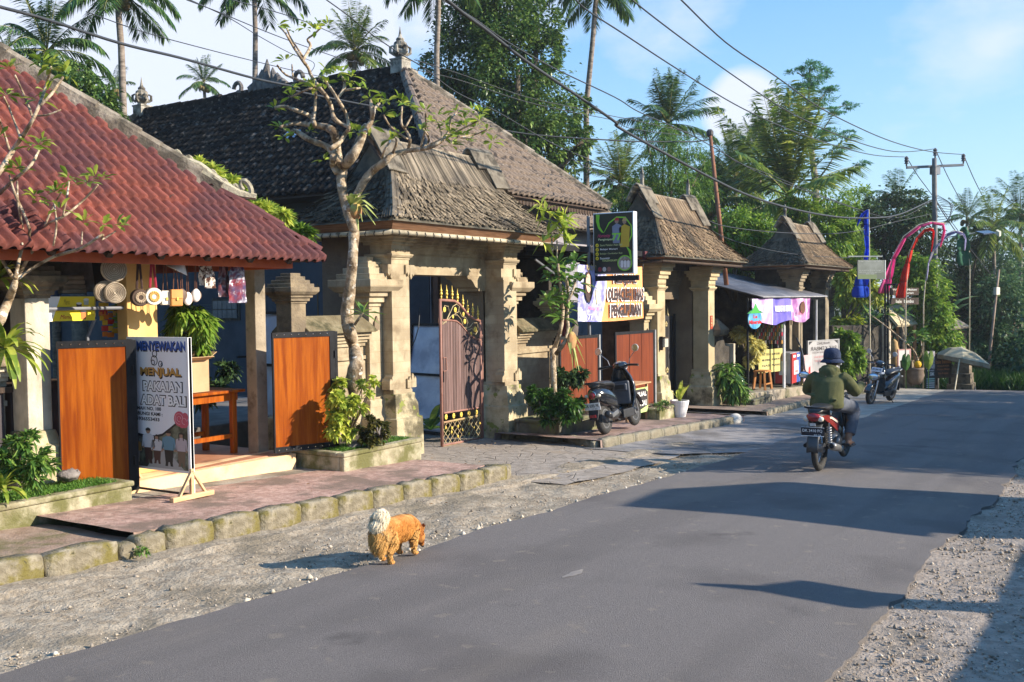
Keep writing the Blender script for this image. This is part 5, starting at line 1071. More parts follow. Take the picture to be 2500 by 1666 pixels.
pm = M(); pm.add([bz(.12+.038*cos(a),.68+.17*sin(a),.045) for a in [i*2*pi/20 for i in range(20)]], [tuple(range(20))]); ob("printed_face", pm, ink((.62,.40,.30)), t)
for k in range(5):
 pm = M(); a = .5+.3*k; pm.add([bz(.26,.30,.012+.001*k), bz(.26+.05*cos(a-.25),.30+.20*sin(a-.25),.012+.001*k), bz(.26+.08*cos(a),.30+.32*sin(a),.012+.001*k), bz(.26+.05*cos(a+.25),.30+.20*sin(a+.25),.012+.001*k)], [(0,1,2,3)]); ob("printed_petal", pm, ink((.80,.72,.40)), t)
OUT = flat("banner lettering white", (.85,.83,.80),.6, var=.02)
for s_, u, v, wd, ht in (("MENJUAL", .69,.74,.36,.21),("OLEH-OLEH KHAS", .70,.47,.57,.23),("PENGLIPURAN", .70,.17,.48,.22)):
 b.txt(s_, OUT, t, u, v, wd*1.05, ht*1.2,.024,.03); b.txt(s_, ink((.05,.03,.03)), t, u, v, wd, ht, .030,.05)
b.txt("RADHYA", ink((.35,.28,.1)), t, .20,.95,.18,.10,.03,.02); b.txt("Hanging", ink((.75,.2,.3)), t, .21,.22,.16,.09,.024,.0,.3); b.txt("77", OUT, t, .16,.07,.07,.10,.024,.02)
for u in (0,1): ob("tie_cord", M().tube([b.q(u, .97), b.q(u+(.03 if u else -.02),1.08,-.03)], .008,4), CABLE, t)
def plank_board(label, pl, pr, zb, zt, n, edge, grp="red-brown plank doors of the second shop"):
 b = Board(pl, pr, zb, zt, .035); t = T("plank_door", label, "door", (pl[0], pl[1], zb),0, grp); m = M()
 for i in range(n): b.rect(m, .03+.93*i/n+.005,.03+.93*(i+1)/n-.008,.025,.965,-.03,-.004)
 ob("planks", m, BWOOD, t); f = M(); b.rect(f, 0,.03,0,1); b.rect(f, .95,.98,0,1); b.rect(f, .03,.95,.965,1); b.rect(f, .03,.95,0,.025)
 for i in range(1, n): b.rect(f, .03+.93*i/n-.009,.03+.93*i/n+.006,.025,.965,-.03,-.012)
 ob("frame", f, BLACKM, t)
 if edge: e = M(); b.rect(e, .982,1.012,0,1,-.06,.012); ob("edge_strip", e, flat("bare aluminium", (.5,.5,.5),.4, metal=.6), t)
plank_board("red-brown plank door with pale edge, left of the glass case", (14.55,8.15),(15.72,8.0),-.37,1.11,3, True)
plank_board("wide red-brown plank door of three boards, right of the glass case", (16.42,8.03),(18.02,7.95),-.43,1.125,3, True)
t = T("glass_case", "aluminium glass display case with yellow snacks between the plank doors", "cabinet", (15.9,8.6, gz(16)+.13))
m = M(); x0, x1, y0, y1, z0, z1 = 16.02,16.62,8.5,8.95,-.45,.95
for (x, y) in ((x0, y0),(x1, y0),(x0, y1),(x1, y1)): m.box(x-.015, x+.015, y-.015, y+.015, z0, z1)
for z in (z0+.02, z1-.03): m.box(x0, x1, y0-.014, y0+.014, z, z+.025); m.box(x0, x1, y1-.014, y1+.014, z, z+.025); m.box(x0-.014, x0+.014, y0, y1, z, z+.025); m.box(x1-.014, x1+.014, y0, y1, z, z+.025)
ob("case_frame", m, flat("bare aluminium", (.5,.5,.5),.4, metal=.6), t)
for z in (.0,.25,.50,.72): ob("shelf", M().box(x0, x1, y0, y1, z-.006, z), flat("case shelf", (.2,.22,.22),.2), t)
rr = random.Random(4)
for k in range(12):
 z = (.25,.50,.5,.25)[k % 4]; tag(ob("snack_bag", M().ell((x0+.07+.042*k, y0+.12+.06*(k % 3), z+.06),.05,.035,.06,8,5), flat("snack %d" % (k % 3), [(.55,.32,.03),(.5,.2,.03),(.35,.24,.05)][k % 3], .4)), "yellow-orange snack bag inside the glass display case", "snack", "snack bags in the glass case")
t = T("display_table", "small wooden table with a dark JUAL poster behind the black scooter", "table", (16.75,7.85, gz(16.7)+.13))
ob("table_top", M().box(16.05,17.08,7.62,8.0,.165,.19), OWOOD if 0 else mk("plain pine", (.42,.26,.13),(.5,.32,.17),5,.7, stretch=(.4,3,3)), t)
for x in (16.12,16.98):
 for y in (7.66,7.93): ob("leg", M().box(x, x+.04, y, y+.04, gz(16.7)+.13,.165), mk("plain pine", (.42,.26,.13),(.5,.32,.17)), t)
b = Board((16.16,7.655),(16.99,7.655),-.36,.10,.004); ob("poster", b.rect(M(),0,1,0,1), mk("lime poster", (.45,.62,.18),(.55,.70,.30),3,.5), t)
pm = M(); b.poly(pm, [(0,.25),(.06,.80),(.16,.95),(.86,.95),(1,.80),(1,.25),(.6,.12),(.3,.12)], .002); ob("dark_field", pm, ink((.035,.03,.03)), t)
b.txt("DIJUAL", OUT, t, .62,.72,.62,.24,.004,.02); b.txt("KERAK BALI", OUT, t, .58,.38,.72,.22,.004,.02)
def planter(label, x0, x1, y0, y1, zt, mat, edge=.07, rim=True, soil=True):
 t = T("stone_planter", label, "planter", ((x0+x1)/2,(y0+y1)/2, gz((x0+x1)/2)),0, "stone planters along the pavement"); zb = gz((x0+x1)/2)-.12; m = M()
 for (a, b2, c, d) in ((x0, x1, y0, y0+edge),(x0, x1, y1-edge, y1),(x0, x0+edge, y0+edge, y1-edge),(x1-edge, x1, y0+edge, y1-edge)): m.box(a, b2, c, d, zb, zt-.05)
 ob("planter_wall", m, mat, t, bevel=.02); m = M(); e = edge+.03
 for (a, b2, c, d) in ((x0-.015, x1+.015, y0-.015, y0+e),(x0-.015, x1+.015, y1-e, y1+.015),(x0-.015, x0+e, y0+e, y1-e),(x1-e, x1+.015, y0+e, y1-e)): m.box(a, b2, c, d, zt-.05, zt)
 ob("rim", m, mat, t, bevel=.015); ob("soil", M().grid(lambda u, v: (x0+e+(x1-x0-2*e)*u, y0+e+(y1-y0-2*e)*v, zt-.02+.02*vnoise(u*6, v*4,1.5)),12,8), SOIL, t); return t
PLANTST = mk("dark planter stone", (.09,.085,.065),(.16,.15,.11),4,.95, stain=(.17,.17,.075), stain_scale=1.6, stain_amt=.5, bump=.7, bscale=30)  # dark planter stone with paler olive blotches
PLANTGR = mk("mossy pale planter stone", (.24,.21,.13),(.42,.38,.26),5,.95, stain=(.13,.125,.045), stain_scale=2.6, stain_amt=.75, bump=.7, bscale=30)
planter("pale mossy stone planter with turf left of the orange folding door", 2.2,5.80,7.72,8.32,.13, PLANTGR)
planter("dark stone planter under the frangipani trunk", 8.30,9.72,7.40,8.42,.06, PLANTGR)
planter("dark stone planter with bushy greens left of the black scooter", 13.5,15.1,7.58,8.4,-.17, PLANTST)
planter("small mossy stone planter beside the white flower pot", 17.0,17.75,7.42,7.95,-.30, PLANTGR)
planter("stone planter with leafy stems right of the second gateway", 22.3,23.7,7.4,8.3,-.62, PLANTST)
t = T("shop_canopy", "dark flat-roofed shop bay between the first and second gateways", "shop", (16.5,10, gz(16.5)))
ob("canopy", M().box(14.1,18.4,8.15,10.9,2.56,2.66), BLACKM, t); ob("canopy_fascia", M().box(17.9,19.6,8.10,8.16,2.50,2.66), flat("maroon fascia", (.09,.02,.025),.6), t)
for i in range(5): ob("joist", M().box(14.1,18.4,8.5+.5*i, 8.55+.5*i, 2.48,2.555), BLACKM, t)
ob("back_wall", M().box(14.2,18.7,10.4,10.5,-.8,2.5), mk("maroon shop wall", (.10,.045,.03),(.16,.08,.05),2,.9), t); ob("side_wall", M().box(15.86,15.96,9.1,10.4,-.8,2.5), BLKWALL, t)
ob("floor_slab", M().box(14.2,18.7,8.6,10.5, gz(16.5)-.2, gz(16.5)+.15), TERRA, t); ob("canopy_strut", M().tube([(14.2,8.4,2.4),(15.0,8.15,1.95)], .02,6), GREYM, t)
for i, (x, z, c_) in enumerate(((16.1,1.15,(.55,.53,.5)),(16.45,1.10,(.6,.58,.57)),(16.8,1.2,(.3,.05,.05)),(17.2,1.15,(.12,.1,.09)),(15.95,.98,(.05,.045,.045)))):
 m = M()
 for sg in (1,-1): m.grid(lambda u, v: (x+.16*(u-.5)*2*(.6+.4*(1-v)),9.3+sg*.025*sin(pi*u)+.03*vnoise(u*4+i, v*3,1), z+.35*(v-.5)),8,8)
 tag(ob("hanging_shirt", m, flat("shirt %d" % i, c_, .9), smooth=True), ["white shirt hanging above the glass case, leftmost", "pale shirt hanging just above the glass case", "red shirt hanging behind the right plank door", "dark brown shirt hanging rightmost in the second shop", "black shirt hanging lowest above the glass case"][i], "shirt", "shirts in the second shop")
t = T("wall_lamp", "small box lamp on the second gateway's left pillar", "lamp", (18.86,8.1,.8)); ob("lamp_body", M().box(18.80,18.98,8.08,8.19,.74,.92), flat("lamp glass", (.5,.46,.38),.3), t, bevel=.01); ob("lamp_cap", M().box(18.79,18.99,8.07,8.19,.92,.945), DKWOOD, t); ob("back_plate", M().box(18.79,18.83,8.13,8.19,.68,.96), DKWOOD, t)
t = T("number_plate", "narrow red number plate on the second gateway's right pillar", "plate", (21.72,8.18,1.2)); b = Board((21.66,8.185),(21.80,8.185),1.02,1.33,.015); ob("plate", b.rect(M(),0,1,0,1), flat("red enamel", (.40,.06,.03),.4), t)
for i in range(4): b.txt("NO.7"[i], ink((.65,.45,.25)), t, .5,.85-.2*i, .5,.13,.002,.02)
dr = T("gate_door", "dark iron door with gilt flowers in the second gateway", "door", (20.3,9.0, gz(20)+.05))
m = M(); x0, x1, y = 19.16,21.5,9.02
pol = [(0,-.85),(1.0,-.85),(1.0,1.33),(.8,1.35),(.55,1.42),(.3,1.58),(.0,1.66)]
m.prism(pol, lambda a, b2: (lerp(x0, x1, a), y, b2), lambda a, b2: (lerp(x0, x1, a), y+.04, b2)); ob("door_sheet", m, flat("near-black iron", (.022,.02,.022),.6), dr)
for i in range(9): ob("rib", M().box(lerp(x0, x1,(i+.5)/9)-.012, lerp(x0, x1,(i+.5)/9)+.012, y-.012, y, -.8,1.25), flat("near-black iron", (.022,.02,.022),.6), dr)
for (a, z, r_) in ((.80,1.15,.07),(.82,.1,.075),(.82,-.18,.04),(.4,-.14,.04)):
 c = Vector((lerp(x0, x1, a), y-.015, z)); q = M()
 for k in range(5): q.ell(c+Vector((r_*.6*cos(k*1.257+.3),0, r_*.6*sin(k*1.257+.3))), r_*.38,.012, r_*.38,8,5)
 ob("gilt_flower", q, flat("dull gilt", (.38,.30,.14),.5), dr)
for i in range(5): ob("spear_tip", M().lathe((lerp(x0, x1,.35+.13*i), y+.02,1.62-.08*i), [(.008,-.12),(.012,0),(.035,.06),(.01,.1),(.002,.22)], 6), flat("dull gilt", (.38,.30,.14),.5), dr)
ob("door_post", M().tube([(21.42,8.97,-.8),(21.42,8.97,1.38)], .03,6), BLACKM, dr)
dr = T("gate_door", "dark wooden doors in the farthest roofed gateway", "door", (29.4,8.7, gz(29.4)))
ob("door_sheet", M().box(28.3,30.6,8.75,8.8,-1.1,1.6), flat("near-black wood", (.02,.017,.015),.7), dr)
for x in (29.1,29.9): ob("door_flower", M().ell((x, 8.74,.75),.10,.015,.10,10,5), flat("dull gilt", (.38,.30,.14),.5), dr)
t = T("flower_pot", "white ribbed plastic pot with a yellow-green plant", "pot", (17.85,7.38, gz(17.8)+.135)); pz = gz(17.8)+.135
ob("pot_body", M().lathe((17.85,7.38, pz), [(.115,0),(.125,.05),(.13,.052),(.145,.13),(.15,.132),(.165,.22),(.17,.222),(.18,.285),(.185,.29),(.185,.32),(.17,.32),(.165,.29)], 24), flat("white plastic", (.72,.71,.70),.45, var=.05), t)
ob("pot_soil", M().lathe((17.85,7.38, pz+.28), [(.165,0),(.16,.01)], 16), SOIL, t)
# ================================================================== two-wheelers, rider, dog
def wheel(parent, x, R_, wdt, tyre_r, rimmat, spokes=0, name="wheel", y=0.0):
 w_ = ob(name, M().torus((x, y, R_),(0,1,0), R_-tyre_r, tyre_r, 36,10), RUBBER, parent, smooth=True, local=True)
 for vt in w_.data.vertices: vt.co.y = y+(vt.co.y-y)*wdt/(2*tyre_r)
 r = R_-tyre_r*1.75; m = M()
 if spokes == 0:
  m.lathe((x, y, R_), [(r*1.06,-wdt*.36),(r*1.06, wdt*.36),(r*.9, wdt*.36),(r*.88, wdt*.1),(r*.88,-wdt*.1),(r*.9,-wdt*.36)], 30,(0,1,0))
  for k in range(5):
   a = 2*pi*k/5; m.beam((x, y, R_),(x+r*cos(a), y, R_+r*sin(a)),.05,.045,(0,1,0))
 else:
  m.torus((x, y, R_),(0,1,0), r*1.03,.016,36,6)
  for k in range(spokes):
   a = 2*pi*k/spokes; sg = 1 if k % 2 else -1; m.tube([(x+.03*cos(a+.5), y+.035*sg, R_+.03*sin(a+.5)),(x+r*cos(a), y, R_+r*sin(a))], .0035,4, False)
 ob("rim", m, rimmat, w_, local=True); ob("hub", M().lathe((x, y, R_), [(.03,-.06),(.06,-.055),(.06,.055),(.03,.06)], 16,(0,1,0)), ALU, w_, local=True); return w_
def shell(rings, n=18, flat_=1.0):
 return M().loft([[(x, hw*(abs(cos(a))**flat_)*(1 if cos(a) >= 0 else -1), z+hh*(abs(sin(a))**flat_)*(1 if sin(a) >= 0 else -1)) for a in [2*pi*i/n for i in range(n)]] for (x, z, hw, hh) in rings])
def place(t, yaw, lean): t.rotation_mode = 'XYZ'; t.rotation_euler = (lean, 0, yaw)
def scooter(label, loc, yaw, lean, retro, plate):
 t = T("scooter", label, "scooter", loc, 0, "parked scooters"); L_ = dict(local=True)
 wheel(t, 0,.25,.115,.058, ALU); wheel(t, 1.23,.25,.10,.055, ALU)
 if retro:
  ob("body", shell([(-.34,.665,.03,.03),(-.29,.66,.10,.09),(-.18,.63,.155,.145),(-.02,.595,.178,.165),(.14,.555,.18,.17),(.28,.50,.155,.16),(.38,.44,.12,.13),(.44,.38,.10,.09)], 22), GLOSSBK, t, smooth=True, **L_)
 else:
  ob("body", shell([(-.36,.72,.03,.02),(-.28,.70,.09,.05),(-.12,.64,.14,.10),(.06,.58,.165,.14),(.26,.50,.17,.16),(.46,.42,.15,.14),(.60,.36,.13,.09)], 20,.8), GLOSSBK, t, smooth=True, **L_)
 ob("seat", shell([(-.30,.775,.05,.02),(-.22,.795,.10,.04),(-.05,.80,.135,.05),(.18,.79,.14,.048),(.34,.755,.11,.04),(.42,.72,.07,.025)], 18,.8), flat("black vinyl", (.02,.02,.021),.4, spec=.5), t, smooth=True, **L_)
 gr = M(); gr.tube([(-.10,.13,.80),(-.30,.11,.83),(-.36,.06,.835),(-.36,-.06,.835),(-.30,-.11,.83),(-.10,-.13,.80)], .014,8); ob("grab_rail", gr, PLASTBK if retro else ALU, t, smooth=True, **L_)
 fl = M(); fl.box(.36,.86,-.14,.14,.27,.32); fl.box(.40,.84,-.185,-.14,.20,.34); fl.box(.40,.84,.14,.185,.20,.34); ob("floorboard", fl, PLASTBK, t, bevel=.015, **L_)
 # leg shield: shell open to the back
 rows = [(.26,.80,.15),(.36,.90,.20),(.52,.95,.235),(.70,.965,.23),(.85,.955,.185),(.96,.93,.12),(1.0,.915,.09)] if retro else [(.24,.78,.13),(.36,.92,.17),(.55,.99,.20),(.72,.99,.19),(.86,.95,.15),(.95,.90,.10)]
 ls = M(); ls.loft([[(x+.10*(1-(2*u-1)**2)*1.0-.07,(2*u-1)*hw, z) for u in [i/12 for i in range(13)]]+[(x+.10*(1-(2*u-1)**2)-.105,(2*u-1)*hw*.93, z) for u in [i/12 for i in range(12,-1,-1)]] for (z, x, hw) in rows])
 ob("leg_shield", ls, GLOSSBK, t, smooth=True, **L_)
 inn = M(); inn.box(.80,.86,-.15,.15,.40,.78); inn.box(.77,.81,-.12,.12,.62,.74); ob("inner_panel", inn, mk("satin grey plastic", (.07,.078,.095),(.10,.11,.13),4,.35), t, bevel=.02, **L_)
 ob("glove_recess", M().box(.765,.775,-.09,.09,.65,.72), PLASTBK, t, **L_)
 fd = M()
 fd.loft([[(1.23+.30*cos(a)+0, y, .25+.30*sin(a)*(1 if y*y < .003 else .97)) for y in (-.075,-.05,0,.05,.075)]+[(1.23+.285*cos(a), y, .25+.285*sin(a)) for y in (.07,0,-.07)] for a in [radians(q) for q in range(15,176,16)]])
 ob("front_fender", fd, GLOSSBK, t, smooth=True, **L_)
 fk = M()
 for y in (-.085,.085): fk.tube([(1.23, y, .25),(1.10, y, .62)], .02,8)
 ob("fork", fk, ALU, t, **L_); ob("steering_column", M().tube([(1.08,0,.62),(.93,0,1.0)], .035,10), PLASTBK, t, **L_)
 hd = M(); hd.ell((.91,0,1.03),.13,.13,.075,18,10); ob("handlebar_cover", hd, GLOSSBK, t, smooth=True, **L_)
 ob("dial", M().lathe((.85,0,1.075), [(.055,0),(.055,.012),(.045,.016)], 18,(-.5,0,1)), flat("dial glass", (.12,.13,.15),.1, coat=.5), t, **L_)
 hl = M()
 if retro: hl.lathe((1.02,0,1.02), [(.075,-.03),(.08,.01),(.06,.03),(.001,.04)], 20,(1,0,0)); ob("headlight", hl, flat("lamp glass clear", (.6,.62,.65),.08, coat=.8), t, **L_)
 else:
  for sg in (-1,1): ob("headlight", M().obox((1.0, sg*.085,.78),(.03,-sg*.03,0),(.01,.07*sg, .03),(-.02,0,.025)), flat("lamp glass clear", (.6,.62,.65),.08, coat=.8), t, bevel=.01, **L_)
 for sg in (-1,1):
  ob("grip", M().tube([(.86, sg*.12,1.03),(.83, sg*.20,1.035),(.80, sg*.36,1.02)], [.016,.018,.018], 8), RUBBER, t, **L_); ob("brake_lever", M().tube([(.86, sg*.17,1.02),(.89, sg*.24,1.015),(.85, sg*.35,1.0)], .006,5), ALU, t, **L_)
  mr = ob("mirror", M().lathe((.83, sg*.33,1.30), [(.055,-.012),(.062,0),(.058,.012)], 18,(-1,0,.1)), flat("mirror back", (.45,.44,.42),.3), t, **L_)
  ob("mirror_stalk", M().tube([(.86, sg*.17,1.05),(.87, sg*.20,1.14),(.84, sg*.32,1.26)], .006,6), ALU, mr, **L_)
  ob("mirror_glass", M().lathe((.817, sg*.33,1.301), [(.054,0),(.053,.002)], 18,(-1,0,.1)), CHROME, mr, **L_)
  ob("turn_signal", M().ell((-.315 if retro else -.34, sg*.105,.635),.03,.035,.028,10,6), flat("pale lens", (.7,.62,.5),.15, coat=.5), t, smooth=True, **L_)
 tl = M()
 tl.ell((-.33,0,.64),.04,.062,.06,16,9); ob("tail_light", tl, REDLENS, t, smooth=True, **L_)
 if retro: ob("chrome_ring", M().torus((-.335,0,.64),(1,0,.12),.064,.009,22,6), CHROME, t, **L_)
 mg = M(); mg.loft([[(x, -w2, z),(x, w2, z),(x+.03, w2, z-.01),(x+.03,-w2, z-.01)] for (x, z, w2) in ((-.28,.58,.08),(-.33,.46,.085),(-.37,.34,.08),(-.385,.27,.065))]); ob("rear_mudguard", mg, PLASTBK, t, bevel=.005, **L_)
 ob("reflector", M().obox((-.392,0,.325),(.005,0,0),(0,.05,0),(-.004,0,.022)), flat("dark red reflector", (.3,.02,.03),.2), t, **L_)
 if retro:
  px, pz = -.375,.475; pb = ob("number_plate", M().obox((px, 0, pz),(.003,0,0),(0,.135,0),(-.012,0,.055)), flat("white plate", (.72,.72,.72),.4), t, **L_)
  text(plate, BLKI, pb, (px-.006,0, pz+.012),(0,-1,0),(-.2,0,1),.225,.05,.002,.015, local=True); text("11·27", BLKI, pb, (px-.002,-.04, pz-.036),(0,-1,0),(-.2,0,1),.09,.02,.003,.01, local=True)
 else:
  pb = ob("number_plate", M().obox((1.035,0,.88),(.003,0,0),(0,.135,0),(-.03,0,.05)), flat("white plate", (.72,.72,.72),.4), t, **L_)
  text(plate, BLKI, pb, (1.042,0,.885),(0,1,0),(-.5,0,1),.22,.045,.003,.015, local=True)
 en = M(); en.tube([(.34,.06,.30),(.05,.09,.27)], [.10,.085], 12); en.ell((.30,-.05,.30),.13,.10,.09,14,8); ob("engine", en, flat("dark engine cover", (.045,.045,.048),.45, metal=.4), t, smooth=True, **L_)
 ex = M(); ex.tube([(.40,-.10,.20),(.25,-.15,.19),(.12,-.16,.24)], .018,8); ex.tube([(.14,-.165,.25),(.08,-.17,.27),(-.22,-.175,.33),(-.25,-.175,.335)], [.03,.055,.058,.045], 14); ob("exhaust", ex, flat("dark muffler", (.05,.05,.052),.35, metal=.5), t, smooth=True, **L_)
 ob("heat_shield", M().obox((-.05,-.232,.32),(.12,0,.022),(0,.004,0),(-.006,0,.032)), ALU, t, bevel=.003, **L_)
 ob("shock_absorber", M().tube([(-.02,.10,.30),(-.14,.10,.58)], .025,8), ALU, t, **L_)
 ob("side_stand", M().tube([(.42,.12,.22),(.36,.27,-.01-tan(abs(lean))*.25),(.42,.29,-.015-tan(abs(lean))*.25)], .011,6), BLACKM, t, **L_)
 place(t, yaw, lean); return t
p = Vector((13.98,7.02,0)); scooter("black retro scooter parked on its stand on the pavement beside bushy greens", (p.x, p.y, gz(p.x)+.137), radians(3), radians(-7), True, "DK 6585 PR")
p = gnd(*cF(420,1500),.03); scooter("black sporty scooter parked facing the camera on the far lay-by", (p.x+.1, p.y, gz(p.x)+.035), radians(169), radians(-6), False, "DK 3847 PE")
# ---- the motorbike on the road
BX, BY = 12.25,3.24; BZ = gz(12.3)+.066
bk = T("motorbike", "red and black underbone motorbike ridden away along the road", "motorbike", (BX, BY, BZ),0); Lc = dict(local=True)
wheel(bk, 0,.285,.075,.042, CHROME, 32); wheel(bk, 1.22,.285,.07,.04, CHROME, 32)
REDP = flat("worn red paint", (.20,.022,.014),.25, coat=.5, var=.1)
ob("frame_body", shell([(-.22,.70,.05,.03),(-.10,.66,.10,.06),(.10,.61,.12,.08),(.30,.56,.12,.09),(.5,.50,.09,.08),(.75,.55,.06,.07),(.95,.72,.05,.06)], 16,.8), PLASTBK, bk, smooth=True, **Lc)
for sg in (-1,1):
 m = M(); m.add([(-.26, sg*.075,.70),(-.1, sg*.115,.70),(.25, sg*.135,.62),(.42, sg*.12,.50),(.30, sg*.13,.46),(.08, sg*.128,.55),(-.14, sg*.10,.64)], [tuple(range(7)) if sg < 0 else tuple(range(6,-1,-1))]); sp_ = ob("side_panel", m, REDP, bk, **Lc); sp_.modifiers.new("thick", 'SOLIDIFY').thickness = .012
 m = M(); m.add([(-.2, sg*.101,.685),(.05, sg*.137,.665),(.30, sg*.147,.585),(.28, sg*.146,.565),(.04, sg*.136,.64),(-.2, sg*.10,.67)], [tuple(range(6)) if sg < 0 else tuple(range(5,-1,-1))]); ob("stripe", m, flat("pale stripe", (.65,.55,.45),.4), sp_, **Lc)
 ob("shock_absorber", M().tube([(.02, sg*.115,.29),(-.03, sg*.12,.60)], [.016,.016], 8), CHROME, bk, **Lc)
 cs_ = M()
 for k in range(7): cs_.torus((.0-.005*k+.008, sg*.117,.36+.03*k),(-.05,0,.31),.03,.006,14,5)
 ob("spring_coil", cs_, ALU, bk, **Lc)
 ls = M(); ls.obox((.80, sg*.13,.60),(.10,0,.12),(0,.012,0),(-.12,0,.16)); ob("leg_guard", ls, PLASTBK, bk, bevel=.01, **Lc)
 ob("grip", M().tube([(.98, sg*.10,1.0),(.92, sg*.22,1.02),(.86, sg*.36,1.0)], [.013,.016,.017], 8), RUBBER, bk, **Lc); ob("lever", M().tube([(.97, sg*.18,1.0),(.98, sg*.25,.99),(.93, sg*.35,.985)], .006,5), ALU, bk, **Lc)
 mr = ob("mirror", M().ell((.90, sg*.44,1.10),.018,.075,.05,14,8), flat("mirror back dark", (.05,.05,.05),.3), bk, smooth=True, **Lc); ob("mirror_stalk", M().tube([(.95, sg*.22,1.03),(.93, sg*.34,1.09),(.91, sg*.40,1.10)], .006,6), BLACKM, mr, **Lc); ob("mirror_glass", M().ell((.884, sg*.44,1.10),.006,.064,.042,14,8), flat("mirror glass", (.45,.55,.68),.04, metal=.9), mr, smooth=True, **Lc)
 ob("turn_signal", M().ell((-.27, sg*.085,.665),.035,.038,.034,12,7), flat("pale lens", (.7,.62,.5),.15, coat=.5), bk, smooth=True, **Lc)
 ob("footpeg", M().tube([(.50, sg*.10,.27),(.50, sg*.24,.27)], .014,8), RUBBER, bk, **Lc)
ob("seat", shell([(-.28,.735,.06,.02),(-.15,.765,.105,.04),(.1,.775,.12,.045),(.35,.75,.115,.04),(.5,.72,.08,.03)], 16,.8), flat("black vinyl", (.02,.02,.021),.4, spec=.5), bk, smooth=True, **Lc)
ob("grab_rail", M().tube([(-.05,.12,.77),(-.24,.11,.80),(-.30,.05,.80),(-.30,-.05,.80),(-.24,-.11,.80),(-.05,-.12,.77)], .013,8), BLACKM, bk, smooth=True, **Lc)
ob("tail_light", M().ell((-.27,0,.685),.05,.09,.055,16,9), REDLENS, bk, smooth=True, **Lc)
fd = M(); fd.loft([[(.33*cos(a), y, .285+.33*sin(a)-(0 if y*y < .002 else .012)) for y in (-.07,-.045,0,.045,.07)]+[(.315*cos(a), y, .285+.315*sin(a)) for y in (.066,0,-.066)] for a in [radians(q) for q in range(70,186,14)]]); ob("rear_fender", fd, flat("grey-black fender", (.05,.055,.06),.35), bk, smooth=True, **Lc)
pb = ob("number_plate", M().obox((-.315,.0,.515),(.003,0,0),(0,.135,0),(-.012,0,.052)), flat("black plate", (.014,.018,.03),.35), bk, **Lc)
text("DK 3410 PQ", WHI, pb, (-.320,0,.527),(0,-1,0),(-.2,0,1),.235,.042,.003,.012, local=True); text("03·26", WHI, pb, (-.3135,-.06,.478),(0,-1,0),(-.2,0,1),.085,.02,.003,.01, local=True)
m = M(); m.tube([(-.308, y, z) for y, z in ((-.135,.565),(.135,.565))], .004,4); m.tube([(-.334+.014, y, z) for y, z in ((-.135,.465),(.135,.465))], .004,4); ob("plate_edge", m, WHI, pb, **Lc)
ob("plate_sticker", M().obox((-.306,0,.60),(.003,0,0),(0,.035,0),(-.003,0,.018)), flat("sticker", (.5,.5,.48),.5), bk, **Lc)
en = M(); en.ell((.55,0,.33),.15,.12,.11,14,8); en.tube([(.62,0,.36),(.82,0,.42)], [.075,.065], 12); en.ell((.48,-.10,.30),.09,.05,.08,12,7); ob("engine", en, flat("engine alloy", (.2,.2,.2),.4, metal=.7), bk, smooth=True, **Lc)
ex = M(); ex.tube([(.78,-.06,.30),(.62,-.12,.20),(.40,-.15,.20),(.30,-.155,.23)], .016,8); ex.tube([(.34,-.155,.225),(.24,-.165,.26),(-.10,-.18,.325),(-.13,-.18,.33)], [.022,.045,.05,.042], 16); ob("exhaust", ex, flat("grey muffler", (.25,.24,.23),.35, metal=.7), bk, smooth=True, **Lc)
ob("exhaust_tip", M().tube([(-.12,-.18,.328),(-.15,-.18,.334)], [.03,.028], 14), BLACKM, bk, **Lc)
ob("chain_case", M().tube([(.02,.09,.29),(.45,.09,.30)], .035,8), BLACKM, bk, **Lc); ob("swingarm", M().tube([(.0,-.085,.285),(.45,-.08,.32)], .02,8), BLACKM, bk, **Lc)
fk = M()
for y in (-.08,.08): fk.tube([(1.22, y, .285),(1.02, y, .85)], .018,8)
ob("fork", fk, ALU, bk, **Lc); ob("headlamp_cowl", M().ell((1.02,0,1.0),.12,.13,.10,14,8), PLASTBK, bk, smooth=True, **Lc); ob("handlebar", M().tube([(.95,-.18,1.01),(1.0,0,.99),(.95,.18,1.01)], .014,8), BLACKM, bk, **Lc)
fd = M(); fd.loft([[(1.22+.32*cos(a), y, .285+.32*sin(a)) for y in (-.06,0,.06)]+[(1.22+.305*cos(a), y, .285+.305*sin(a)) for y in (.055,0,-.055)] for a in [radians(q) for q in range(40,176,15)]]); ob("front_fender", fd, PLASTBK, bk, smooth=True, **Lc)
ob("toolbox_hook", M().tube([(-.02,.13,.33),(-.10,.15,.31)], .025,8), BLACKM, bk, **Lc)
# ---- the rider
def organic(name, m, mat, parent, vox, smooth=6, local=True):
 o = ob(name, m, mat, parent, smooth=True, local=local); r = o.modifiers.new("remesh", 'REMESH'); r.mode = 'VOXEL'; r.voxel_size = vox; r.use_smooth_shade = True
 if smooth: s_ = o.modifiers.new("smooth", 'SMOOTH'); s_.iterations = smooth; s_.factor = .5
 return o
rd = T("person", "rider in olive hoodie, rolled grey jeans and dark blue bucket hat, seen from behind", "person", (BX, BY, BZ),0)
SKIN = mk("brown skin", (.27,.135,.075),(.33,.175,.105),9,.55)
HOOD = mk("olive hoodie cloth", (.062,.066,.021),(.092,.094,.034),6,.95, bump=.35, bscale=90, stain=(.045,.05,.018), stain_scale=4, stain_amt=.3)
JEAN = mk("washed grey denim", (.085,.095,.12),(.155,.165,.19),7,.95, bump=.3, bscale=90)
hx_, hz_ = .60,1.335    # head
bd = M(); bd.tube([(.36,0,.80),(.40,0,.95),(.46,0,1.10),(.52,0,1.18),(.56,0,1.26)], [.13,.13,.14,.08,.05], 14); bd.ell((hx_, 0, hz_),.10,.078,.118,16,12)
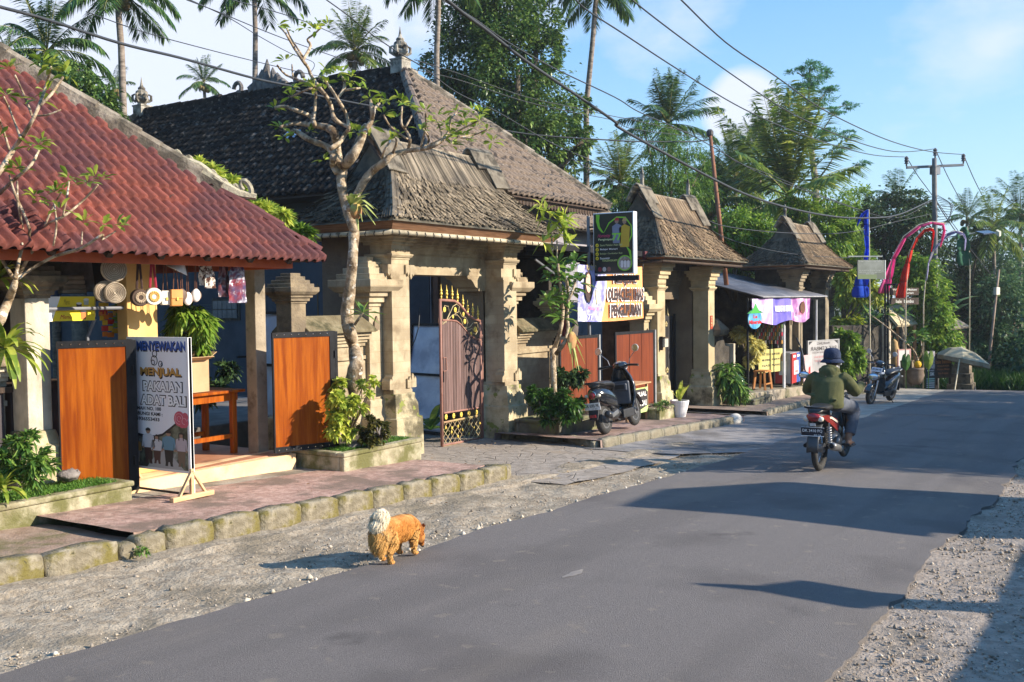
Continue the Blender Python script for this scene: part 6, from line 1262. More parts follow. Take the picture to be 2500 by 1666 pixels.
bd.ell((hx_+.06,0, hz_-.05),.05,.055,.05,12,8); bd.ell((hx_+.11,0, hz_-.01),.02,.012,.022,8,6); bd.ell((hx_+.095,.03, hz_+.012),.012,.012,.009,8,6); bd.ell((hx_+.095,-.03, hz_+.012),.012,.012,.009,8,6); bd.ell((hx_+.098,0, hz_-.055),.012,.022,.007,8,6)
for sg in (-1,1):
 bd.ell((hx_-.005, sg*.082, hz_-.01),.022,.012,.032,10,7)
 bd.tube([(.44, sg*.15,1.12),(.55, sg*.28,.95),(.82, sg*.31,1.0)], [.06,.045,.032], 10)
 bd.ell((.86, sg*.315,1.005),.04,.028,.028,10,7)
 for k in range(4): y = sg*(.285+.022*k); ln = (.036,.042,.040,.032)[k]; bd.tube([(.875, y, 1.022),(.875+ln, y, 1.020),(.885+ln, y, .995),(.868+ln*.5, y, .978)], [.0105,.010,.0095,.009], 7)
 bd.tube([(.85, sg*.285,1.0),(.87, sg*.262,.985),(.895, sg*.262,.978)], [.012,.011,.009], 7)
 bd.tube([(.38, sg*.09,.80),(.78, sg*.20,.70),(.60, sg*.205,.36),(.585, sg*.205,.31)], [.09,.07,.042,.036], 12)
 bd.ell((.555, sg*.205,.285),.04,.034,.035,10,7); bd.tube([(.57, sg*.205,.285),(.66, sg*.21,.275),(.73, sg*.215,.27)], [.038,.036,.022], 10)
 for k in range(5): bd.tube([(.72, sg*(.185+.015*k),.272),(.755-.006*k, sg*(.183+.017*k),.268)], [.010,.008], 6)
organic("body", bd, SKIN, rd, .007,3)
hd = M(); hd.loft([[(xc+a*cos(q), b2*sin(q), z+ (0.0)) for q in [2*pi*i/20 for i in range(20)]] for (xc, a, b2, z) in ((.36,.185,.205,.745),(.35,.20,.215,.79),(.365,.185,.20,.88),(.39,.175,.20,.98),(.425,.165,.205,1.07),(.465,.13,.175,1.14),(.52,.085,.10,1.20))])
for sg in (-1,1): hd.tube([(.45, sg*.14,1.12),(.46, sg*.205,1.08),(.50, sg*.27,.99),(.55, sg*.295,.935),(.66, sg*.31,.965),(.80, sg*.315,1.0)], [.085,.085,.078,.072,.062,.05], 12); hd.torus((.815, sg*.315,1.003),(1,0,.2),.033,.014,14,6)
hd.torus((.36,0,.755),(0,0,1),.185,.022,24,6)
for q in range(6): hd.tube([(.20+.01*q, -.16+.05*q, .86+.012*q),(.19+.01*q, -.05+.045*q, .835+.015*q),(.22,.08+.03*q, .87+.01*q)], .014,6)
organic("hoodie", hd, HOOD, rd, .012,5)
ho = M(); ho.torus((.50,0,1.20),(.55,0,1),.088,.036,20,8); ho.ell((.40,0,1.165),.075,.11,.085,14,9); ho.tube([(.43,.10,1.22),(.36,.06,1.12),(.345,.0,1.085),(.36,-.06,1.12),(.43,-.10,1.22)], [.03,.038,.042,.038,.03], 8); ho.ell((.45,0,1.215),.07,.10,.05,14,8)
organic("hood", ho, HOOD, rd, .011,3)
tr = M(); tr.ell((.36,0,.79),.165,.20,.085,16,9)
for sg in (-1,1): tr.tube([(.36, sg*.10,.80),(.55, sg*.165,.765),(.76, sg*.205,.715),(.80, sg*.215,.67),(.72, sg*.215,.52),(.635, sg*.212,.40)], [.115,.105,.095,.088,.075,.067], 14); tr.torus((.63, sg*.212,.395),(.45,0,.75),.055,.017,18,6)
organic("trousers", tr, JEAN, rd, .011,4)
ht_ = M(); ht_.lathe((hx_-.005,0, hz_+.005), [(.106,.0),(.108,.02),(.104,.07),(.095,.105),(.07,.128),(.03,.138),(.001,.14)], 26); br = M(); br.lathe((hx_-.005,0, hz_-.015), [(.104,.022),(.112,.012),(.150,-.022),(.148,-.028),(.108,.004)], 26)
HATM = mk("dark blue hat cloth", (.012,.022,.055),(.025,.04,.085),12,.95, bump=.4, bscale=80)
ht = ob("bucket_hat", ht_, HATM, rd, smooth=True, local=True); ob("brim", br, HATM, ht, smooth=True, local=True)
ob("hair", M().ell((hx_-.03,0, hz_-.01),.088,.083,.09,14,9), flat("black hair", (.015,.012,.01),.6), rd, smooth=True, local=True)
mkm = M(); mkm.tube([(hx_+.02,-.088, hz_-.03),(hx_+.06,-.085, hz_-.06),(hx_+.10,-.05, hz_-.075)], .02,6); ob("face_mask", mkm, flat("pale mask", (.6,.62,.64),.8), rd, local=True)
for sg in (-1,1): s_ = M(); s_.obox((.64, sg*.207,.247),(.125,0,-.004),(0,.047,0),(0,0,.009)); s_.tube([(.62, sg*.165,.255),(.66, sg*.207,.317),(.62, sg*.25,.255)], .009,6); s_.tube([(.66, sg*.207,.317),(.72, sg*.21,.262)], .008,6); ob("sandal", s_, flat("grey-black rubber sandal", (.06,.055,.055),.7), rd, local=True)
# ---- the dog
h0 = gnd(954,1381,.03); h1 = gnd(1022,1366,.03)
ang = radians(4)
dg = T("dog", "fluffy ginger dog with cream bushy tail sniffing the road edge", "dog", (h0.x+.02, h0.y+.06, gz(h0.x)+.03),0)
TINT = bpy.data.materials.new("ginger and cream fur"); TINT.use_nodes = True
_b = TINT.node_tree.nodes["Principled BSDF"]; _at = TINT.node_tree.nodes.new("ShaderNodeAttribute"); _at.attribute_name = "tint"; TINT.node_tree.links.new(_at.outputs["Color"], _b.inputs["Base Color"]); _b.inputs["Roughness"].default_value = .75; _b.inputs["Specular IOR Level"].default_value = .2
FURB = mk("ginger undercoat", (.40,.15,.03),(.56,.27,.08),9,.9, bump=.5, bscale=60)
d = M()
d.tube([(-.07,0,.235),(0,0,.25),(.12,0,.245),(.24,0,.235),(.33,0,.225)], [.085,.102,.09,.098,.083], 16)
d.tube([(.30,0,.24),(.39,0,.20),(.455,0,.135)], [.09,.075,.055], 14); d.ell((.475,0,.115),.062,.056,.056,14,10, Euler((0,.9,0)).to_matrix()); d.tube([(.49,0,.095),(.525,0,.048),(.535,0,.028)], [.036,.026,.017], 10)
for sg in (-1,1):
 # hind leg: thigh, knee forward, hock back, shank, paw
 fx = -.015 if sg < 0 else .05
 d.tube([(fx-.01, sg*.055,.23),(fx+.045, sg*.062,.155),(fx-.035, sg*.06,.095),(fx-.012, sg*.06,.022)], [.062,.042,.022,.018], 10); d.ell((fx+.008, sg*.06,.018),.032,.021,.018,10,6)
 gx = .315 if sg < 0 else .27
 d.tube([(gx, sg*.055,.21),(gx+.012, sg*.058,.13),(gx-.004, sg*.058,.07),(gx+.004, sg*.058,.02)], [.05,.032,.021,.018], 10); d.ell((gx+.024, sg*.058,.018),.034,.022,.018,10,6)
 d.tube([(.45, sg*.032,.155),(.462, sg*.058,.20),(.458, sg*.066,.218)], [.026,.018,.005], 8)
tl_ = M(); tl_.tube([(-.05,0,.285),(-.085,0,.32),(-.09,0,.36),(-.045,0,.385),(.01,0,.36)], [.03,.04,.05,.046,.026], 10); organic("tail", tl_, mk("cream undercoat", (.70,.58,.40),(.80,.70,.52),9,.9), dg, .009,2)
organic("body", d, FURB, dg, .009,2)
ob("nose", M().ell((.541,0,.025),.013,.014,.012,8,6), flat("black nose", (.015,.012,.012),.3), dg, smooth=True, local=True)
for sg in (-1,1): ob("eye", M().ell((.508, sg*.034,.108),.008,.006,.008,8,6), flat("dark eye", (.01,.008,.006),.1), dg, smooth=True, local=True)
rf = np.random.default_rng(3)
def locks(n, pts, rad, flow, ln, colf, spread=.5, wd=.007):
 P = np.array(pts, float); R_ = np.array(rad, float); k = len(P)-1; t = rf.random(n)*k; i = np.minimum(t.astype(int), k-1); fr_ = (t-i)[:, None]
 c = P[i]*(1-fr_)+P[i+1]*fr_; r = (R_[i]*(1-fr_[:, 0])+R_[i+1]*fr_[:, 0])[:, None]; ax = P[i+1]-P[i]; ax /= np.linalg.norm(ax, axis=1)[:, None]
 dv = rf.normal(size=(n, 3)); dv -= ax*(dv*ax).sum(1)[:, None]; dv /= np.linalg.norm(dv, axis=1)[:, None]
 root = c+dv*r*.93; g = np.array(flow(root), float); tip = root+(dv*spread+g+rf.normal(size=(n, 3))*.13)*ln*rf.uniform(.6,1.25,(n, 1)); tip[:, 2] = np.maximum(tip[:, 2], .012)
 sd = np.cross(tip-root, dv+rf.normal(size=(n, 3))*.4); sd /= np.linalg.norm(sd, axis=1)[:, None]+1e-9; mid = (root+tip)/2+dv*ln*.12
 V = np.stack([root-sd*wd, root+sd*wd, mid+sd*wd*.8, mid-sd*wd*.8, tip], 1); col = colf(root); return V, col
back = lambda r: np.stack([-.8+0*r[:, 0], 0*r[:, 0], -.45+0*r[:, 0]], 1)
def bodycol(r):
 n = len(r); z = (r[:, 2]-.14)/.2; x = r[:, 0]; c1 = np.array([.44,.125,.014]); c2 = np.array([.56,.26,.06]); c3 = np.array([.68,.44,.17]); dk = np.array([.20,.05,.009])
 k = np.clip(1.25-z*1.1,0,1)[:, None]; c = c1*(1-k)+c2*k; hb = np.clip((.03-x)/.10,0,1)[:, None]*np.clip(1.25-z, 0,1)[:, None]; c = c*(1-hb)+c3*hb
 sad = (np.clip((z-.95)*6,0,1)*np.clip((x+.03)*12,0,1)*np.clip((.26-x)*10,.25,1))[:, None]; c = c*(1-.5*sad)+dk*.5*sad; nk = np.clip((x-.36)/.08,0,1)[:, None]; c = c*(1-nk)+np.array([.33,.10,.018])*nk
 return np.clip(c*rf.uniform(.9,1.08,(n, 1)),0,1)
cream = lambda r: np.clip(np.array([.78,.66,.46])*rf.uniform(.9,1.08,(len(r),1)),0,1)
pale = lambda r: np.clip(np.array([.60,.33,.10])*rf.uniform(.75,1.2,(len(r),1)),0,1)
parts = [locks(24000, [(-.08,0,.225),(0,0,.25),(.12,0,.245),(.24,0,.235),(.34,0,.225)], [.085,.104,.094,.10,.083], back, .042, bodycol, .05,.0022),
         locks(7000, [(.30,0,.24),(.39,0,.20),(.45,0,.14)], [.09,.078,.055], lambda r: np.stack([-.5+0*r[:, 0], 0*r[:, 0], -.4+0*r[:, 0]], 1),.042, bodycol, .12,.0024),
         locks(4500, [(-.10,0,.27),(-.085,0,.19),(-.05,0,.13)], [.06,.075,.05], lambda r: np.stack([-.45+0*r[:, 0], 0*r[:, 0], -.9+0*r[:, 0]], 1),.04, pale, .08,.0024),
         locks(16000, [(-.05,0,.285),(-.085,0,.32),(-.09,0,.36),(-.045,0,.385),(.01,0,.36)], [.03,.042,.052,.048,.028], lambda r: np.stack([-.45-0*r[:, 0], 0*r[:, 0], -.85+0*r[:, 0]], 1),.055, cream, .3,.002)]
for sg in (-1,1):
 fx = -.015 if sg < 0 else .05; gx = .315 if sg < 0 else .27
 parts.append(locks(3000, [(fx-.01, sg*.055,.23),(fx+.04, sg*.062,.155),(fx-.03, sg*.06,.10)], [.06,.045,.026], back, .024, pale, .1,.0028)); parts.append(locks(350, [(fx-.03, sg*.06,.10),(fx-.01, sg*.06,.03)], [.022,.018], lambda r: np.stack([-.2+0*r[:, 0], 0*r[:, 0], -.8+0*r[:, 0]], 1),.018, pale, .2,.004))
 parts.append(locks(2200, [(gx, sg*.055,.21),(gx+.01, sg*.058,.13),(gx, sg*.058,.07)], [.05,.033,.022], back, .025, pale, .2,.003)); parts.append(locks(350, [(gx, sg*.058,.08),(gx, sg*.058,.03)], [.021,.018], lambda r: np.stack([-.2+0*r[:, 0], 0*r[:, 0], -.8+0*r[:, 0]], 1),.016, pale, .2,.004))
 parts.append(locks(160, [(.452, sg*.036,.165),(.46, sg*.064,.21)], [.022,.008], lambda r: np.stack([0*r[:, 0], 0*r[:, 0]+sg*.2,.8+0*r[:, 0]], 1),.02, lambda r: np.array([.25,.07,.015])*rf.uniform(.7,1.2,(len(r),1)),.2,.004))
parts.append(locks(2500, [(.47,0,.13),(.52,0,.055)], [.054,.026], lambda r: np.stack([-.5+0*r[:, 0], 0*r[:, 0], .6+0*r[:, 0]], 1),.018, lambda r: np.array([.40,.13,.025])*rf.uniform(.7,1.2,(len(r),1)),.15,.004))
V = np.concatenate([a for a, _ in parts]); Cc = np.concatenate([c for _, c in parts]); n = len(V); ix = np.arange(n)*5
F3 = np.concatenate([np.stack([ix, ix+1, ix+2], 1), np.stack([ix, ix+2, ix+3], 1), np.stack([ix+3, ix+2, ix+4], 1)])
att = np.repeat(np.concatenate([Cc, np.ones((n, 1))], 1),5, axis=0)
me = npmesh("fur", V.reshape(-1,3), F3, TINT, attr=att); ob("fur", me, None, dg, local=True)
dg.rotation_euler = (0,0, ang); dg.scale = (.90,.98,.97)
# ================================================================== drink shop, far signs, flags, huts
def boardD(uvl, uvr, vtl, vbl, Dl, Dr, thick=.03):
 """upright board whose left and right edges sit at given depths; heights from the left edge"""
 a = atD(uvl, vtl, Dl); b0 = atD(uvl, vbl, Dl); c = atD(uvr, vtl, Dr); return Board((a.x, a.y),(c.x, c.y), b0.z, a.z, thick)
shop = T("drink_shop", "drink shop with lean-to corrugated zinc roof and purple banner", "shop", (25.5,8.8, gz(25.5)))
m = M()
def zr(u, v): x = lerp(22.95,28.8, u); y = lerp(7.38,11.2, v); return (x, y, 1.745+.255*(y-7.4)+.018*sin(u*5.85/.076*2*pi)-.0*u)
m.grid(lambda u, v: zr(u, v),460,6); rf = ob("zinc_roof", m, ZINC, shop, smooth=True); rf.modifiers.new("t", 'SOLIDIFY').thickness = .01
m = M(); zb = lambda x: gz(x)+.36
m.add([(22.4,7.55, gz(22.4)-.1),(28.6,7.62, gz(28.6)-.1),(28.6,7.62, zb(28.6)-.03),(22.4,7.55, zb(22.4)),(22.4,11, gz(22.4)-.1),(28.6,11, gz(28.6)-.1),(28.6,11, zb(28.6)-.03),(22.4,11, zb(22.4))], [(0,1,2,3),(3,2,6,7),(0,3,7,4),(1,5,6,2)])
ob("platform", m, mk("old step stone", (.26,.22,.16),(.36,.31,.24),4,.95, stain=(.14,.13,.07), stain_scale=2, stain_amt=.5, bump=.6), shop, bevel=.02)
ob("back_wall", M().box(22.6,28.6,10.9,11.0,-1,2.6), BLKWALL, shop); ob("side_wall", M().box(28.5,28.6,8.6,10.9,-1,2.2), BLKWALL, shop)
for x, y in ((22.35,7.55),(25.62,7.7),(28.2,7.55)): ob("post", M().tube([(x, y, gz(x)+.3),(x, y, 1.72)], .03,8), BLACKM if x < 25 else flat("white painted post", (.6,.6,.6),.5), shop)
ob("post", M().tube([(25.78,7.72, gz(25.7)+.3),(25.78,7.72,1.7)], .025,8), flat("white painted post", (.6,.6,.6),.5), shop)
ob("beam", M().box(22.4,28.3,7.50,7.56,1.66,1.71), BLACKM, shop)
t = T("shop_banner", "purple fabric banner with white lettering under the zinc roof", "banner", (25,7.45,1.2)); b = Board((22.36,7.47),(27.2,7.44),1.10,1.70,.01)
def bw(u, v, d=0): return tuple(b.q(u, v*(1)+(1-v)*(.08*sin(u*13)+.10*max(0, u-.75)*4*.5), d+.03*sin(u*24+v)))
for nm, u0, u1, c1, c2 in (("violet_field", .0,.30,(.42,.22,.52),(.62,.50,.72)),("blue_field", .30,.66,(.09,.075,.40),(.20,.16,.55)),("magenta_field", .66,1.0,(.25,.07,.28),(.55,.33,.50))):
 m = M(); m.grid(lambda u, v: bw(lerp(u0, u1, u), v),16,6); ob(nm, m, mk("banner "+nm, c1, c2,2.5,.7, stain=(.7,.66,.72) if nm != "blue_field" else None, stain_scale=4, stain_amt=.3), t, smooth=True)
for u in (.30,.64,.93): m = M(); m.grid(lambda a, v: bw(u+.008*a, v, .006),1,6); ob("white_stripe", m, WHI, t)
b.txt("WARUNG PAK KEMBAR", WHI, t, .47,.58,.28,.26,.05,.03); b.txt("Es Kopi", ink((.5,.1,.15)), t, .79,.35,.12,.22,.05,.0,.3)
cp = M(); cp.add([bw(.82+.045*cos(a),.62+.25*sin(a),.03) for a in [i*2*pi/16 for i in range(16)]], [tuple(range(16))]); ob("printed_cup", cp, ink((.12,.045,.02)), t)
t = T("drop_sign", "blue water-drop sign with red Le Minerale lettering and green mountain", "sign", (23.0,7.3,1.05)); c = atY(*cE3(368,690),7.36); b = Board((c.x-.52,7.36),(c.x+.52,7.36), c.z-.26, c.z+.34,.02)
dp = M(); b.poly(dp, [(.5+.46*cos(a),.38+.38*sin(a)) for a in [i*2*pi/30 for i in range(30)]], .0,.02); ob("drop", dp, mk("water blue print", (.04,.22,.45),(.20,.50,.70),2.2,.35), t)
for pts, cc in (([(-.05,.60),(.2,.72),(.45,.60)], (.03,.22,.06)),([(.55,.60),(.82,.71),(1.06,.60)], (.03,.2,.06)),([(.16,.60),(.4,.84),(.52,1.0),(.62,.85),(.86,.60)], (.05,.33,.05))): dp = M(); b.poly(dp, pts, .004+.002*cc[1]); ob("mountain", dp, ink(cc), t)
b.txt("Le", ink((.55,.02,.03)), t, .5,.48,.26,.14,.006,.03); b.txt("Minerale", ink((.55,.02,.03)), t, .5,.27,.84,.16,.006,.03)
t = T("poster", "yellowish handwritten price poster at the back of the drink shop", "poster", (24.5,8.6,0)); b = boardD(*[cE3(400,0)[0], cE3(640,0)[0]], cE3(0,1000)[1], cE3(0,1225)[1], 25.5,26.4,.01)
ob("sheet", b.rect(M(),0,1,0,1), mk("yellow poster paper", (.45,.40,.12),(.56,.50,.20),3,.7), t)
for i, s_ in enumerate(("ES TEH", "KOPI SUSU", "MIE GORENG", "ES JERUK", "NASI", "PISANG")): b.txt(s_, BLKI, t, .30+.38*(i % 2),.78-.24*(i//2),.32,.09,.004,.01)
for k in range(14):
 x = 375+k*19; y0 = 752; n = 4+(k*7) % 3; pa, pb = atD(*cE3(x, y0),25.6), atD(*cE3(x, y0+150+40*(k % 3)),25.6)
 t = T("sachet_strip", "coloured sachet strip hanging in the drink shop, %s from the left" % ORD[k], "snack", pb, 0, "sachet strips in the drink shop")
 for j in range(n): cc = pa+(pb-pa)*((j+.5)/n); ob("sachet", M().obox(cc, (.06,.01*(j % 2),0),(0,.012,0),(0,0,(pa.z-pb.z)/n*.45)), flat("shop sachet %d" % ((j+k) % 5), [(.35,.03,.05),(.16,.15,.15),(.45,.22,.05),(.10,.16,.05),(.42,.38,.36)][(j+k) % 5], .3), t)
t = T("drink_cooler", "red and blue drinks cooler on castors in the drink shop", "cooler", (26.4,7.8,-.6)); zc = gz(26.3)+.36
for i, (p0, p1, mt) in enumerate((((26.05,8.05),(26.1,7.62), flat("cooler red", (.40,.03,.03),.4)),((26.1,7.62),(27.0,7.66), flat("cooler red", (.40,.03,.03),.4)))):
 b = Board(p0, p1, zc+.09, zc+.88,.02); ob("cooler_side", b.rect(M(),0,1,0,1), mt, t)
 sh = M(); b.poly(sh, [(.22,.28),(.80,.28),(.80,.75),(.22,.75)], .004); ob("notice", sh, ink((.62,.62,.60)), t)
 if i:
  bl = M(); b.poly(bl, [(.55,0),(1,0),(1,1),(.55,1)], .002); ob("blue_field", bl, ink((.04,.10,.36)), t); lb = M(); b.poly(lb, [(.15,.86),(.42,.86),(.42,.94),(.15,.94)], .004); ob("label", lb, WHI, t); lb = M(); b.poly(lb, [(.62,.86),(.92,.86),(.92,.94),(.62,.94)], .005); ob("label", lb, WHI, t)
  b.txt("ES", BLUEI, t, .5,.52,.2,.10,.006,.01); b.txt("5000", REDI, t, .5,.38,.36,.08,.006,.01)
ob("cooler_body", M().box(26.08,26.98,7.66,8.1, zc+.09, zc+.90), flat("cooler grey", (.3,.3,.32),.4), t, bevel=.01)
for x in (26.16,26.9): ob("castor", M().lathe((x, 7.7, zc+.04), [(.045,-.02),(.045,.02)], 12,(1,0,0)), RUBBER, t)
t = T("stool", "orange wooden stool on the drink shop's step", "stool", (24.35,7.85, gz(24.3)+.36)); zs = gz(24.3)+.36; OS = flat("orange stool wood", (.40,.16,.04),.6)
ob("seat", M().box(24.08,24.62,7.7,8.0, zs+.44, zs+.475), OS, t, bevel=.005)
for sx in (-1,1):
 for sy in (-1,1): ob("leg", M().beam((24.35+sx*.2,7.85+sy*.11, zs+.44),(24.35+sx*.26,7.85+sy*.15, zs),.05,.05), OS, t)
ob("stretcher", M().beam((24.12,7.70, zs+.15),(24.58,7.70, zs+.15),.03,.03), OS, t)
tag(ob("gallon_bottle", M().lathe((23.0,8.0, gz(23)+.36), [(.13,0),(.14,.05),(.14,.3),(.05,.38),(.05,.42)], 16), flat("dark green bottle", (.02,.07,.05),.15), smooth=True), "dark green water bottle beside the stool's left", "bottle")
t = T("sign_board", "white board with mirrored PAK KEMBAR lettering behind the rider", "sign", (29,7.8,-.6)); b = boardD(cE3(875,0)[0], cE3(1163,0)[0], cE3(0,918)[1], cE3(0,1290)[1], 27.6,28.6,.03)
ob("panel", b.rect(M(),0,1,.22,1), mk("thin white sheet", (.30,.29,.285),(.40,.385,.38),3,.6), t); ob("lower_panel", b.rect(M(),0,1,0,.22), mk("pinkish stained board", (.42,.32,.31),(.5,.42,.42),3,.7), t)
f = M(); b.rect(f, -.02,.0,0,1.02,-.04,.01); b.rect(f, 1,1.03,0,1.02,-.04,.01); b.rect(f, 0,1,1,1.02,-.04,.01); ob("frame", f, flat("bare aluminium", (.5,.5,.5),.4, metal=.6), t)
for s_, v, wd, ht, mt in (("WARUNG", .93,.42,.07,(.10,.08,.08)),("PAK KEMBAR", .80,.86,.10,(.06,.05,.05)),("PENGLIPURAN NO.73", .70,.72,.05,(.16,.12,.12)),("MENYEWAKAN", .58,.6,.06,(.45,.2,.2)),("PAKAIAN ADAT", .48,.62,.06,(.45,.2,.2))):
 text(s_, ink(mt), t, b.q(.5, v, .004),-b.right, b.up, wd*b.w, ht*b.h, 0,.012)
for u0, u1 in ((.02,.14),(.86,.98)): cm = M(); b.poly(cm, [(u0,.99),(u1,.99),(u1 if u0 > .5 else u0,.90)], .003); ob("corner_gusset", cm, BLKI, t)
t = T("leaning_board", "pale pink board leaning beside the drinks cooler", "board", (27.4,7.6,-.7)); b = boardD(cE3(832,0)[0], cE3(912,0)[0], cE3(0,1050)[1], cE3(0,1325)[1], 27.2,27.5,.02); ob("panel", b.rect(M(),0,1,0,1), mk("pale pink board", (.55,.36,.36),(.62,.45,.45),3,.7), t); ob("stain_mark", b.poly(M(), [(.55,.35),(.8,.33),(.78,.6),(.6,.55)], .003), REDI, t)
ob("hose", M().tube([atD(*cE3(760,880),27), atD(*cE3(800,960),27), atD(*cE3(830,1080),26.8), atD(*cE3(840,1180),26.7), atD(*cE3(870,1280),26.8)], .022,6), CABLE, T("hose", "black hose arching down beside the drinks cooler", "hose", (27,7.5,-.5)), smooth=True)
gwall = T("garden_wall", "sooty black wall with curved shoulder right of the second gateway", "wall", (22.5,8, gz(22.5)),0, "low stone walls between the gates")
m = M(); pol = [(22.02,-.95),(23.35,-.95),(23.35,.55),(23.0,.58),(22.85,.85),(22.6,.95),(22.02,.95)]
m.prism(pol, lambda a, b2: (a, 8.32, b2), lambda a, b2: (a, 8.6, b2)); ob("wall", m, BLKWALL, gwall, bevel=.02); m = M(); m.box(23.3,23.42,8.22,8.68,-.95,.62); ob("end_pier", m, CEMENT, gwall, bevel=.01)
m = M(); m.stack(22.15,8.3, [(.2,.2,.85),(.28,.26,.88),(.3,.28,1.0),(.05,.08,1.25)]); ob("coping", m, STONE_DARK, gwall)
gw2 = T("garden_wall", "tall black garden wall beyond the farthest gateway", "wall", (33,9, gz(33)),0, "low stone walls between the gates"); pl, pr = atD(*cF(-60,830),32.0), atD(*cF(375,850),33.2)
b = Board((pl.x, pl.y),(pr.x, pr.y), gz(33)-.1, pr.z+.02,.3); m = M(); b.poly(m, [(0,0),(1,0),(1,.90),(.9,.985),(.8,1.0),(0,1.0)], 0,.3); ob("wall", m, BLKWALL, gw2); b2_ = b
gp3 = T("gatepost", "pale plain gatepost at the end of the tall black wall", "gatepost", (pr.x, pr.y, gz(33)),0, "stone gateposts beside the stall"); ob("shaft", M().box(pr.x-.08, pr.x+.12, pr.y-.2, pr.y+.05, gz(33), atD(*cF(390,830),33.1).z), CEMENT, gp3)
# ---- signs in the far garden
def pole(name, label, uv0, uv1, D0, D1, r, mat, cat, group=None, n=8):
 a, b_ = atD(*uv0, D0), atD(*uv1, D1); return tag(ob(name, M().tube([a, b_], r if isinstance(r, list) else [r, r], n), mat, smooth=True), label, cat, group)
t = T("hanging_sign", "black framed double sign reading Warung Makan Penglipuran and bale bambu", "sign", atD(*cE2(1215,1110),33)); D_ = 32.5
for x in (1205,1222): a = atD(*cE2(x, 640), D_); ob("post", M().tube([a, (a.x, a.y, gz(a.x))], .03,6), BLACKM, t)
ob("top_bar", M().tube([atD(*cE2(1205,642), D_), atD(*cE2(1340,640), D_+.1)], .03,6), BLACKM, t)
for y in (800,880,960,1040): ob("rung", M().tube([atD(*cE2(1205, y), D_), atD(*cE2(1222, y), D_)], .018,5), BLACKM, t)
for (y0, y1, ss) in ((663,710,(("Warung  Makan", .72,.84,.34),("Penglipuran", .27,.62,.34))),(727,770,(("bale  bambu", .5,.62,.5),))):
 b = boardD(cE2(1238,0)[0], cE2(1420,0)[0], cE2(0, y0)[1], cE2(0, y1)[1], D_, D_+.3,.04); bb = ob("sign_plank", b.rect(M(),0,1,0,1), mk("dark stained sign wood", (.05,.032,.022),(.10,.065,.045),5,.8), t)
 for s_, v, wd, ht in ss: b.txt(s_, ink((.72,.70,.62)), bb, .5, v, wd, ht, .006,.02)
 for u in (.15,.8): ob("chain", M().tube([b.q(u, 1.0,-.02), b.q(u, 1.45 if y0 > 700 else 1.5,-.02)], .008,4), BLACKM, t)
t = T("info_board", "grey-green notice board hanging from a rod in front of the blue flag", "sign", atD(*cE2(1115,600),30)); b = boardD(cE2(1030,0)[0], cE2(1203,0)[0], cE2(0,484)[1], cE2(0,606)[1], 30.0,30.4,.03)
ob("panel", b.rect(M(),0,1,0,1), mk("faded grey-green print", (.085,.10,.085),(.15,.17,.155),2,.5), t); ob("green_band", b.poly(M(), [(0,0),(.70,0),(.70,.24),(0,.24)], .003), ink((.09,.13,.05)), t); ob("dark_field", b.poly(M(), [(.70,0),(1,0),(1,.36),(.70,.36)], .003), ink((.06,.08,.06)), t); ob("edge", b.rect(M(),1,1.025,0,1,-.03,.01), ink((.55,.58,.55)), t)
for i, (s_, v, wd) in enumerate((("SELAMAT DATANG DI DESA WISATA", .93,.86),("dan pengunjung dimohon menjaga", .46,.8),("kebersihan dan lingkungan desa", .36,.84),("terima kasih", .28,.3))): b.txt(s_, ink((.32,.35,.32)), t, .45, v, wd, .07,.005,.005)
ob("rod", M().tube([atD(*cE2(968,462),30.0), atD(*cE2(1186,462),30.4)], .022,6), flat("grey rod", (.25,.27,.25),.5), t)
for u in (.2,.8): ob("hanger", M().tube([b.q(u, 1,-.01), b.q(u, 1.18,-.01)], .01,4), CABLE, t)
t = T("sign_board", "brown wooden bale bambu menu board beside the parasol", "sign", atD(*cE2(1575,1305),33.8)); b = boardD(cE2(1524,0)[0], cE2(1630,0)[0], cE2(0,1080)[1], cE2(0,1240)[1], 33.6,33.9,.05); ob("panel", b.rect(M(),0,1,0,1), mk("dark stained sign wood", (.05,.032,.022),(.10,.065,.045),5,.8), t)
ob("gable_top", b.poly(M(), [(.1,.98),(.9,.98),(.5,1.06)], 0,.04), DKWOOD, t)
for s_, v, wd, ht, cc in (("bale bambu", .66,.9,.16,(.45,.19,.05)),("PENGLIPURAN", .48,.7,.07,(.4,.2,.08)),("Warung Makan", .34,.76,.10,(.42,.16,.06)),("Dan Kopian", .18,.6,.10,(.42,.16,.06))): b.txt(s_, ink(cc), t, .48, v, wd, ht, .006,.02)
for u in (.1,.9): ob("leg", M().box(b.q(u, 0).x-.03, b.q(u, 0).x+.03, b.q(u, 0).y-.03, b.q(u, 0).y+.03, gz(34), b.zb), DKWOOD, t)
t = T("price_board", "narrow price board with speckled top and 50K lettering", "sign", atD(*cE2(1496,1305),33.2)); b = boardD(cE2(1467,0)[0], cE2(1524,0)[0], cE2(0,1066)[1], cE2(0,1312)[1], 33.3,33.4,.03); ob("panel", b.rect(M(),0,1,0,1), flat("board dark", (.04,.05,.055),.6), t)
ob("photo_field", b.poly(M(), [(.04,.54),(.96,.54),(.96,.99),(.04,.99)], .003), mk("speckled photo print", (.20,.18,.2),(.62,.58,.58),14,.6), t)
for i, cc in enumerate(((.35,.55,.5),(.35,.55,.5),(.62,.62,.62),(.55,.55,.55),(.62,.62,.62))): ob("stripe", b.poly(M(), [(.06,.26-.055*i),(.94,.26-.055*i),(.94,.29-.055*i),(.06,.29-.055*i)], .003), ink(cc), t)
b.txt("50K", WHI, t, .66,.40,.5,.09,.005,.02); b.txt("MENU PAKET", WHI, t, .5,.49,.8,.035,.005,.01)
